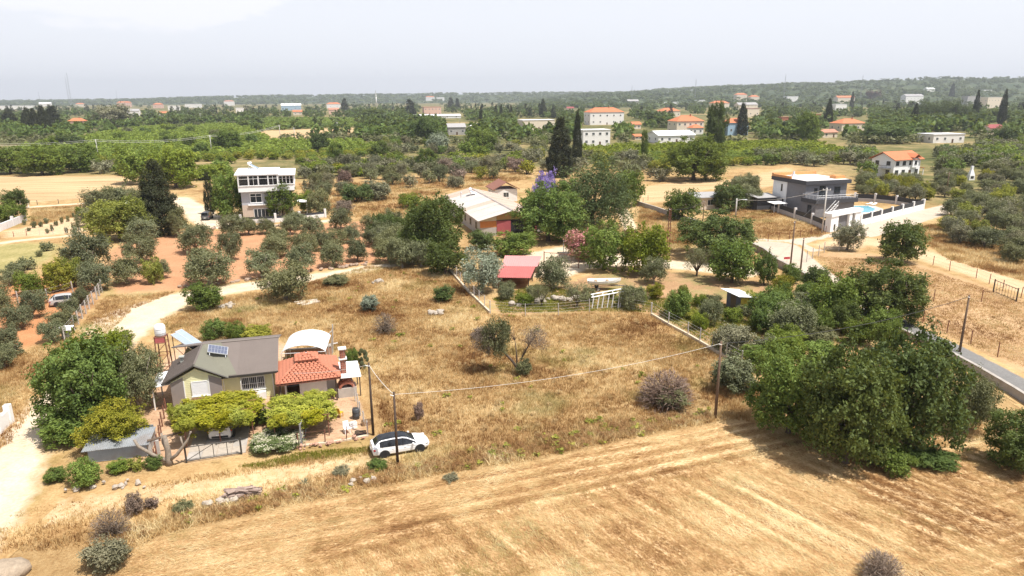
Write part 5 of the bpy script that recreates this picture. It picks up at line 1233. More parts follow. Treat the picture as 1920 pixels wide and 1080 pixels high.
# roof solar panel
sp = thing('rooftop_solar_array', 'small blue solar panel lying on the grey-brown house roof', 'solar panel', (o[0], o[1], 0), YAW)
CELL = mat('blue_solar_cells', (0.115, 0.13, 0.185), 0.25, var=0.12, spec=0.5); ALU = mat('aluminium', (0.70, 0.71, 0.73), 0.35, 0.6, var=0.05)
p00, p10, p11, p01 = [Vector(q) for q in ((-5.55, 3.35, 3.95), (-3.85, 3.0, 3.62), (-3.85, 4.15, 3.95), (-5.55, 4.5, 4.28))]
b = MB(); b.hexa([p00, p10, p11, p01], [q+Vector((0, 0, 0.05)) for q in (p00, p10, p11, p01)]); fr = b.build('frame', ALU, sp)
def bil(u, v): return p00.lerp(p10, u).lerp(p01.lerp(p11, u), v)
for i in range(6):
    for j in range(2):
        q = [bil(a, c)+Vector((0, 0, 0.056)) for a, c in ((0.03+i*0.158, 0.04+j*0.47), (0.02+(i+1)*0.158, 0.04+j*0.47), (0.02+(i+1)*0.158, 0.02+(j+1)*0.47), (0.03+i*0.158, 0.02+(j+1)*0.47))]
        b = MB(); b.hexa([x-Vector((0, 0, 0.004)) for x in q], q); b.build('cell', CELL, fr)
for u in (0.1, 0.9): b = MB(); b.tube([bil(u, 0.05), bil(u, 0.05)+Vector((0, -0.15, -0.25))], 0.03, 5); b.build('leg', ALU, sp)

# ------------------------------------------------------------------ tiled summer kitchen beside it
o2 = G(520, 760)
pv = thing('summer_kitchen', 'summer kitchen with red tiled hip roof and small raised cap', 'building', (o2[0], o2[1], 0), 18)
b = MB(); b.box(2.0, 0.2, 0, 4.35, 0.35, 2.1); b.box(0.75, 0.36, 0, 0.9, 4.0, 2.2); b.box(4.36, 1.2, 0, 5.2, 4.0, 2.2); b.box(0.91, 3.85, 0, 4.35, 4.0, 2.2); b.build('wall', WHITE, pv)
for x, y in ((0.4, -0.7), (5.1, -0.6)): MB().box(x-0.07, y-0.07, 0, x+0.07, y+0.07, 2.2).build('post', BARK, pv)
x0, x1, y0, y1, ze, zr = 0.1, 5.55, -1.0, 4.4, 2.3, 3.35
TREAL = mat('red_clay_tile', (0.42, 0.160, 0.098), 0.78, var=0.25, scale=2.5, dirt=0.4, dirtc=(0.55, 0.30, 0.22))
SUB = mat('roof_boarding', (0.22, 0.08, 0.05), 0.9)
b = MB(); cx, cy = (x0+x1)/2, (y0+y1)/2
A, B_, C_, D_ = Vector((x0, y0, ze)), Vector((x1, y0, ze)), Vector((x1, y1, ze)), Vector((x0, y1, ze)); T0, T1, T2, T3 = Vector((cx-0.85, cy-0.75, zr)), Vector((cx+0.85, cy-0.75, zr)), Vector((cx+0.85, cy+0.75, zr)), Vector((cx-0.85, cy+0.75, zr))
dn = Vector((0, 0, 0.12))
b.hexa([A-dn, B_-dn, C_-dn, D_-dn], [A-dn*0.45, B_-dn*0.45, C_-dn*0.45, D_-dn*0.45]); b.hexa([A-dn*0.42, B_-dn*0.42, C_-dn*0.42, D_-dn*0.42], [T0-dn*0.42, T1-dn*0.42, T2-dn*0.42, T3-dn*0.42])
ro = b.build('roof', SUB, pv)
def tile_mesh(L, wd):
    """half-round pantile, laid along +y and rising; shared by all tiles"""
    b = MB(); n = 5; vs = []
    for k in range(n+1):
        a = math.pi*k/n; x = -math.cos(a)*wd/2; z = math.sin(a)*0.075
        vs += [(x, 0, z+0.035), (x*0.9, L, z*0.9)]
    fs = [(2*k, 2*k+2, 2*k+3, 2*k+1) for k in range(n)]
    fs += [tuple(2*k for k in range(n, -1, -1))]
    b.add(vs, fs); return b.mesh('tile', TREAL)
TM = tile_mesh(0.46, 0.30)
def lay(parent, P0, P1, Q1, Q0, cols, rws, k0=0):
    """tiles on a sloping quad: P0-P1 eave, Q0-Q1 top"""
    e = (P1-P0).normalized(); up = ((Q0+Q1)/2-(P0+P1)/2); Ls = up.length; up.normalize(); nrm = e.cross(up).normalized()
    Lw = (P1-P0).length; cnt = 0
    for r in range(rws):
        t = r/rws; a = P0.lerp(Q0, t); c = P1.lerp(Q1, t); wl = (c-a).length; n = max(1, int(wl/(Lw/cols)))
        for i in range(n):
            p = a.lerp(c, (i+0.5)/n)+nrm*0.012
            ob = bpy.data.objects.new('tile', TM); COL.objects.link(ob); ob.parent = parent
            M_ = Matrix.Identity(4)
            for q in range(3): M_[q][0] = e[q]; M_[q][1] = up[q]; M_[q][2] = nrm[q]; M_[q][3] = p[q]
            ob.matrix_local = M_; ob.scale = (Lw/cols/0.30*1.0, Ls/rws/0.46*1.15, 1.0); cnt += 1
    return cnt
lay(ro, A, B_, T1, T0, 17, 9); lay(ro, B_, C_, T2, T1, 15, 6); lay(ro, D_, A, T0, T3, 15, 6)
for a, c in ((A, T0), (B_, T1)): MB().tube([a+Vector((0, 0, 0.06)), c+Vector((0, 0, 0.06))], 0.10, 7).build('hip_cap', TREAL, ro, smooth=True)
b = MB(); b.box(cx-0.8, cy-0.7, zr-0.05, cx+0.8, cy+0.7, zr+0.2); b.build('cap_frame', DARKF, ro)
q = [Vector((cx-1.0, cy-0.9, zr+0.2)), Vector((cx+1.0, cy-0.9, zr+0.2)), Vector((cx+1.0, cy+0.9, zr+0.2)), Vector((cx-1.0, cy+0.9, zr+0.2))]; tp = [Vector((cx-0.1, cy-0.05, zr+0.62)), Vector((cx+0.1, cy-0.05, zr+0.62)), Vector((cx+0.1, cy+0.05, zr+0.62)), Vector((cx-0.1, cy+0.05, zr+0.62))]
b = MB(); b.hexa([x-Vector((0, 0, 0.06)) for x in q], [x-Vector((0, 0, 0.012)) for x in q]); b.hexa([x-Vector((0, 0, 0.01)) for x in q], tp); b.build('cap_roof', TREAL, ro)
lay(ro, q[0], q[1], tp[1], tp[0], 7, 3); lay(ro, q[1], q[2], tp[2], tp[1], 6, 3); lay(ro, q[3], q[0], tp[0], tp[3], 6, 3)
# brick oven with chimney
ov = thing('brick_oven', 'brick oven with tall white-capped chimney beside the tiled kitchen', 'oven', (o2[0], o2[1], 0), 18)
BR = mat('oven_brick', (0.36, 0.13, 0.085), 0.9, var=0.3, scale=6, dirt=0.3, dirtc=(0.5, 0.4, 0.33)); PLAST = mat('grey_render', (0.42, 0.38, 0.34), 0.9, var=0.15)
b = MB(); b.box(5.25, -0.3, 0, 6.9, 1.0, 0.9); b.build('base', PLAST, ov)
b = MB()
for k in range(8):
    a0, a1 = math.pi*k/8, math.pi*(k+1)/8
    b.hexa([(6.05-0.72*math.cos(a0), -0.3, 0.9+0.6*math.sin(a0)), (6.05-0.5*math.cos(a0), -0.3, 0.9+0.4*math.sin(a0)), (6.05-0.5*math.cos(a0), 0.9, 0.9+0.4*math.sin(a0)), (6.05-0.72*math.cos(a0), 0.9, 0.9+0.6*math.sin(a0))],
           [(6.05-0.72*math.cos(a1), -0.3, 0.9+0.6*math.sin(a1)), (6.05-0.5*math.cos(a1), -0.3, 0.9+0.4*math.sin(a1)), (6.05-0.5*math.cos(a1), 0.9, 0.9+0.4*math.sin(a1)), (6.05-0.72*math.cos(a1), 0.9, 0.9+0.6*math.sin(a1))])
b.box(5.5, 0.6, 0.9, 6.6, 0.88, 1.4, 1); b.build('arch', [BR, DOORK], ov)
BM_ = MB().box(-0.13, -0.06, -0.035, 0.13, 0.06, 0.035).mesh('brick', BR)
ch = MB().box(5.72, 0.32, 0.9, 6.08, 0.68, 4.4).build('chimney', mat('mortar', (0.5, 0.42, 0.36), 0.9), ov)
for i in range(38):     # courses of the chimney, bricks proud of the mortar
    z = 1.05+i*0.088
    for k, (dx, dy, rz) in enumerate(((-0.09 if i % 2 else 0.09, -0.19, 0), (0.19, 0.09 if i % 2 else -0.09, math.pi/2), (-0.19, 0.09 if i % 2 else -0.09, math.pi/2))):
        put('brick', BM_, ch, (5.9+dx, 0.5+dy, z), rz)
for z in (3.45, 4.4): MB().box(5.55, 0.15, z, 6.25, 0.85, z+0.1).build('cap', WHITE, ov)
b = MB(); b.slab([(5.2, -0.55, 2.05), (7.35, -0.45, 1.95), (7.35, 2.6, 2.3), (5.6, 2.6, 2.4)], 0.05); b.build('tin_roof', ROOFW, ov)
for x, y in ((7.2, -0.3), (7.2, 2.4)): MB().box(x-0.05, y-0.05, 0, x+0.05, y+0.05, 1.95).build('post', BARK, ov)

# ------------------------------------------------------------------ three-storey white house
WALLB = mat('blue_grey_patterned_wall', (0.42, 0.43, 0.47), 0.8, var=0.12, scale=5)
BEIGE = mat('beige_plaster', (0.52, 0.43, 0.36), 0.8, var=0.08)
WHT = mat('bright_white_paint', (0.82, 0.82, 0.82), 0.6, var=0.04)
DARKG = glass('dark_veranda_glass', (0.006, 0.007, 0.009))
o = G(503, 411)
wh = thing('house', 'three-storey white house with dark glazed top floor', 'house', (o[0], o[1], 0), 16)
b = MB(); b.box(-5.2, 0.25, 0, 3.0, 9.5, 3.3); b.box(3.0, 1.2, 0, 5.3, 9.5, 3.3); b.build('wall', BEIGE, wh).name = 'ground_floor_wall'
b = MB(); b.box(-5.2, 0.25, 3.302, 3.0, 9.5, 6.3); b.box(3.0, 1.2, 3.302, 5.3, 9.5, 6.3); b.build('middle_floor_wall', WALLB, wh)
b = MB(); b.box(-5.55, -0.55, 6.302, 2.9, 9.7, 10.0); b.box(2.9, -0.1, 6.302, 6.2, 9.7, 9.7); b.build('top_floor_wall', WHT, wh)
for i, (x0, x1) in enumerate(((-5.35, -3.35), (-3.25, -1.3), (-1.2, 0.75), (0.85, 2.75))):
    window(wh, 'f', (x0+x1)/2, -0.56, 7.65, x1-x0, 2.2, WHT, 2 if i % 2 else 1, 0.08, DARKG, transom=True)
for i in range(4):
    x0 = 3.05+i*0.77; window(wh, 'f', x0+0.37, -0.11, 7.75, 0.74, 1.8, WHT, 1, 0.06, DARKG, transom=True)
for y in (2.0, 5.0, 8.0): window(wh, 'r', 6.202, y, 7.7, 2.4, 1.8, WHT, 3, 0.1)
window(wh, 'f', -2.15, 0.245, 3.75, 2.5, 2.1, WHT, 2, 0.12, transom=True); window(wh, 'f', 1.2, 0.245, 4.2, 1.6, 1.4, WHT, 2, 0.12)
window(wh, 'f', -1.3, 0.245, 0.35, 3.2, 2.1, WHT, 4, 0.1); window(wh, 'f', 1.7, 0.245, 0.9, 1.4, 1.4, WHT, 2, 0.1); window(wh, 'r', 5.302, 4.0, 3.9, 1.6, 1.4, WHT, 2)
MB().box(-3.9, -0.1, 3.2, 3.0, 0.24, 3.45).build('ledge', WHT, wh)
b = MB(); b.slab([(-6.1, -0.75, 10.15), (3.1, -0.75, 10.1), (3.1, 10.2, 10.55), (-6.1, 10.2, 10.6)], 0.16); rfw = b.build('roof', ROOFW, wh)
b = MB(); b.slab([(3.1, -0.6, 9.88), (6.6, -0.6, 9.82), (6.6, 10.2, 10.2), (3.1, 10.2, 10.25)], 0.16); b.build('lower_roof', ROOFW, rfw)
b = MB(); b.bar((-3.8, 4.8, 10.42), (-0.6, 4.8, 10.4), 0.12); b.bar((-3.8, 4.8, 10.42), (-3.8, 7.2, 10.52), 0.1); b.build('roof_rail', ALU, rfw)
b = MB(); b.slab([(6.21, 2.0, 3.4), (8.6, 2.0, 3.2), (8.6, 6.0, 3.2), (6.21, 6.0, 3.4)], 0.1); b.box(8.4, 2.1, 0, 8.55, 2.25, 3.1); b.box(8.4, 5.75, 0, 8.55, 5.9, 3.1); b.build('side_canopy', ROOFW, wh)
def water_heater(label, loc, yaw, s=1.0):
    t = thing('solar_water_heater', label, 'water heater', loc, yaw)
    b = MB(); b.tube([(-0.2*s, -0.75*s, 1.25*s), (-0.2*s, 0.75*s, 1.25*s)], 0.3*s, 12); b.build('tank', SHUT, t, smooth=True)
    for y in (-0.62, 0.02):
        q = [Vector((0, y*s, 1.0*s)), Vector((1.7*s, y*s, 0.1*s)), Vector((1.7*s, (y+0.6)*s, 0.1*s)), Vector((0, (y+0.6)*s, 1.0*s))]
        b = MB(); b.hexa([x-Vector((0.03, 0, 0.08*s)) for x in q], q); b.build('collector', mat('collector_glass', (0.30, 0.38, 0.46), 0.2, var=0.1, spec=0.6), t)
    b = MB()
    for y in (-0.6, 0.6): b.bar((-0.2*s, y*s, 0), (-0.2*s, y*s, 1.0*s), 0.05*s); b.bar((1.6*s, y*s, 0), (-0.2*s, y*s, 0.9*s), 0.05*s)
    b.build('stand', ALU, t); return t
a_ = R(16); q = (o[0]-3.2*math.cos(a_)-8.6*math.sin(a_), o[1]-3.2*math.sin(a_)+8.6*math.cos(a_))
water_heater('solar water heater on the roof of the three-storey house', (q[0], q[1], 10.55), 0)
# garden wall with pillars
def wall_run(name, label, pts, h, th, m, pillar=None, pm=None, step=4.0, panel=None, ph=0.9, cap=None, names=('pillar', 'panel'), base=0.0, world=False):
    P_ = pts if world else [tuple(G(x, y)[:2]) for x, y in pts]
    t = thing(name, label, 'wall' if 'wall' in name else 'fence', (P_[0][0], P_[0][1], base))
    L = [Vector((p[0]-P_[0][0], p[1]-P_[0][1], 0)) for p in P_]
    for i, (a, c) in enumerate(zip(L[:-1], L[1:])):
        d = c-a; ln = d.length; ang = math.atan2(d.y, d.x)
        MB().box(0, -th/2, -0.05, ln-0.002, th/2, h).build('wall_panel', m, t, a, ang)
        if cap: MB().box(-0.02, -th/2-0.05, h+0.002, ln, th/2+0.05, h+0.09).build('coping', cap, t, a, ang)
        n = max(1, round(ln/step))
        for k in range(n):
            s0 = ln*k/n; s1 = ln*(k+1)/n
            if pillar: MB().box(s0-th*0.75, -th*0.8, -0.04, s0+th*0.75, th*0.8, pillar).build(names[0], pm or m, t, a, ang)
            if panel: MB().box(s0+th*0.8, -0.03, h+0.02, s1-th*0.8, 0.03, h+ph).build(names[1], panel, t, a, ang)
    if pillar:
        d = L[-1]-L[-2]; MB().box(-th*0.75, -th*0.8, -0.04, th*0.75, th*0.8, pillar).build(names[0], pm or m, t, L[-1], math.atan2(d.y, d.x))
    return t
GWALL = mat('white_garden_wall', (0.70, 0.68, 0.68), 0.8, var=0.08, dirt=0.2)
DSCR = mat('dark_screen_panel', (0.035, 0.038, 0.045), 0.5, var=0.15)
wall_run('garden_wall', 'white garden wall with pillars before the three-storey house', [(452, 420), (517, 417), (562, 413), (610, 408)], 0.9, 0.3, GWALL, 2.0, GWALL, 6.5, DSCR, 0.5)
STONE = mat('dry_stone', (0.34, 0.25, 0.19), 0.9, var=0.35, scale=3, bump=0.5)
def stone_heap(name, label, pts, n, r, m, seed, jit=0.3, group=None, h=0.25):
    rg = random.Random(seed); P_ = [G(x, y) for x, y in pts]
    t = thing(name, label, 'stones', (P_[0][0], P_[0][1], 0), 0, group)
    for i in range(n):
        k = rg.random()*(len(P_)-1); j = int(k); f = k-j; p = P_[j]*(1-f)+P_[min(j+1, len(P_)-1)]*f-P_[0]
        q = r*rg.uniform(0.5, 1.3)
        MB().ball((0, 0, 0), (q, q*rg.uniform(0.7, 1.1), q*rg.uniform(0.5, 0.8)), 7, 5, 0, 0.22, rg).build('stone', m, t, (p[0]+rg.gauss(0, jit), p[1]+rg.gauss(0, jit), q*0.3+rg.random()*h), rg.random()*6)
    return t
stone_heap('stone_bank', 'low dry-stone bank below the white house garden wall', [(380, 430), (450, 429), (520, 425), (600, 418)], 70, 0.35, STONE, 4)
stone_heap('stone_bank', 'low dry-stone bank at the bottom of the olive grove', [(330, 540), (420, 532), (520, 520), (600, 508), (700, 494)], 60, 0.32, STONE, 6)
PALE = mat('pale_stone', (0.38, 0.33, 0.275), 0.9, var=0.15, scale=3, bump=0.4)
stone_heap('stone_heap', 'heap of white boulders in the garden near the boat', [(968, 572), (1010, 565), (1060, 560), (1108, 565)], 46, 0.42, PALE, 8, 0.6)
stone_heap('stone_heap', 'two white rocks in the dry field below the round shrub', [(803, 590), (835, 590)], 7, 0.4, PALE, 9, 0.25)
stone_heap('stone_heap', 'pale rubble beside the round green shrub at the road', [(408, 580), (436, 574)], 18, 0.3, PALE, 10, 0.35)
stone_heap('stone_heap', 'grey rubble patch in the dry grass by the road end', [(697, 531), (718, 528)], 10, 0.4, PALE, 12, 0.3)
stone_heap('stone_heap', 'scattered pale stones on the bank below the white car', [(655, 910), (700, 902)], 6, 0.22, PALE, 13, 0.3)
stone_heap('stone_heap', 'pale stones at the tail of the woodpile', [(395, 945), (430, 945), (445, 940)], 8, 0.26, PALE, 14, 0.25)
stone_heap('stone_heap', 'stones under the bright shrub by the tin shed', [(130, 925), (180, 915), (270, 905)], 12, 0.22, PALE, 15, 0.3)
g = G(8, 1078); MB().ball((0, 0, 0.1), (1.3, 1.0, 0.6), 14, 10, 0, 0.11, random.Random(2)).build('boulder', mat('tan_boulder', (0.34, 0.27, 0.20), 0.95, var=0.35, scale=2.5, dirt=0.4, dirtc=(0.16, 0.12, 0.09), bump=0.8, bscale=8), None, (g[0], g[1], 0.1), 0.3, True)
tag(bpy.data.objects['boulder'], 'large pale boulder at the bottom left corner', 'boulder')

# ------------------------------------------------------------------ long barn
o = G(900, 444)
bn = thing('barn', 'long barn with pale metal roof and red sliding doors', 'barn', (o[0], o[1], 0), 16)
BW = mat('barn_grey_wall', (0.42, 0.39, 0.36), 0.85, var=0.15, dirt=0.3); OCH = mat('ochre_panel', (0.56, 0.34, 0.13), 0.7, var=0.12, dirt=0.2); ORG = mat('orange_panel', (0.55, 0.22, 0.07), 0.7, var=0.12); RDD = mat('faded_red_door', (0.40, 0.10, 0.11), 0.6, var=0.12, dirt=0.15); CRM = mat('cream_panel', (0.66, 0.58, 0.44), 0.7, var=0.1)
W = 12.8; Lb = 36.0; ez = 3.2; az = 4.9
b = MB(); b.box(0, 0.1, 0, W, Lb, ez); b.add([(0, 0.1, ez), (W, 0.1, ez), (W/2, 0.1, az-0.1), (0, Lb, ez), (W, Lb, ez), (W/2, Lb, az-0.1)], [(0, 1, 2), (3, 5, 4), (0, 2, 5, 3), (1, 4, 5, 2)]); b.build('wall', BW, bn)
BRF = mat('weathered_white_roof', (0.53, 0.475, 0.435), 0.6, var=0.10, scale=0.25, dirt=0.35, dirtc=(0.48, 0.36, 0.27)); BRR = mat('rusty_pale_roof', (0.49, 0.37, 0.30), 0.65, var=0.14, scale=0.25, dirt=0.4, dirtc=(0.38, 0.24, 0.17))
for s in range(12):      # roof sheets, each its own sheet with a lap
    y0_ = -0.7+s*3.1; y1_ = y0_+3.08
    for sx in (0, 1):
        xe = -0.5 if sx == 0 else W+0.5; xm = W/2
        q = [(xe, y0_, ez-0.02), (xm, y0_, az), (xm, y1_, az), (xe, y1_, ez-0.02)]
        if sx: q = q[::-1]
        q = [(a, c, d+0.03*(s % 2)+(0.004 if sx else 0)) for a, c, d in q][::-1]
        b = MB(); b.slab(q, 0.06); b.build('roof_sheet', BRR if (sx == 1 or s > 9 or s in (4,)) else BRF, bn)
b = MB(); b.bar((W/2, -0.7, az+0.07), (W/2, Lb, az+0.07), 0.25); b.build('ridge_cap', BRF, bn)
def gp(u, x0, x1, z0, z1, m, nm='panel'):   # gable panel clipped under the slope
    zt = lambda x: ez-0.12+(az-ez)*(1-abs(x-W/2)/(W/2))
    b = MB(); b.hexa([(x0, u, z0), (x1, u, z0), (x1, u+0.06, z0), (x0, u+0.06, z0)], [(x0, u, min(z1, zt(x0))), (x1, u, min(z1, zt(x1))), (x1, u+0.06, min(z1, zt(x1))), (x0, u+0.06, min(z1, zt(x0)))]); return b.build(nm, m, bn)
gp(0.03, 0.1, 3.35, 1.7, 2.95, ORG); gp(0.03, 0.1, 3.35, 2.98, 9, CRM); gp(0.03, 3.4, 6.4, 3.0, 9, OCH); gp(0.03, 6.42, 9.4, 3.0, 9, OCH); gp(0.03, 9.42, 12.7, 3.0, 9, CRM); gp(0.03, 0.1, 3.35, 0.0, 1.68, BW)
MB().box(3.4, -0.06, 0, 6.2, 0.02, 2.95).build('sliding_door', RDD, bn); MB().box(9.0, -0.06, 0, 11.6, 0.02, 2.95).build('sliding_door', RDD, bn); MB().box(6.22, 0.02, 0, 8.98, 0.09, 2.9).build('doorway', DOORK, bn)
MB().box(3.3, -0.12, 2.96, 11.7, -0.03, 3.06).build('door_rail', DARKF, bn)
for y in (3, 8, 13, 19): window(bn, 'l', -0.003, y, 1.2, 1.2, 1.2, DARKF, 2)
b = MB(); b.tube([(1.5, 24, 4.3), (1.5, 24, 5.4)], 0.12, 8); b.ball((1.5, 24, 5.5), (0.22, 0.22, 0.15)); b.build('roof_vent', ALU, bn)
g = G(949, 378); house('cottage_house', 'small white cottage with brown gable roof behind the barn', (g[0], g[1], 0), 16, 6, 7, 3.2, 'gabley', 1.9, WHITE, mat('brown_tiles', (0.24, 0.11, 0.08), 0.8), 1, 1, 'l', ov=0.6)
a_ = R(16); q = (o[0]+4.5*math.cos(a_)-27*math.sin(a_), o[1]+4.5*math.sin(a_)+27*math.cos(a_))
water_heater('solar water heater on the barn roof', (q[0], q[1], 4.4), 0, 1.1)

# red-roofed open shed
RDR = mat('red_metal_roof', (0.44, 0.13, 0.12), 0.55, var=0.10, scale=0.6, dirt=0.12, dirtc=(0.45, 0.2, 0.16)); RDR2 = mat('faded_pink_roof', (0.58, 0.26, 0.25), 0.55, var=0.08, scale=0.6)
o = G(938, 541)
rs = thing('open_shed', 'open shed with sloping red metal roof', 'shed', (o[0], o[1], 0), -5)
for (x0, y0, x1, y1, z0, z1, m_) in ((-0.4, -0.5, 4.3, 4.4, 1.75, 2.15, RDR), (-0.2, 4.35, 5.0, 9.6, 2.2, 2.62, RDR2)):
    b = MB(); b.slab([(x0, y0, z0), (x1, y0, z0), (x1+0.4, y1, z1), (x0, y1, z1)], 0.05)
    n = 16
    for i in range(n+1):
        t_ = i/n; xa = x0+(x1-x0)*t_; xb = x0+(x1+0.4-x0)*t_; b.bar((xa, y0, z0+0.02), (xb, y1, z1+0.02), 0.045)
    b.build('roof_sheet', m_, rs)
for x, y, z in ((0, 0, 1.7), (4.0, 0, 1.7), (0, 4.3, 2.05), (4.3, 4.3, 2.05), (0, 9.2, 2.5), (5.0, 9.2, 2.5)): MB().box(x-0.06, y-0.06, 0, x+0.06, y+0.06, z).build('post', DARKF, rs)
b = MB(); b.box(-0.1, 4.6, 0, 0, 9.2, 2.1); b.box(0, 9.2, 0, 5.0, 9.3, 2.4); b.build('back_wall', mat('shed_boards', (0.2, 0.13, 0.09), 0.9, var=0.3), rs)

# boat on its trailer
o = G(1132, 543)
bt = thing('boat', 'white rowing boat standing on a trailer in the garden', 'boat', (o[0], o[1], 0), 1)
st = [(-2.3, 0.30, 0.98, 1.45), (-2.2, 0.72, 0.80, 1.45), (-1.0, 0.85, 0.72, 1.40), (0.4, 0.85, 0.72, 1.42), (1.4, 0.62, 0.80, 1.5), (2.05, 0.25, 1.0, 1.6), (2.35, 0.03, 1.3, 1.68)]
V = []
for x, hw, zb, zt in st:
    V += [(x, -hw, zt), (x, -hw*0.92, (zt+zb)/2+0.02), (x, -hw*0.4, zb+0.03), (x, 0, zb), (x, hw*0.4, zb+0.03), (x, hw*0.92, (zt+zb)/2+0.02), (x, hw, zt), (x, hw*0.82, zt-0.02), (x, hw*0.7, zb+0.3), (x, 0, zb+0.26), (x, -hw*0.7, zb+0.3), (x, -hw*0.82, zt-0.02)]
F = [(i*12+k, i*12+(k+1) % 12, (i+1)*12+(k+1) % 12, (i+1)*12+k) for i in range(len(st)-1) for k in range(12)]+[tuple(range(11, -1, -1)), tuple(range(72, 84))]
MB().add(V, F).build('hull', mat('white_gelcoat', (0.78, 0.76, 0.72), 0.4, var=0.05, dirt=0.2), bt)
for x in (-1.1, 0.5): MB().box(x-0.15, -0.66, 1.26, x+0.15, 0.66, 1.3).build('seat', mat('boat_wood', (0.35, 0.24, 0.15), 0.7), bt)
tr_ = thing('boat_trailer', 'two-wheeled trailer under the white boat', 'trailer', (o[0], o[1], 0), 1)
b = MB(); b.bar((-1.9, -0.5, 0.62), (2.0, -0.2, 0.62), 0.08); b.bar((-1.9, 0.5, 0.62), (2.0, 0.2, 0.62), 0.08); b.bar((2.0, 0, 0.62), (3.2, 0, 0.5), 0.09); b.bar((-0.9, -0.95, 0.55), (-0.9, 0.95, 0.55), 0.08); b.bar((1.0, -0.4, 0.62), (1.0, -0.4, 0.74), 0.08); b.bar((2.9, 0, 0.0), (2.9, 0, 0.55), 0.06); b.build('frame', DARKF, tr_)
TYRE = mat('tyre_rubber', (0.03, 0.03, 0.03), 0.85, var=0.15); RIM = mat('alloy_rim', (0.55, 0.56, 0.58), 0.35, 0.7, var=0.05)
def wheel(root, x, y, r, wd, out):
    pr = [(0.62*r, -wd/2), (0.92*r, -wd/2), (r, -wd*0.3), (r, wd*0.3), (0.92*r, wd/2), (0.62*r, wd/2)]
    n = 18; V = []; F = []
    for k in range(n):
        a = 2*math.pi*k/n
        for q, z in pr: V.append((q*math.cos(a), z, q*math.sin(a)))
    m_ = len(pr)
    for k in range(n):
        for j in range(m_-1): F.append((k*m_+j, ((k+1) % n)*m_+j, ((k+1) % n)*m_+j+1, k*m_+j+1))
    w_ = put('wheel', None, root, (x, y, r))
    MB().add(V, F).build('tyre', TYRE, w_, smooth=False)
    b = MB(); yo = out*wd*0.38
    b.tube([(0, yo-0.02, 0), (0, yo+0.02, 0)], r*0.15, 10)
    for k in range(5):
        a = 2*math.pi*k/5; b.hexa([(r*0.1*math.cos(a+1.57)+r*0.1*math.cos(a), yo-0.02, r*0.1*math.sin(a+1.57)+r*0.1*math.sin(a)), (-r*0.1*math.cos(a+1.57)+r*0.1*math.cos(a), yo-0.02, -r*0.1*math.sin(a+1.57)+r*0.1*math.sin(a)), (-r*0.1*math.cos(a+1.57)+r*0.1*math.cos(a), yo+0.02, -r*0.1*math.sin(a+1.57)+r*0.1*math.sin(a)), (r*0.1*math.cos(a+1.57)+r*0.1*math.cos(a), yo+0.02, r*0.1*math.sin(a+1.57)+r*0.1*math.sin(a))],
                                  [(r*0.14*math.cos(a+1.57)+r*0.62*math.cos(a), yo-0.02, r*0.14*math.sin(a+1.57)+r*0.62*math.sin(a)), (-r*0.14*math.cos(a+1.57)+r*0.62*math.cos(a), yo-0.02, -r*0.14*math.sin(a+1.57)+r*0.62*math.sin(a)), (-r*0.14*math.cos(a+1.57)+r*0.62*math.cos(a), yo+0.02, -r*0.14*math.sin(a+1.57)+r*0.62*math.sin(a)), (r*0.14*math.cos(a+1.57)+r*0.62*math.cos(a), yo+0.02, r*0.14*math.sin(a+1.57)+r*0.62*math.sin(a))])
    ring = [(r*0.64*math.cos(2*math.pi*k/16), yo, r*0.64*math.sin(2*math.pi*k/16)) for k in range(17)]; b.tube(ring, r*0.05, 5, cap=False)
    b.tube([(0, yo-out*0.05, 0), (0, yo-out*0.055, 0)], r*0.62, 16, 1); b.build('rim', [RIM, DARKF], w_)
for y in (-0.98, 0.98): wheel(tr_, -0.9, y, 0.3, 0.16, 1 if y > 0 else -1)
# white sloping frame rack
o = G(1140, 578)
fk = thing('frame_rack', 'white sloping frame rack on posts beside the boat', 'rack', (o[0], o[1], 0), 8)
b = MB(); b.bar((-2.2, 0, 1.55), (2.1, 0, 2.15), 0.12); b.bar((-2.0, 1.1, 1.6), (2.2, 1.1, 2.2), 0.12); b.build('top_rail', WHT, fk)
for i, x in enumerate((-1.9, -1.2, -0.6, 0.1, 0.7, 1.5, 1.8)):
    b = MB(); b.bar((x-0.25, -0.1, 0), (x, 0, 1.82+0.14*x), 0.09); b.build('post', WHT, fk)
    if i % 2 == 0: b = MB(); b.bar((x, 0, 1.82+0.14*x), (x+0.1, 1.1, 1.86+0.14*x), 0.08); b.build('crossbar', WHT, fk)
# yellow and slate shed
o = G(1385, 590)
ys = thing('garden_shed', 'small shed with yellow wall, slate side and white roof', 'shed', (o[0], o[1], 0), 16)
YL = mat('yellow_boards', (0.68, 0.50, 0.08), 0.7, var=0.12); SL = mat('slate_boards', (0.10, 0.105, 0.13), 0.7, var=0.15); BRD = mat('brown_boards', (0.12, 0.085, 0.05), 0.8, var=0.15)
b = MB(); b.hexa([(0.35, 0.3, 0), (2.0, 0.3, 0), (2.0, 3.3, 0), (0.35, 3.3, 0)], [(0.35, 0.3, 2.25), (2.0, 0.3, 2.05), (2.0, 3.3, 2.05), (0.35, 3.3, 2.25)]); b.build('wall', SL, ys)
for i in range(7): MB().box(0.36+i*0.234, 0.262, 0.05, 0.36+(i+1)*0.234-0.012, 0.298, 2.0).build('plank', YL, ys)
for i in range(10): MB().box(0.312, 0.32+i*0.297, 0.05, 0.348, 0.32+(i+1)*0.297-0.012, 2.12).build('plank', BRD if 3 <= i <= 6 else SL, ys)
b = MB(); b.slab([(-0.35, -0.25, 2.42), (2.3, -0.25, 2.08), (2.3, 3.8, 2.08), (-0.35, 3.8, 2.42)], 0.07); b.build('roof', WHT, ys)

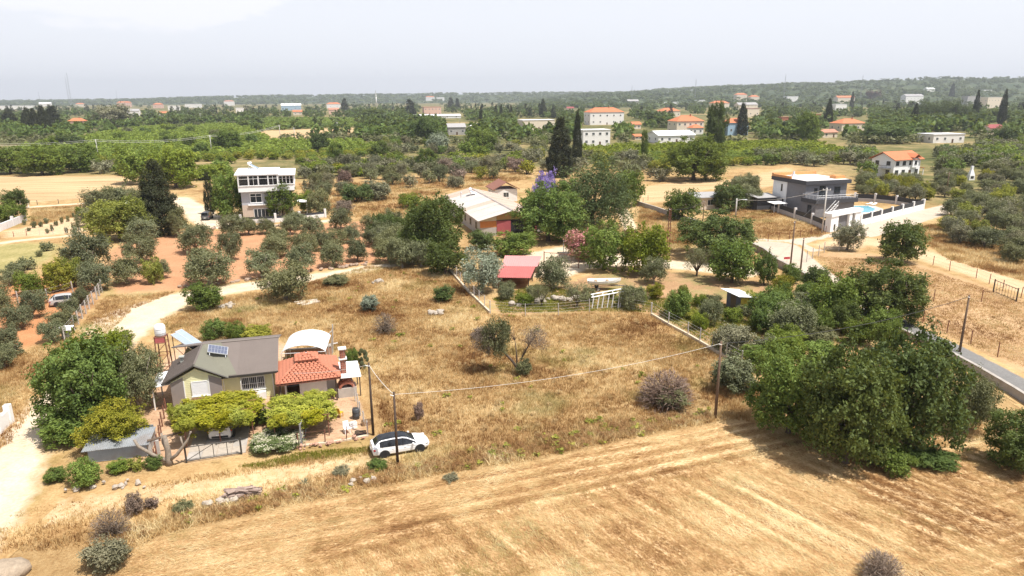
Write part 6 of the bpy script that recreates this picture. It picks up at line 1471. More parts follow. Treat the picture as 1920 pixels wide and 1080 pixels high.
# pale shed
g = G(1331, 393); house('shed', 'pale shed with flat grey roof near the empty lot', (g[0], g[1], 0), 12, 7.0, 8.0, 3.0, 'gable', 0.7, CREAM, ROOFG, 1, 1, 'l', ov=0.6)
# white house with red roof, upper right
g = G(1698, 331)
rw = house('house', 'white two-storey house with red tiled roof among olives', (g[0], g[1], 0), 24, 12.5, 8.5, 5.6, 'gable', 2.4, WHT, TILE, 2, 4, 'l', DARKF, ov=0.8, doorm=DOORB)
b = MB(); b.slab([(1.5, -1.2, 6.2), (3.2, -1.2, 7.3), (3.2, 3.2, 7.5), (1.5, 3.2, 6.3)], 0.14); b.slab([(4.9, 3.2, 6.3), (3.2, 3.2, 7.5), (3.2, -1.2, 7.3), (4.9, -1.2, 6.2)], 0.14); b.build('dormer_roof', TILE, rw)
b = MB(); b.box(1.8, -0.6, 2.9, 4.6, 0, 5.9); b.build('bay_wall', WHT, rw); window(rw, 'f', 3.2, -0.602, 3.9, 1.1, 1.2, DARKF, 2)
b = MB(); b.box(-8.3, 1.0, 2.75, -6.26, 5.0, 2.9); b.build('balcony', GREYW, rw)
b = MB()
for i in range(9): b.bar((-8.25, 1.05+i*0.48, 2.9), (-8.25, 1.05+i*0.48, 3.8), 0.05)
b.bar((-8.25, 1.0, 3.8), (-8.25, 5.0, 3.8), 0.07); b.build('railing', DARKF, rw)
b = MB(); b.slab([(6.3, 0.5, 3.0), (9.6, 0.5, 2.4), (9.6, 7, 2.4), (6.3, 7, 3.0)], 0.12); b.build('porch_roof', TILE, rw)
for y in (0.8, 6.6): MB().box(9.2, y-0.1, 0, 9.4, y+0.1, 2.35).build('post', WHT, rw)
g = G(1822, 338); t = thing('garden_fireplace', 'white outdoor fireplace with tapering chimney among olives', 'fireplace', (g[0], g[1], 0), 10)
b = MB(); b.hexa([(-1.0, 0, 0), (1.0, 0, 0), (1.0, 1.2, 0), (-1.0, 1.2, 0)], [(-0.9, 0, 1.5), (0.9, 0, 1.5), (0.9, 1.2, 1.5), (-0.9, 1.2, 1.5)]); b.hexa([(-0.9, 0, 1.502), (0.9, 0, 1.502), (0.9, 1.2, 1.502), (-0.9, 1.2, 1.502)], [(-0.35, 0.3, 3.2), (0.35, 0.3, 3.2), (0.35, 0.9, 3.2), (-0.35, 0.9, 3.2)]); b.box(-0.35, 0.3, 3.202, 0.35, 0.9, 4.4); b.build('chimney', WHT, t)
MB().box(-0.55, -0.03, 0.5, 0.55, -0.002, 1.3).build('firebox', DOORK, t)

# ------------------------------------------------------------------ grey villa with pool
VG = mat('villa_grey_render', (0.19, 0.19, 0.205), 0.75, var=0.08); VD = mat('villa_dark_band', (0.065, 0.066, 0.075), 0.6, var=0.1); DECK = mat('roof_screed', (0.72, 0.70, 0.68), 0.8, var=0.1, dirt=0.25); ORP = mat('orange_parapet', (0.62, 0.30, 0.12), 0.8, var=0.12)
o = G(1512, 402)
vl = thing('villa', 'modern dark grey villa with flat roof and balcony', 'house', (o[0], o[1], 0), 16)
b = MB(); b.box(-0.9, 0, 0, 10.2, 11.5, 6.7); b.build('wall', VG, vl)
MB().box(-0.98, 6.4, 0, -0.905, 11.5, 6.6).build('white_wall_panel', WHT, vl)
b = MB(); b.box(-1.3, -0.5, 6.702, 10.9, 12.0, 7.55); rfv = b.build('roof', VD, vl)
MB().box(-0.9, -0.1, 7.552, 10.5, 11.6, 7.60).build('roof_deck', DECK, rfv)
b = MB(); b.box(-1.25, 11.4, 7.553, 10.85, 11.95, 8.3); b.box(-1.25, 5.0, 7.553, -0.92, 11.38, 8.1); b.build('parapet', ORP, rfv)
b = MB(); b.box(8.0, 1.2, 7.602, 10.5, 3.4, 8.2); b.box(8.2, 1.4, 8.202, 10.3, 3.2, 8.3); b.build('roof_hatch', ORP, rfv)
b = MB(); b.box(1.2, 7.5, 7.602, 2.2, 8.3, 8.2); b.tube([(1.7, 7.9, 8.2), (1.7, 7.9, 8.9)], 0.25, 8); b.build('roof_unit', ALU, rfv)
b = MB(); b.box(-1.5, -4.6, 0, 8.6, -0.01, 3.1); b.build('annex_wall', VG, vl)
b = MB(); b.box(-1.9, -5.0, 3.102, 9.2, -0.01, 4.0); b.build('annex_band', VD, vl)
b = MB()
for i in range(13): b.bar((-1.8+i*0.9, -4.9, 4.0), (-1.8+i*0.9, -4.9, 4.9), 0.04)
for z in (4.45, 4.9): b.bar((-1.8, -4.9, z), (9.1, -4.9, z), 0.05)
for i in range(5): b.bar((-1.8, -4.9+i*1.1, 4.0), (-1.8, -4.9+i*1.1, 4.9), 0.04)
b.bar((-1.8, -4.9, 4.9), (-1.8, -0.3, 4.9), 0.05); b.build('balcony_railing', ALU, vl)
window(vl, 'f', 3.6, -0.004, 4.05, 1.6, 2.3, DARKF, 2); window(vl, 'f', 7.6, -0.004, 4.6, 1.6, 1.4, DARKF, 2); window(vl, 'l', -0.984, 8.2, 4.4, 0.5, 1.6, DARKF, 1); window(vl, 'l', -0.984, 7.4, 1.0, 0.5, 1.6, DARKF, 1); window(vl, 'l', -1.503, -2.6, 0.3, 1.3, 2.3, DARKF, 2)
window(vl, 'f', 1.8, -0.004, 5.0, 0.8, 0.9, DARKF, 1)
b = MB(); b.box(-7.5, 8.0, 0, -2.2, 12.0, 3.0); b.slab([(-7.9, 7.4, 3.1), (-1.7, 7.4, 3.1), (-1.7, 12.4, 3.5), (-7.9, 12.4, 3.5)], 0.12, 1); b.build('side_annex', [VD, ROOFG], vl)
b = MB(); b.slab([(-6.2, 3.4, 2.2), (-2.6, 3.4, 2.2), (-2.6, 6.2, 2.35), (-6.2, 6.2, 2.35)], 0.08); b.bar((-6, 3.6, 0), (-6, 3.6, 2.1), 0.08); b.bar((-2.8, 3.6, 0), (-2.8, 3.6, 2.1), 0.08); b.build('side_canopy', WHT, vl)
b = MB()      # white outside stair
for i in range(8): b.box(0.6+i*0.32, -6.0, 0.35*i+0.3, 0.6+(i+1)*0.32, -5.0, 0.35*i+0.36)
for y in (-6.0, -5.05): b.bar((0.6, y, 1.1), (3.2, y, 3.7), 0.09); b.bar((0.6, y, 0.2), (3.2, y, 2.9), 0.09)
for i in range(5): b.bar((0.7+i*0.62, -6.0, 0.3+i*0.66), (0.7+i*0.62, -6.0, 1.2+i*0.64), 0.06)
b.build('outside_stair', WHT, vl)
# pool
P_ = [G(1592, 402), G(1636, 399), G(1642, 393), G(1628, 388), G(1596, 388)]; c0 = sum(P_)/len(P_)
pl = thing('swimming_pool', 'blue swimming pool behind the villa gate', 'pool', (c0[0], c0[1], 0))
loc_ = [(p[0]-c0[0], p[1]-c0[1]) for p in P_]
TERR = mat('pool_terrace_paving', (0.55, 0.47, 0.38), 0.8, var=0.12, scale=3)
MB().prism([(x*1.6, y*1.35) for x, y in loc_], 0.02, 0.10).build('terrace', TERR, pl); MB().prism([(x*1.12, y*1.08) for x, y in loc_], 0.102, 0.2).build('coping', WHT, pl)
mt, nt = newmat('pool_water'); bb = N(nt, 'BsdfPrincipled', {'Base Color': ramp(nt, noise(nt, wpos(nt), 0.6, 4), [(0.35, (0.04, 0.30, 0.42)), (0.7, (0.10, 0.42, 0.52))]), 'Roughness': 0.08, 'Specular IOR Level': 0.5})
bn_ = N(nt, 'Bump', {'Strength': 0.25, 'Distance': 0.05, 'Height': noise(nt, wpos(nt), 3.0, 3)}); nt.links.new(bn_.outputs[0], bb.inputs['Normal']); finish(nt, bb.outputs[0])
MB().prism(loc_, 0.203, 0.23).build('water', mt, pl)
def lounger(label, px, py, yaw):
    g = G(px, py); t = thing('sun_lounger', label, 'lounger', (g[0], g[1], 0.1), yaw, 'loungers by the pool')
    MB().box(-0.9, -0.35, 0.3, 0.3, 0.35, 0.36).build('seat', WHT, t); b = MB(); b.hexa([(0.3, -0.35, 0.3), (0.9, -0.35, 0.6), (0.9, 0.35, 0.6), (0.3, 0.35, 0.3)], [(0.3, -0.35, 0.36), (0.9, -0.35, 0.66), (0.9, 0.35, 0.66), (0.3, 0.35, 0.36)]); b.build('backrest', WHT, t)
    for x in (-0.8, 0.2):
        for y in (-0.3, 0.3): MB().box(x-0.03, y-0.03, 0, x+0.03, y+0.03, 0.3).build('leg', WHT, t)
lounger('left white sun lounger beside the pool', 1629, 385, 20); lounger('right white sun lounger beside the pool', 1638, 386, 30)
# boundary walls of the villa
wall_run('boundary_wall', 'white villa wall with dark screens along the concrete road', [(1612, 424), (1650, 414), (1690, 403), (1730, 393)], 1.3, 0.3, WHT, 2.5, WHT, 5.2, DSCR, 1.0)
wall_run('boundary_wall', 'grey villa wall with dark screens along the empty lot', [(1437, 390), (1460, 399), (1490, 410), (1522, 421), (1551, 434)], 1.0, 0.3, mat('grey_block_wall', (0.42, 0.40, 0.40), 0.85, var=0.12), 2.4, GWALL, 5.6, DSCR, 1.0)
wall_run('boundary_wall', 'rear villa wall with black screens behind the pool', [(1602, 377), (1640, 379), (1680, 383), (1728, 391)], 0.8, 0.3, mat('grey_block_wall', (0.42, 0.40, 0.40), 0.85), 2.2, GWALL, 8.0, DSCR, 1.1)
g0 = G(1556, 436); g1 = G(1612, 424); d = g1-g0; ln = math.hypot(d[0], d[1]); yw = math.degrees(math.atan2(d[1], d[0]))
gt = thing('entrance_gate', 'white villa entrance portal with grey garage shutter', 'gate', (g0[0], g0[1], 0), yw)
for x0, x1 in ((0, ln*0.24), (ln*0.60, ln*0.70), (ln*0.80, ln*0.99)): MB().box(x0, 0, 0, x1, 1.2, 3.1).build('pier', WHT, gt)
MB().box(-0.25, -0.2, 3.102, ln+0.2, 1.7, 3.75).build('lintel', WHT, gt)
GS = mat('grey_shutter', (0.16, 0.16, 0.17), 0.6, var=0.08)
for i in range(14): MB().box(ln*0.241, 0.45, 0.05+i*0.215, ln*0.599, 0.5, 0.05+(i+1)*0.215-0.015).build('slat', GS, gt)
MB().box(ln*0.705, 0.4, 0.05, ln*0.795, 0.46, 2.9).build('door', DARKF, gt); MB().box(ln*0.10, -0.05, 0.35, ln*0.15, -0.002, 1.5).build('meter_box', DARKF, gt)

# concrete wall left of the broad tree, lane walls
CONC = mat('weathered_concrete', (0.36, 0.33, 0.30), 0.9, var=0.2, dirt=0.35, dirtc=(0.18, 0.16, 0.13))
wall_run('concrete_wall', 'weathered concrete wall slanting beside the pale shed lot', [(1192, 384), (1230, 396), (1270, 410), (1310, 424)], 1.0, 0.25, CONC, cap=CONC)
wall_run('concrete_wall', 'grey concrete wall stub at the road junction', [(1404, 465), (1432, 478), (1450, 492)], 1.1, 0.3, CONC, cap=CONC)
wall_run('concrete_wall', 'concrete wall along the lane below the junction', [(1450, 495), (1490, 516), (1540, 545)], 1.1, 0.3, CONC, cap=CONC)
wall_run('concrete_wall', 'long low wall on the near side of the asphalt lane', [(1640, 606), (1700, 634), (1760, 662), (1830, 700), (1900, 742), (1990, 800)], 0.75, 0.25, CONC, cap=CONC)
wall_run('garden_wall', 'white wall at the left picture edge beside the gravel road', [(-30, 836), (0, 812), (20, 794)], 1.3, 0.3, WHT, 1.7, WHT, 5)
wall_run('garden_wall', 'white wall slanting at the left edge above the sapling plot', [(-40, 452), (0, 434), (48, 414)], 1.5, 0.3, GWALL, 2.1, GWALL, 6)
g = G(1420, 485)

# ================================================================== VEHICLES
CARW = mat('white_car_paint', (0.80, 0.80, 0.80), 0.22, var=0.02, spec=0.5); CARS = mat('silver_van_paint', (0.50, 0.50, 0.50), 0.35, 0.3, var=0.05, dirt=0.15); CARG = mat('grey_car_paint', (0.12, 0.12, 0.13), 0.3, 0.3, var=0.05)
TINT = glass('tinted_car_glass', (0.008, 0.009, 0.011)); REDL = mat('red_tail_light', (0.35, 0.015, 0.02), 0.25, var=0.1); HEADL = mat('headlight_lens', (0.6, 0.62, 0.65), 0.15, var=0.05); BLKP = mat('black_plastic', (0.025, 0.025, 0.027), 0.6, var=0.1)
HATCH = [  # x, half width, sill z, belt z, glass top z, roof z, half width at glass top
 (-2.16, 0.60, 0.42, 0.70, 0.74, 0.76, 0.52), (-2.10, 0.80, 0.30, 0.86, 0.92, 0.95, 0.66), (-1.95, 0.87, 0.26, 0.93, 1.00, 1.03, 0.68), (-1.62, 0.895, 0.24, 0.95, 1.30, 1.36, 0.60), (-1.42, 0.90, 0.24, 0.94, 1.37, 1.43, 0.60), (-0.6, 0.905, 0.22, 0.91, 1.42, 1.49, 0.62),
 (0.1, 0.90, 0.22, 0.88, 1.38, 1.46, 0.61), (0.42, 0.90, 0.22, 0.87, 1.28, 1.37, 0.61), (1.05, 0.89, 0.23, 0.88, 0.93, 0.98, 0.70), (1.35, 0.885, 0.24, 0.84, 0.88, 0.92, 0.64), (1.75, 0.85, 0.26, 0.75, 0.80, 0.83, 0.56), (2.02, 0.72, 0.30, 0.62, 0.68, 0.70, 0.45), (2.14, 0.48, 0.36, 0.52, 0.56, 0.58, 0.3)]
VAN = [(-2.1, 0.78, 0.35, 0.80, 0.86, 0.9, 0.74), (-2.06, 0.84, 0.30, 1.0, 1.10, 1.12, 0.76), (-1.98, 0.85, 0.28, 1.02, 1.68, 1.74, 0.70), (-1.7, 0.86, 0.26, 1.02, 1.72, 1.80, 0.71), (-0.5, 0.86, 0.26, 1.0, 1.74, 1.82, 0.71), (0.4, 0.86, 0.26, 1.0, 1.70, 1.78, 0.70), (0.7, 0.86, 0.26, 1.0, 1.6, 1.68, 0.69), (1.25, 0.85, 0.28, 1.0, 1.06, 1.10, 0.72), (1.7, 0.82, 0.28, 0.88, 0.92, 0.95, 0.66), (2.05, 0.7, 0.3, 0.7, 0.75, 0.78, 0.55), (2.12, 0.5, 0.36, 0.55, 0.6, 0.62, 0.4)]
def vehicle(name, label, cat, loc, yaw, S, paint, roofm, cab, glassr, wx=(-1.30, 1.32), wr=0.33, s=1.0, detail=True):
    t = thing(name, label, cat, loc, yaw, None, (s, s, s))
    prof = []
    for (x, hw, zs, zb, zg, zr, hg) in S:
        L = [(hw*0.86, zs), (hw*0.98, zs+0.12), (hw, (zs+zb)*0.52), (hw*0.96, zb), (hg, zg), (hg*0.86, (zg+zr)/2+0.012), (hg*0.45, zr)]
        prof.append([(x, -y, z) for y, z in L]+[(x, y, z) for y, z in L[::-1]])
    n = 14; body, gl, rfm, sg, sg2 = MB(), MB(), MB(), MB(), MB()
    for i in range(len(S)-1):
        for k in range(n):
            k2 = (k+1) % n; q = [prof[i][k], prof[i+1][k], prof[i+1][k2], prof[i][k2]]
            side = k in (3, 9); top = k in (5, 6, 7)
            if side and cab[0] <= i < cab[1]: dst = sg if k == 3 else sg2
            elif top and i in glassr: dst = gl
            elif top and cab[0] <= i < cab[1]: dst = rfm
            else: dst = body
            dst.add(q, [(0, 1, 2, 3)])
    body.add(prof[0], [tuple(range(n-1, -1, -1))]); body.add(prof[-1], [tuple(range(n))])
    bo = body.build('body', paint, t, smooth=True)
    gl.build('windscreen', TINT, t, smooth=True); sg.build('side_window', TINT, t); sg2.build('side_window', TINT, t); rfm.build('roof', roofm, t, smooth=True)
    b = MB()
    for i in range(cab[0]+1, cab[1], 2):
        for k in (3, 9): b.bar(Vector(prof[i][k])*1.002, Vector(prof[i][k+1])*1.002, 0.05)
    b.build('pillar', BLKP if roofm != paint else paint, t)
    for x in wx:
        for sy in (-1, 1):
            b = MB(); b.tube([(x, sy*0.60, wr), (x, sy*0.905, wr)], wr*1.17, 18); b.build('wheel_arch', BLKP, t)
            wheel(t, x, sy*0.80, wr, 0.22, sy)
    if detail:
        x0, hw = S[1][0], S[1][1]; zb = S[1][3]
        for sy in (-1, 1):
            MB().ball((x0+0.10, sy*(hw-0.02), zb-0.10), (0.10, 0.12, 0.10), 10, 8).build('tail_light', REDL, t, smooth=True)
            MB().ball((S[-3][0]+0.08, sy*(S[-3][1]-0.12), S[-3][3]-0.03), (0.20, 0.12, 0.07), 10, 8).build('headlight', HEADL, t, smooth=True)
            MB().ball((0.82, sy*1.0, 0.95), (0.09, 0.12, 0.08), 8, 6).build('mirror', paint, t, smooth=True)
        MB().box(S[0][0]-0.03, -0.62, 0.36, S[0][0]+0.1, 0.62, 0.52).build('bumper', BLKP, t)
        MB().box(S[-1][0]-0.08, -0.4, 0.34, S[-1][0]+0.012, 0.4, 0.44).build('grille', BLKP, t)
        MB().box(S[0][0]-0.045, -0.26, 0.56, S[0][0]-0.02, 0.26, 0.67).build('number_plate', FRAME, t)
        b = MB()
        for sy in (-1, 1):
            for x in (-0.75, 0.15): b.box(x, sy*0.905-0.02, 0.72, x+0.16, sy*0.905+0.02, 0.745)
        b.build('door_handle', paint, t)
    return t
g = (G(718, 862)+G(790, 843))/2; a_ = R(20); nx, ny = -math.sin(a_), math.cos(a_)
vehicle('car', 'white hatchback with black roof parked on the dry grass', 'car', (g[0]+nx*0.8, g[1]+ny*0.8, 0), 20, HATCH, CARW, TINT, (3, 8), (2, 3, 7), s=1.0).scale = (1.02, 1.0, 0.93)
g = G(415, 828); v_ = vehicle('van', 'silver minivan parked under the vine pergola, rear to the gate', 'van', (g[0]+1.9*math.sin(R(-12)), g[1]+2.0, 0), 100, VAN, CARS, CARS, (2, 7), (1, 6), s=1.0)
MB().tube([(-2.085, 0, 0.92), (-2.11, 0, 0.92)], 0.07, 14).build('badge', RIM, v_)
MB().box(-2.12, -0.55, 0.985, -2.07, 0.55, 1.02).build('tailgate_strip', BLKP, v_)
g = G(389, 411); vehicle('car', 'dark grey car parked on the white driveway', 'car', (g[0], g[1], 0), 100, VAN, CARG, CARG, (2, 7), (1, 6), detail=True)
g = G(130, 570); vehicle('car', 'pale car half hidden by olives in the orange-soil plot', 'car', (g[0], g[1], 0), 30, HATCH, CARS, CARS, (3, 8), (2, 3, 7), detail=True)

# ================================================================== POLES AND WIRES
WOOD = mat('tarred_pole_wood', (0.075, 0.052, 0.04), 0.9, var=0.3, scale=3); WOODB = mat('brown_pole_wood', (0.15, 0.10, 0.07), 0.9, var=0.3, scale=3); CPOLE = mat('concrete_pole', (0.50, 0.48, 0.45), 0.85, var=0.1); RUST = mat('rusty_iron', (0.20, 0.085, 0.055), 0.85, var=0.3, scale=5)
TOP = {}
def pole(key, label, xb, yb, xt, yt, m, r=0.11, arm=False, lattice=False, group='utility poles', cat='pole', lamp=False):
    g = G(xb, yb); Hh = HG(xb, yb, yt)
    t = thing('utility_pole', label, cat, (g[0], g[1], 0), 0, group)
    if lattice:
        b = MB()
        for sx in (-1, 1):
            b.bar((sx*0.28, 0, -0.05), (sx*0.12, 0, Hh), 0.10)
        n = int(Hh/0.7)
        for i in range(n):
            z = i*Hh/n; k = 0.28-0.16*z/Hh; b.bar((-k, 0, z), (k*0.95, 0, z+Hh/n), 0.05)
        b.build('lattice_mast', m, t)
    else: MB().tube([(0, 0, -0.1), (0, 0, Hh*0.5), (0, 0, Hh)], [r, r*0.86, r*0.68], 9).build('shaft', m, t, smooth=True)
    if arm:
        b = MB(); b.box(-0.8, -0.06, Hh-0.5, 0.8, 0.06, Hh-0.38); b.build('crossarm', m, t)
        for x in (-0.7, 0, 0.7): MB().tube([(x, 0, Hh-0.38), (x, 0, Hh-0.15)], [0.06, 0.04], 7).build('insulator', FRAME, t)
    else: MB().tube([(0, -r, Hh-0.25), (-0.25, -r-0.05, Hh-0.15)], 0.03, 5).build('bracket', FRAME, t)
    if lamp:
        b = MB(); b.tube([(0, 0, Hh-0.6), (0.9, -0.3, Hh-0.2), (1.4, -0.4, Hh-0.2)], 0.05, 6); b.hexa([(1.3, -0.55, Hh-0.28), (2.1, -0.65, Hh-0.22), (2.1, -0.35, Hh-0.22), (1.3, -0.25, Hh-0.28)], [(1.3, -0.5, Hh-0.14), (2.1, -0.6, Hh-0.14), (2.1, -0.4, Hh-0.14), (1.3, -0.3, Hh-0.14)]); b.build('street_lamp_arm', ALU, t)
    TOP[key] = Vector((g[0], g[1], Hh-0.18)); return t
pole('a', 'black wooden pole at the corner of the house yard', 700, 816, 692, 680, WOOD)
pole('b', 'black wooden pole in front of the white car', 746, 874, 743, 735, WOOD)
pole('c', 'brown wooden pole beside the big tree clump', 1341, 784, 1350, 640, WOODB, 0.13)
pole('d', 'wooden pole beside the asphalt lane at right', 1799, 660, 1803, 553, WOODB, 0.13)
pole('e', 'left dark pole in the middle of the road junction', 1482, 498, 1485, 414, WOODB, 0.14)
pole('f', 'right dark pole in the middle of the road junction', 1501, 505, 1505, 446, WOODB, 0.14)
pole('g', 'rusty lattice pole beside the twin track', 1252, 480, 1254, 390, RUST, lattice=True)
pole('h', 'thin dark pole before the pale shed', 1318, 412, 1319, 376, WOODB, 0.12)
pole('i', 'concrete pole with street lamp at the empty lot corner', 1379, 406, 1380, 372, CPOLE, 0.2, lamp=True)
pole('j', 'tall pole at the corner of the villa gate', 1541, 437, 1547, 352, CPOLE, 0.16, arm=True)
pole('k', 'dark post in the thicket behind the big clump', 1496, 644, 1498, 594, WOOD, 0.1)
pole('l', 'brown pole in the olive scrub right of the villa', 1774, 362, 1778, 322, WOODB, 0.16, arm=True)
FP = [(185, 298, 179, 261), (397, 286, 394, 253), (526, 262, 525, 234), (553, 264, 552, 239), (634, 258, 634, 229), (764, 246, 764, 225), (277, 232, 276, 212), (377, 231, 376, 212), (175, 240, 174, 222), (862, 232, 862, 212)]
for i, (xb, yb, xt, yt) in enumerate(FP): pole('far%d' % i, f'pale concrete pole standing in the far orchards, {ORD[sorted(range(len(FP)), key=lambda q: FP[q][0]).index(i)+1]} from left', xb, yb, xt, yt, CPOLE, 0.22, arm=True, group='concrete poles in the orchards')
for i, (x, yb, yt, lab) in enumerate(((706, 199, 168, ''),)):
    g = GT(x, yb); Hh = HG(x, yb, yt, g); t = thing('minaret', 'slim white mosque minaret rising above the far trees', 'minaret', (g[0], g[1], max(g[2], 0)))
    MB().tube([(0, 0, 0), (0, 0, Hh*0.62)], [1.9, 1.6], 12).build('shaft', WHITE, t, smooth=True); MB().tube([(0, 0, Hh*0.62), (0, 0, Hh*0.66)], [2.6, 2.6], 12).build('balcony', WHITE, t)
    MB().tube([(0, 0, Hh*0.66), (0, 0, Hh*0.82)], [1.4, 1.3], 12).build('upper_shaft', WHITE, t); MB().tube([(0, 0, Hh*0.82), (0, 0, Hh)], [1.6, 0.05], 12).build('spire', ROOFG, t)
def mast(label, x, yb, xt, yt, wd):
    g = GT(x, yb); Hh = HG(x, yb, yt, g); t = thing('lattice_mast', label, 'mast', (g[0], g[1], max(g[2]-1, 0)))
    b = MB(); n = 14; k = lambda z: wd*(1-0.75*z/Hh)
    for sx, sy in ((-1, -1), (1, -1), (1, 1), (-1, 1)): b.tube([(sx*wd, sy*wd, 0), (sx*wd*0.25, sy*wd*0.25, Hh)], [wd*0.10, wd*0.06], 4)
    for i in range(n):
        z0, z1 = Hh*i/n, Hh*(i+1)/n
        for (a, c) in (((-1, -1), (1, -1)), ((1, -1), (-1, -1)), ((1, -1), (1, 1)), ((-1, 1), (-1, -1))):
            b.tube([(a[0]*k(z0), a[1]*k(z0), z0), (c[0]*k(z1), c[1]*k(z1), z1)], wd*0.05, 4)
    b.build('frame', ALU if False else mat('galvanised_steel', (0.33, 0.34, 0.36), 0.6, 0.3), t); return t
mast('taller right lattice mast of the pair on the left skyline', 135, 199, 126, 137, 2.6)
mast('shorter left lattice mast of the pair on the left skyline', 131, 199, 123, 144, 2.0)
for x, yb, yt, lab in ((221, 195, 169, 'small pylon on the left skyline'), (76, 195, 172, 'leftmost faint pylon on the skyline'), (1184, 190, 160, 'faint pylon above the big white house'), (1303, 188, 148, 'thin mast on the skyline right of centre'), (1469, 188, 139, 'faint pylon on the right hill'), (1613, 186, 141, 'rightmost faint pylon on the hill')): mast(lab, x, yb, x, yt, 1.6)
CABW = mat('white_twisted_cable', (0.62, 0.60, 0.56), 0.7, var=0.1); CABD = mat('dark_cable', (0.05, 0.05, 0.05), 0.7)
def wire(label, a, c, sag, r=0.02, m=None, group=None):
    a = Vector(a); c = Vector(c); n = 24
    pts = [a.lerp(c, i/n)-Vector((0, 0, 4*sag*(i/n)*(1-i/n))) for i in range(n+1)]
    o = MB().tube(pts, r, 5).build('overhead_wire', m or CABD); tag(o, label, 'wire', group); return o
wire('pale overhead cable between the two black poles', TOP['a'], TOP['b'], 0.2, 0.02, CABW)
wire('long pale sagging cable across the dry field', TOP['b'], TOP['c'], 0.7, 0.014, CABW)
hpt = G(515, 750); wire('cable from the house roof to the yard pole', (hpt[0]+0.5, hpt[1]+0.6, 2.4), TOP['a'], 0.3, 0.018, CABW)
wire('cable from the brown pole to the lane pole', TOP['c'], TOP['d'], 0.8, 0.025); wire('cable from the junction poles to the villa gate pole', TOP['e'], TOP['j'], 0.8, 0.025)
wire('cable from the lattice pole to the pole before the shed', TOP['g'], TOP['h'], 0.6, 0.03); wire('cable from the street lamp pole to the villa pole', TOP['i'], TOP['j'], 1.0, 0.03, CABW)
for k, dz in enumerate((0, 0.7)):
    wire(['upper', 'lower'][k]+' wire between the first two far concrete poles', TOP['far0']-Vector((0, 0, dz)), TOP['far1']-Vector((0, 0, dz)), 1.5, 0.05, CABW)
    wire(['upper', 'lower'][k]+' wire running left from the far concrete pole', TOP['far0']-Vector((0, 0, dz)), TOP['far0']-Vector((70, 6, dz)), 1.5, 0.05, CABW)
    wire(['upper', 'lower'][k]+' wire running right from the second far concrete pole', TOP['far1']-Vector((0, 0, dz)), TOP['far2']-Vector((0, 0, dz)), 1.5, 0.06, CABW)
# ================================================================== FENCES
FPOST = mat('grey_fence_post', (0.46, 0.43, 0.40), 0.85, var=0.12); KERB = mat('beige_kerb', (0.56, 0.47, 0.35), 0.9, var=0.12)
def fence(label, pts, step, h, m, r=0.045, wires=3, kerb=None, mesh=False, name='wire_fence'):
    P_ = [G(x, y) for x, y in pts]; t = thing(name, label, 'fence', (P_[0][0], P_[0][1], 0)); O = P_[0]; rg = random.Random(len(label))
    wb = MB()
    for a, c in zip(P_[:-1], P_[1:]):
        d = c-a; ln = math.hypot(d[0], d[1]); n = max(1, round(ln/step)); ang = math.atan2(d[1], d[0])
        if kerb: MB().box(0, -0.12, -0.05, ln, 0.12, kerb).build('kerb', KERB, t, a-O, ang)
        for i in range(n+1 if c is P_[-1] else n):
            p = a+d*(i/n)-O
            MB().tube([(0, 0, -0.05), (rg.uniform(-0.05, 0.05), rg.uniform(-0.05, 0.05), h*rg.uniform(0.95, 1.05))], r, 6).build('post', m, t, p)
        for k in range(wires): z = h*(0.3+0.65*k/max(1, wires-1)); wb.tube([(a[0]-O[0], a[1]-O[1], z), (c[0]-O[0], c[1]-O[1], z)], 0.008, 3)
        if mesh:
            for i in range(int(ln/0.35)): q = a+d*((i+0.5)*0.35/ln)-O; wb.tube([(q[0], q[1], 0.1), (q[0], q[1], h*0.95)], 0.006, 3)
    wb.build('wire', m, t); return t
fence('wire fence with beige kerb left of the fenced garden', [(842, 506), (880, 550), (919, 588)], 2.6, 1.7, FPOST, 0.06, 4, 0.3)
fence('wire fence along the front of the fenced garden', [(919, 588), (985, 594), (1047, 592), (1105, 586), (1160, 581), (1221, 591)], 3.4, 1.7, FPOST, 0.06, 4)
fence('wire fence with beige kerb right of the dry field', [(1221, 591), (1253, 610), (1290, 630), (1335, 656), (1390, 688)], 2.8, 1.7, FPOST, 0.065, 4, 0.3)
fence('rusty post fence along the dirt road lot', [(1650, 470), (1720, 488), (1780, 508), (1830, 522), (1880, 545), (1990, 590)], 4.0, 1.5, RUST, 0.05, 3)
fence('post fence across the middle of the dry lot', [(1560, 560), (1640, 566), (1750, 566), (1840, 566), (1920, 574)], 4.5, 1.6, RUST, 0.05, 3)
fence('post fence beside the asphalt lane', [(1690, 590), (1730, 606), (1775, 625), (1820, 645), (1870, 670), (1930, 700)], 3.4, 1.6, RUST, 0.05, 3)
fence('tall mesh fence at the junction corner', [(1512, 492), (1545, 474), (1600, 468)], 3.2, 1.9, FPOST, 0.06, 5)
fence('fence along the empty lot beside the concrete road', [(1405, 448), (1440, 453), (1480, 448), (1520, 441), (1548, 438)], 3.0, 1.4, RUST, 0.05, 3)
fence('concrete post fence of the orange-soil plot', [(122, 640), (140, 620), (155, 598), (168, 580), (182, 562), (192, 548)], 2.6, 1.8, FPOST, 0.075, 4, None, True)
fence('concrete post fence inside the orange-soil plot', [(-20, 575), (35, 570), (90, 565), (138, 552)], 4.0, 1.8, FPOST, 0.075, 3)
fence('red railing of the sapling plot', [(-20, 450), (0, 447), (26, 444), (50, 442)], 2.5, 1.1, RUST, 0.06, 3, None, True, 'red_railing')
fence('thin post fence along the sapling plot', [(50, 442), (100, 440), (150, 436)], 3.0, 1.2, FPOST, 0.04, 3)
fence('low rail fence before the wheat field', [(36, 388), (70, 384), (110, 382), (150, 380)], 5.0, 1.2, DARKF, 0.07, 3)
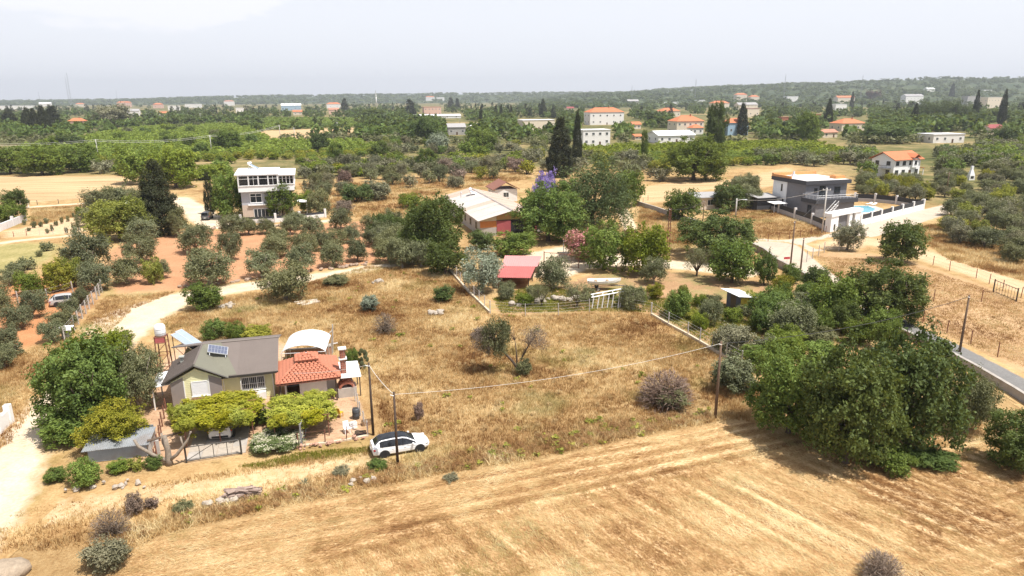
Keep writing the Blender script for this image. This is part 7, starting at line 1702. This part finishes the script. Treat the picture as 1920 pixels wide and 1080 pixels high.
fence('thin fence around the tan field right of the pine', [(1195, 388), (1215, 376), (1250, 372), (1300, 368)], 6.0, 1.4, RUST, 0.06, 2)
# rusty metal yard gate right of the red shed and leaf on the lot
def bar_gate(label, a, c, h, m, n=6, name='metal_gate'):
    A_ = G(*a); C2 = G(*c); d = C2-A_; ln = math.hypot(d[0], d[1]); t = thing(name, label, 'gate', (A_[0], A_[1], 0), math.degrees(math.atan2(d[1], d[0])))
    for x in (0, ln): MB().box(x-0.06, -0.06, 0, x+0.06, 0.06, h+0.15).build('post', m, t)
    for z in (0.15, h): b = MB(); b.bar((0.06, 0, z), (ln-0.06, 0, z), 0.06); b.build('rail', m, t)
    for i in range(1, n): b = MB(); b.bar((ln*i/n, 0, 0.18), (ln*i/n, 0, h-0.03), 0.035); b.build('upright', m, t)
    b = MB(); b.bar((0.06, 0.02, 0.2), (ln/2, 0.02, h-0.05), 0.035); b.build('brace', m, t); return t
bar_gate('rusty open-frame gate behind the olive at the red shed', (1020, 497), (1085, 503), 2.1, RUST, 5)
bar_gate('dark metal gate of the dry lot by the dirt road', (1862, 548), (1905, 566), 1.7, DARKF, 8)
bar_gate('low black gate before the van under the vines', (350, 868), (453, 852), 1.25, DARKF, 4)
bar_gate('white double gate at the far left field corner', (40, 392), (54, 388), 2.0, WHT, 5)

# ================================================================== HOUSE YARD
# vine pergolas
def pergola(label, pts, h, leaf, seed, lod=3):
    P_ = [G(x, y, h) for x, y in pts]; c = sum(P_)/4; t = thing('vine_pergola', label, 'pergola', (c[0], c[1], 0), YAW)
    a = R(-YAW); L = [((p[0]-c[0])*math.cos(a)-(p[1]-c[1])*math.sin(a), (p[0]-c[0])*math.sin(a)+(p[1]-c[1])*math.cos(a)) for p in P_]
    x0, x1 = min(q[0] for q in L), max(q[0] for q in L); y0, y1 = min(q[1] for q in L), max(q[1] for q in L)
    x0 += 0.2*(x1-x0)*0.3; y0 *= 0.9; y1 *= 0.9
    for x in (x0+0.2, (x0+x1)/2, x1-0.2):
        for y in (y0+0.2, y1-0.2): MB().tube([(x, y, -0.05), (x, y, h)], 0.045, 6).build('post', RUST, t)
    b = MB()
    for i in range(7): y = y0+0.2+(y1-y0-0.4)*i/6; b.bar((x0, y, h-0.02), (x1, y, h-0.02), 0.05)
    for i in range(4): x = x0+0.2+(x1-x0-0.4)*i/3; b.bar((x, y0, h-0.08), (x, y1, h-0.08), 0.05)
    b.build('lattice', RUST, t)
    for sx in (-1, 1):
        rg = random.Random(seed+sx); x = (x0 if sx < 0 else x1)-sx*0.4
        MB().tube([(x, y1-0.5, 0), (x+0.1, y1-0.6, 0.8), (x-0.1*sx, y1-0.5, 1.6), (x-0.6*sx, y1-1.2, h)], [0.06, 0.05, 0.04, 0.03], 6).build('stem', BARK, t, smooth=True)
    cr = put('foliage', crown_mesh('flat', seed, lod), t, ((x0+x1)/2, (y0+y1)/2, 0.0), 0, ((x1-x0)*1.12, (y1-y0)*1.10, h*1.10)); setmat(cr, LEAF[leaf])
    cr = put('foliage', crown_mesh('flat', seed+1, lod), t, ((x0+x1)/2, (y0+y1)/2, 0.06), math.pi, ((x1-x0)*0.97, (y1-y0)*0.97, h*1.06)); setmat(cr, LEAF[leaf])
    rg = random.Random(seed*9)
    for i in range(9):      # shoots and clumps spilling over the rim
        fx = rg.uniform(0, 1); fy = rg.choice([0.02, 0.05, 0.97, rg.uniform(0.2, 0.8)]); s_ = rg.uniform(0.8, 1.5)
        cr = put('foliage', crown_mesh('bush', i % 3, 2), t, (x0+(x1-x0)*fx, y0+(y1-y0)*fy, h-rg.uniform(0.35, 0.7)), rg.random()*6, (s_*1.2, s_, s_*rg.uniform(0.6, 0.9))); setmat(cr, LEAF[leaf])
    return t
pergola('lime-green vine pergola above the silver van', [(348, 752), (466, 732), (476, 782), (350, 800)], 1.95, 'lime', 1)
pergola('lime-green vine pergola in front of the tiled kitchen', [(506, 752), (606, 734), (618, 762), (500, 795)], 1.9, 'lime', 3)
tree('bush', 'lime', 330, 800, 26, 46, 'upright lime shrub at the left corner of the van pergola')
# water tank on a rusty tower, collector
g = G(312, 702)
t = thing('water_tower', 'white water tank on a rusty lattice stand behind the house', 'water tower', (g[0], g[1], 0), 10)
b = MB()
for x, y in ((-0.55, -0.5), (0.55, -0.5), (0.55, 0.5), (-0.55, 0.5)): b.bar((x, y, -0.05), (x*0.85, y*0.85, 4.0), 0.08)
for z in (1.0, 2.2, 3.4, 4.0):
    for a, c in (((-0.52, -0.47), (0.52, -0.47)), ((0.52, -0.47), (0.52, 0.47)), ((0.52, 0.47), (-0.52, 0.47)), ((-0.52, 0.47), (-0.52, -0.47))): b.bar((a[0], a[1], z), (c[0], c[1], z), 0.05)
for z in (0.0, 1.1, 2.3): b.bar((-0.54, -0.48, z), (0.52, -0.47, z+1.1), 0.04); b.bar((0.54, -0.48, z), (0.52, 0.47, z+1.1), 0.04)
b.build('stand', RUST, t)
MB().box(-0.5, -0.45, 4.01, 0.5, 0.45, 4.06).build('deck', RUST, t)
MB().box(-0.42, -0.48, 3.45, 0.42, -0.44, 3.95).build('red_plate', mat('faded_red_plate', (0.45, 0.12, 0.12), 0.7), t)
b = MB(); b.tube([(0, 0, 4.06), (0, 0, 4.15), (0, 0, 5.0), (0, 0, 5.18), (0, 0, 5.25)], [0.44, 0.5, 0.5, 0.35, 0.12], 16); b.build('tank', SHUT, t, smooth=True)
for z in (4.35, 4.75): MB().tube([(0, 0, z-0.02), (0, 0, z+0.02)], 0.515, 16).build('hoop', ALU, t)
sc_ = thing('solar_collector', 'slanting pair of grey-blue solar collectors beside the water tower', 'solar collector', (g[0], g[1], 0), 0)
COLG = mat('collector_glass_grey', (0.30, 0.36, 0.42), 0.25, var=0.12, spec=0.6)
for k in (0, 1):
    A0 = Vector((1.0, -0.1+0.95*k, 4.15)); A1 = Vector((3.3, -1.0+0.95*k, 3.0)); dv = Vector((0.28, 0.82, 0))
    b = MB(); b.hexa([A0-Vector((0, 0, 0.1)), A1-Vector((0, 0, 0.1)), A1+dv-Vector((0, 0, 0.1)), A0+dv-Vector((0, 0, 0.1))], [A0, A1, A1+dv, A0+dv]); b.build('collector', ALU, sc_)
    b = MB(); u0 = A0.lerp(A1, 0.04)+dv*0.08; u1 = A0.lerp(A1, 0.96)+dv*0.08; b.hexa([u0+Vector((0, 0, 0.003)), u1+Vector((0, 0, 0.003)), u1+dv*0.84+Vector((0, 0, 0.003)), u0+dv*0.84+Vector((0, 0, 0.003))], [u0+Vector((0, 0, 0.012)), u1+Vector((0, 0, 0.012)), u1+dv*0.84+Vector((0, 0, 0.012)), u0+dv*0.84+Vector((0, 0, 0.012))]); b.build('glass', COLG, sc_)
b = MB()
for p, z in (((1.1, 0.0), 4.0), ((1.4, 1.6), 4.0), ((3.2, -0.9), 2.95), ((3.5, 0.7), 2.95)): b.bar((p[0], p[1], 0), (p[0], p[1], z), 0.06)
b.bar((1.1, 0, 1.0), (3.2, -0.9, 2.6), 0.05); b.bar((1.1, 0.0, 3.0), (3.2, -0.9, 1.5), 0.05); b.build('stand', RUST, sc_)
# arched shelter
g0 = G(531, 705); aw, ad = 4.2, 4.6
t = thing('arched_shelter', 'white arched sheet shelter on thin posts behind the tiled kitchen', 'shelter', (g0[0], g0[1], 0), 8)
b = MB(); n = 12
def arc(k): a = math.pi*(0.12+0.76*k/n); return (aw/2-aw/2*1.07*math.cos(a), 2.35+1.15*(math.sin(a)-math.sin(math.pi*0.12)))
for k in range(n):
    (xa, za), (xb, zb) = arc(k), arc(k+1)
    b.hexa([(xa, 0, za), (xb, 0, zb), (xb, ad, zb), (xa, ad, za)], [(xa, 0, za+0.03), (xb, 0, zb+0.03), (xb, ad, zb+0.03), (xa, ad, za+0.03)])
b.build('cover', mat('white_tarpaulin', (0.84, 0.84, 0.84), 0.5, var=0.03), t)
for x in (0.0, aw):
    for y in (0.0, ad/2, ad): MB().tube([(x+(0.25 if (x > 0 and y == 0) else 0), y, 0), (x, y, 2.36)], 0.035, 6).build('post', ALU, t)
for y in (0.0, ad/2, ad):
    MB().tube([(arc(k)[0], y, arc(k)[1]-0.02) for k in range(n+1)], 0.03, 5, cap=False).build('hoop', ALU, t)
b = MB(); b.bar((0, 0, 2.3), (aw, 0, 2.3), 0.04); b.bar((0, ad, 2.3), (aw, ad, 2.3), 0.04); b.build('tie_bar', ALU, t)
wall_run('block_wall', 'low brick and block wall under the white arched shelter', [(535, 672), (600, 668), (622, 664)], 0.9, 0.2, mat('rough_block', (0.34, 0.20, 0.14), 0.9, var=0.3), cap=CONC)
g = G(624, 662); t = thing('timber_frame', 'leaning timber frame right of the arched shelter', 'frame', (g[0], g[1], 0), 20)
b = MB(); b.bar((0, 0, 0), (0.2, 0, 3.2), 0.09); b.build('post', FPOST, t); b = MB(); b.bar((-1.6, 0, 0.9), (0.2, 0, 2.6), 0.08); b.build('brace', FPOST, t); b = MB(); b.bar((-2.6, 0, 0.8), (0.6, 0.2, 1.0), 0.12); b.build('beam', FPOST, t)
# tin shed
TIN = mat('corrugated_tin', (0.36, 0.38, 0.40), 0.5, 0.4, var=0.2, scale=0.8, dirt=0.55, dirtc=(0.28, 0.2, 0.15))
g = G(168, 868); t = thing('tin_shed', 'low corrugated tin shed under the yellow-green citrus tree', 'shed', (g[0], g[1], 0), 14)
b = MB(); n = 12
for i in range(n): z = 0.05+i*0.085; b.hexa([(0, -0.04, z), (4.0, -0.04, z), (4.0, 0.02, z), (0, 0.02, z)], [(0, -0.01, z+0.08), (4.0, -0.01, z+0.08), (4.0, 0.02, z+0.08), (0, 0.02, z+0.08)])
b.build('front_sheet', TIN, t)
for i in range(5):
    x = -0.3+i*0.9; b = MB(); b.slab([(x, -0.35, 1.12+0.02*(i % 2)), (x+0.93, -0.35, 1.12+0.02*(i % 2)), (x+0.93, 2.2, 1.36+0.02*(i % 2)), (x, 2.2, 1.36+0.02*(i % 2))], 0.03)
    for k in range(6): b.bar((x+0.08+k*0.155, -0.34, 1.135+0.02*(i % 2)), (x+0.08+k*0.155, 2.18, 1.375+0.02*(i % 2)), 0.05)
    b.build('roof_sheet', TIN, t)
b = MB(); b.box(0, 0.03, 0, 0.06, 2.7, 1.1); b.box(3.94, 0.03, 0, 4.0, 2.7, 1.1); b.box(0.07, 2.64, 0, 3.93, 2.7, 1.35); b.build('side_sheet', TIN, t)
for x in (4.2, 4.75): MB().box(x-0.1, -0.1, 0, x+0.1, 0.1, 1.25).build('post', FPOST, t)
b = MB(); b.bar((4.1, -0.1, 1.3), (6.4, 0.6, 1.4), 0.14); b.build('beam', BARK, t)
# pruned trunk
g = G(318, 872); t = thing('pruned_tree', 'bare pruned trunk with thick forked limbs by the gate', 'tree', (g[0], g[1], 0), 0)
b = MB(); b.tube([(0, 0, -0.05), (0, 0, 0.5), (0.02, 0.05, 1.2), (-0.05, 0, 2.4)], [0.3, 0.24, 0.2, 0.14], 9); b.build('trunk', BARKP, t, smooth=True)
for pts, r in (([(0, 0, 0.3), (-0.9, -0.2, 0.9), (-1.9, -0.3, 1.7), (-2.2, -0.2, 2.2)], 0.15), ([(0, 0, 0.35), (0.7, -0.1, 0.9), (1.5, 0.1, 1.9), (1.8, 0.2, 2.6)], 0.14), ([(0, 0, 1.0), (-0.3, 0.1, 1.8), (-0.35, 0.2, 2.5)], 0.1), ([(1.2, 0, 1.5), (1.0, 0.2, 2.2)], 0.07)):
    MB().tube(pts, [r, r*0.9, r*0.75, r*0.6][:len(pts)], 8).build('limb', BARKP, t, smooth=True)
# gate side rails, yard fence of rusty iron
fence('rusty iron yard fence left of the black gate', [(292, 872), (305, 800), (312, 772)], 1.4, 1.3, RUST, 0.05, 3, None, False, 'yard_fence')
fence('rusty iron yard fence in front of the tiled kitchen', [(560, 838), (610, 832), (650, 826), (690, 818)], 1.5, 1.2, RUST, 0.045, 3, 0.15, False, 'yard_fence')
fence('pale post fence on the right side of the yard', [(690, 818), (676, 780), (662, 740), (655, 705)], 1.6, 1.4, FPOST, 0.05, 3, None, False, 'yard_fence')
bar_gate('grey lattice upright gate panel in the front yard', (566, 838), (580, 790), 1.8, mat('grey_iron', (0.25, 0.24, 0.25), 0.6), 4)
# paved strip under the van
P_ = [G(*q) for q in ((352, 862), (450, 848), (462, 800), (372, 812))]; 
cq = sum(P_)/4; sl = thing('paved_forecourt', 'pale concrete slabs of the forecourt behind the black gate', 'paving', (cq[0], cq[1], 0), YAW); sl['kind'] = 'structure'
for i in range(4):
    for j in range(4): MB().box(-2.0+i*1.05, -2.4+j*1.25, 0.0, -0.97+i*1.05, -1.17+j*1.25, 0.05+0.004*((i+j) % 2)).build('slab', CONC if (i*3+j) % 5 == 0 else PALE, sl)
# clutter in the yard
YEL = mat('yellow_plastic', (0.60, 0.36, 0.03), 0.5, var=0.1)
def chair(label, px, py, yaw, m):
    g = G(px, py); t = thing('chair', label, 'chair', (g[0], g[1], 0), yaw)
    MB().box(-0.24, -0.24, 0.42, 0.24, 0.24, 0.46).build('seat', m, t); b = MB(); b.hexa([(-0.24, 0.2, 0.46), (0.24, 0.2, 0.46), (0.24, 0.24, 0.46), (-0.24, 0.24, 0.46)], [(-0.22, 0.3, 0.95), (0.22, 0.3, 0.95), (0.22, 0.34, 0.95), (-0.22, 0.34, 0.95)]); b.build('backrest', m, t)
    for x in (-0.2, 0.2):
        for y in (-0.2, 0.2): MB().box(x-0.025, y-0.025, 0, x+0.025, y+0.025, 0.42).build('leg', m, t)
chair('yellow plastic chair standing in the front yard', 637, 782, 160, YEL); chair('white plastic chair low in the front yard', 651, 812, 30, WHT)
g = G(668, 785); t = thing('barrel', 'upright dark grey barrel at the yard edge', 'barrel', (g[0], g[1], 0)); MB().tube([(0, 0, 0), (0, 0, 0.3), (0, 0, 0.85), (0, 0, 0.95)], [0.27, 0.3, 0.3, 0.27], 14).build('drum', mat('grey_drum', (0.08, 0.085, 0.095), 0.5), t, smooth=True)
for z in (0.3, 0.62): MB().tube([(0, 0, z-0.02), (0, 0, z+0.02)], 0.315, 14).build('hoop', DARKF, t)
MB().tube([(0, 0, 0.951), (0, 0, 0.97)], 0.2, 12).build('lid', DARKF, t)
def crate(label, px, py, yaw, m, sx=0.6, sy=0.4, sz=0.35):
    g = G(px, py); t = thing('crate', label, 'crate', (g[0], g[1], 0), yaw)
    for i in range(3):
        z = 0.02+i*sz/3
        b = MB(); b.box(-sx/2, -sy/2, z, sx/2, -sy/2+0.03, z+sz/3-0.03); b.box(-sx/2, sy/2-0.03, z, sx/2, sy/2, z+sz/3-0.03); b.box(-sx/2, -sy/2+0.031, z, -sx/2+0.03, sy/2-0.031, z+sz/3-0.03); b.box(sx/2-0.03, -sy/2+0.031, z, sx/2, sy/2-0.031, z+sz/3-0.03); b.build('slat', m, t)
    MB().box(-sx/2+0.032, -sy/2+0.032, 0.01, sx/2-0.032, sy/2-0.032, 0.05).build('bottom', m, t)
crate('black crate lying at the front of the yard', 676, 816, 10, BLKP, 0.9, 0.5, 0.3); crate('brown wooden crate near the yard pole', 688, 796, 20, mat('crate_wood', (0.28, 0.18, 0.1), 0.8), 0.8, 0.5, 0.4); crate('white box crate beside the white chair', 662, 802, 30, WHT, 0.6, 0.4, 0.5)
stone_heap('stone_heap', 'row of reddish stones edging the front yard', [(560, 842), (620, 834), (680, 824)], 26, 0.16, mat('reddish_stone', (0.42, 0.25, 0.18), 0.9, var=0.25), 31, 0.2)
# woodpile
g = G(418, 940); t = thing('woodpile', 'stack of cut greyish logs on the grassy bank', 'woodpile', (g[0], g[1], 0), 18); rg = random.Random(6)
LOGM = [mat('grey_log', (0.22, 0.16, 0.135), 0.9, var=0.3, scale=4), mat('pale_log', (0.34, 0.26, 0.22), 0.9, var=0.3, scale=4)]
for i in range(60):
    l = i//12; x = rg.uniform(0.2+l*0.1, 2.2-l*0.1); y = rg.uniform(-0.35+l*0.06, 0.35-l*0.06); z = 0.09+l*0.15; a = rg.gauss(0, 0.22); L = rg.uniform(0.45, 0.75); r = rg.uniform(0.06, 0.095)
    MB().tube([(-L*math.cos(a), -L*math.sin(a), rg.uniform(-0.04, 0.04)), (L*math.cos(a), L*math.sin(a), rg.uniform(-0.04, 0.04))], [r, r*0.85], 6).build('log', rg.choice(LOGM), t, (x, y, z))
def slab_pile(label, px, py, yaw):
    g = G(px, py); t = thing('plank_pile', label, 'planks', (g[0], g[1], 0), yaw); rg = random.Random(px)
    for i in range(12): MB().box(-1.3, -0.09, 0, 1.3, 0.09, 0.05).build('plank', mat('bleached_plank', (0.62, 0.55, 0.46), 0.9, var=0.15), t, (rg.uniform(-0.3, 0.3), -0.7+i*0.13, 0.05+0.05*(i % 3)), rg.gauss(0, 0.12))
slab_pile('bleached planks heaped in the dry grass below the road', 578, 568, 35)
# agave and cactus
def agave(label, px, py, s):
    g = G(px, py); t = thing('agave_plant', label, 'plant', (g[0], g[1], 0)); m_ = LEAF['silver']; rg = random.Random(px)
    for i in range(22):
        a = rg.random()*6.28; e = rg.uniform(0.5, 1.4); L = s*rg.uniform(0.7, 1.0); d = Vector((math.cos(a)*math.cos(e), math.sin(a)*math.cos(e), math.sin(e)))
        MB().tube([(0, 0, 0.02), d*L*0.5, d*L+Vector((0, 0, -0.05*L))], [0.05*s, 0.05*s, 0.004], 4).build('leaf', m_, t)
agave('blue-grey agave on the bank below the yard', 571, 908, 0.6)
for x, y, w_, h_, lf, lab in ((708, 886, 34, 30, 'green', 'low green bush at the rear wheel of the white car'), (640, 896, 32, 26, 'grey', 'dull green weed clump on the bank below the yard'), (345, 962, 36, 26, 'olive', 'olive weed clump on the bank left of the woodpile'), (285, 958, 26, 30, 'dead', 'rusty dry weed clump by the dusty track'), (846, 905, 30, 20, 'grey', 'small dark weed clump on the bank right of the black pole'), (905, 640, 40, 30, 'dead', 'low dry bush left of the half-dead olive'), (786, 790, 18, 40, 'dead', 'bare sapling in the dry grass right of the poles'), (255, 970, 30, 50, 'dead', 'thin purple dry bush left on the bank'), (655, 705, 20, 50, 'green', 'narrow green bush behind the brick oven')):
    tree('bush', lf, x, y, w_, h_, lab)
g = G(683, 690); t = thing('prickly_pear', 'prickly pear cactus behind the yard pole', 'cactus', (g[0], g[1], 0)); rg = random.Random(4)
for i in range(16):
    z = 0.3+0.13*i; MB().ball((rg.uniform(-0.5, 0.5), rg.uniform(-0.3, 0.3), z*0.8), (0.22, 0.07, 0.26), 9, 7).build('pad', LEAF['olive'], t, (0, 0, 0), rg.random()*3)
# bin and signs
g = G(126, 634); t = thing('bin', 'pale lidded bin beside the orange-soil plot fence', 'bin', (g[0], g[1], 0), 15)
b = MB(); b.hexa([(-0.35, -0.3, 0), (0.35, -0.3, 0), (0.35, 0.3, 0), (-0.35, 0.3, 0)], [(-0.45, -0.4, 1.0), (0.45, -0.4, 1.0), (0.45, 0.4, 1.0), (-0.45, 0.4, 1.0)]); b.build('body', mat('bin_grey_green', (0.36, 0.42, 0.42), 0.6), t); b = MB(); b.slab([(-0.7, -0.6, 1.15), (0.7, -0.6, 1.1), (0.7, 0.6, 1.3), (-0.7, 0.6, 1.35)], 0.05); b.build('lid', WHT, t)
g = G(1474, 504); t = thing('road_sign', 'small red sign on a thin post at the junction', 'sign', (g[0], g[1], 0), 10); MB().tube([(0, 0, 0), (0, 0, 1.9)], 0.03, 6).build('post', ALU, t); MB().box(-0.55, -0.03, 1.55, 0.45, -0.031+0.03, 1.9).build('plate', mat('red_sign', (0.45, 0.05, 0.06), 0.5), t)
g = G(207, 384); t = thing('canopy', 'white canopy half hidden behind the walnut tree', 'canopy', (G(252, 400)[0], G(252, 400)[1], 0), 10); b = MB(); b.slab([(-2.2, -1.5, 2.5), (2.2, -1.5, 2.5), (1.8, 2.5, 3.1), (-1.8, 2.5, 3.1)], 0.08); b.build('cover', WHT, t)
for x in (-1.9, 1.9): MB().tube([(x, -1.3, 0), (x, -1.3, 2.45)], 0.05, 6).build('post', ALU, t)
# bougainvillea shelter posts
g = G(1092, 480); t = thing('yard_shelter', 'low flat shelter on white posts under the bougainvillea', 'shelter', (g[0], g[1], 0), 5)
MB().box(-3.0, 0, 2.3, 3.0, 3.0, 2.4).build('deck', DARKF, t)
for x in (-2.8, 0, 2.8):
    for y in (0.1, 2.8): MB().box(x-0.06, y-0.06, 0, x+0.06, y+0.06, 2.3).build('post', WHT, t)

# ================================================================== HAZE
mt, nt = newmat('summer_haze')
pv_ = N(nt, 'VolumePrincipled', {'Color': (0.80, 0.86, 0.95, 1), 'Density': 0.00012, 'Anisotropy': 0.2})
oo = nt.nodes.new('ShaderNodeOutputMaterial'); nt.links.new(pv_.outputs[0], oo.inputs['Volume'])
hz_ = MB().box(-7050, -320, -5.5, 7050, 7260, 215).build('haze', mt); tag(hz_, 'thin pale summer haze over the plain', kind='stuff')
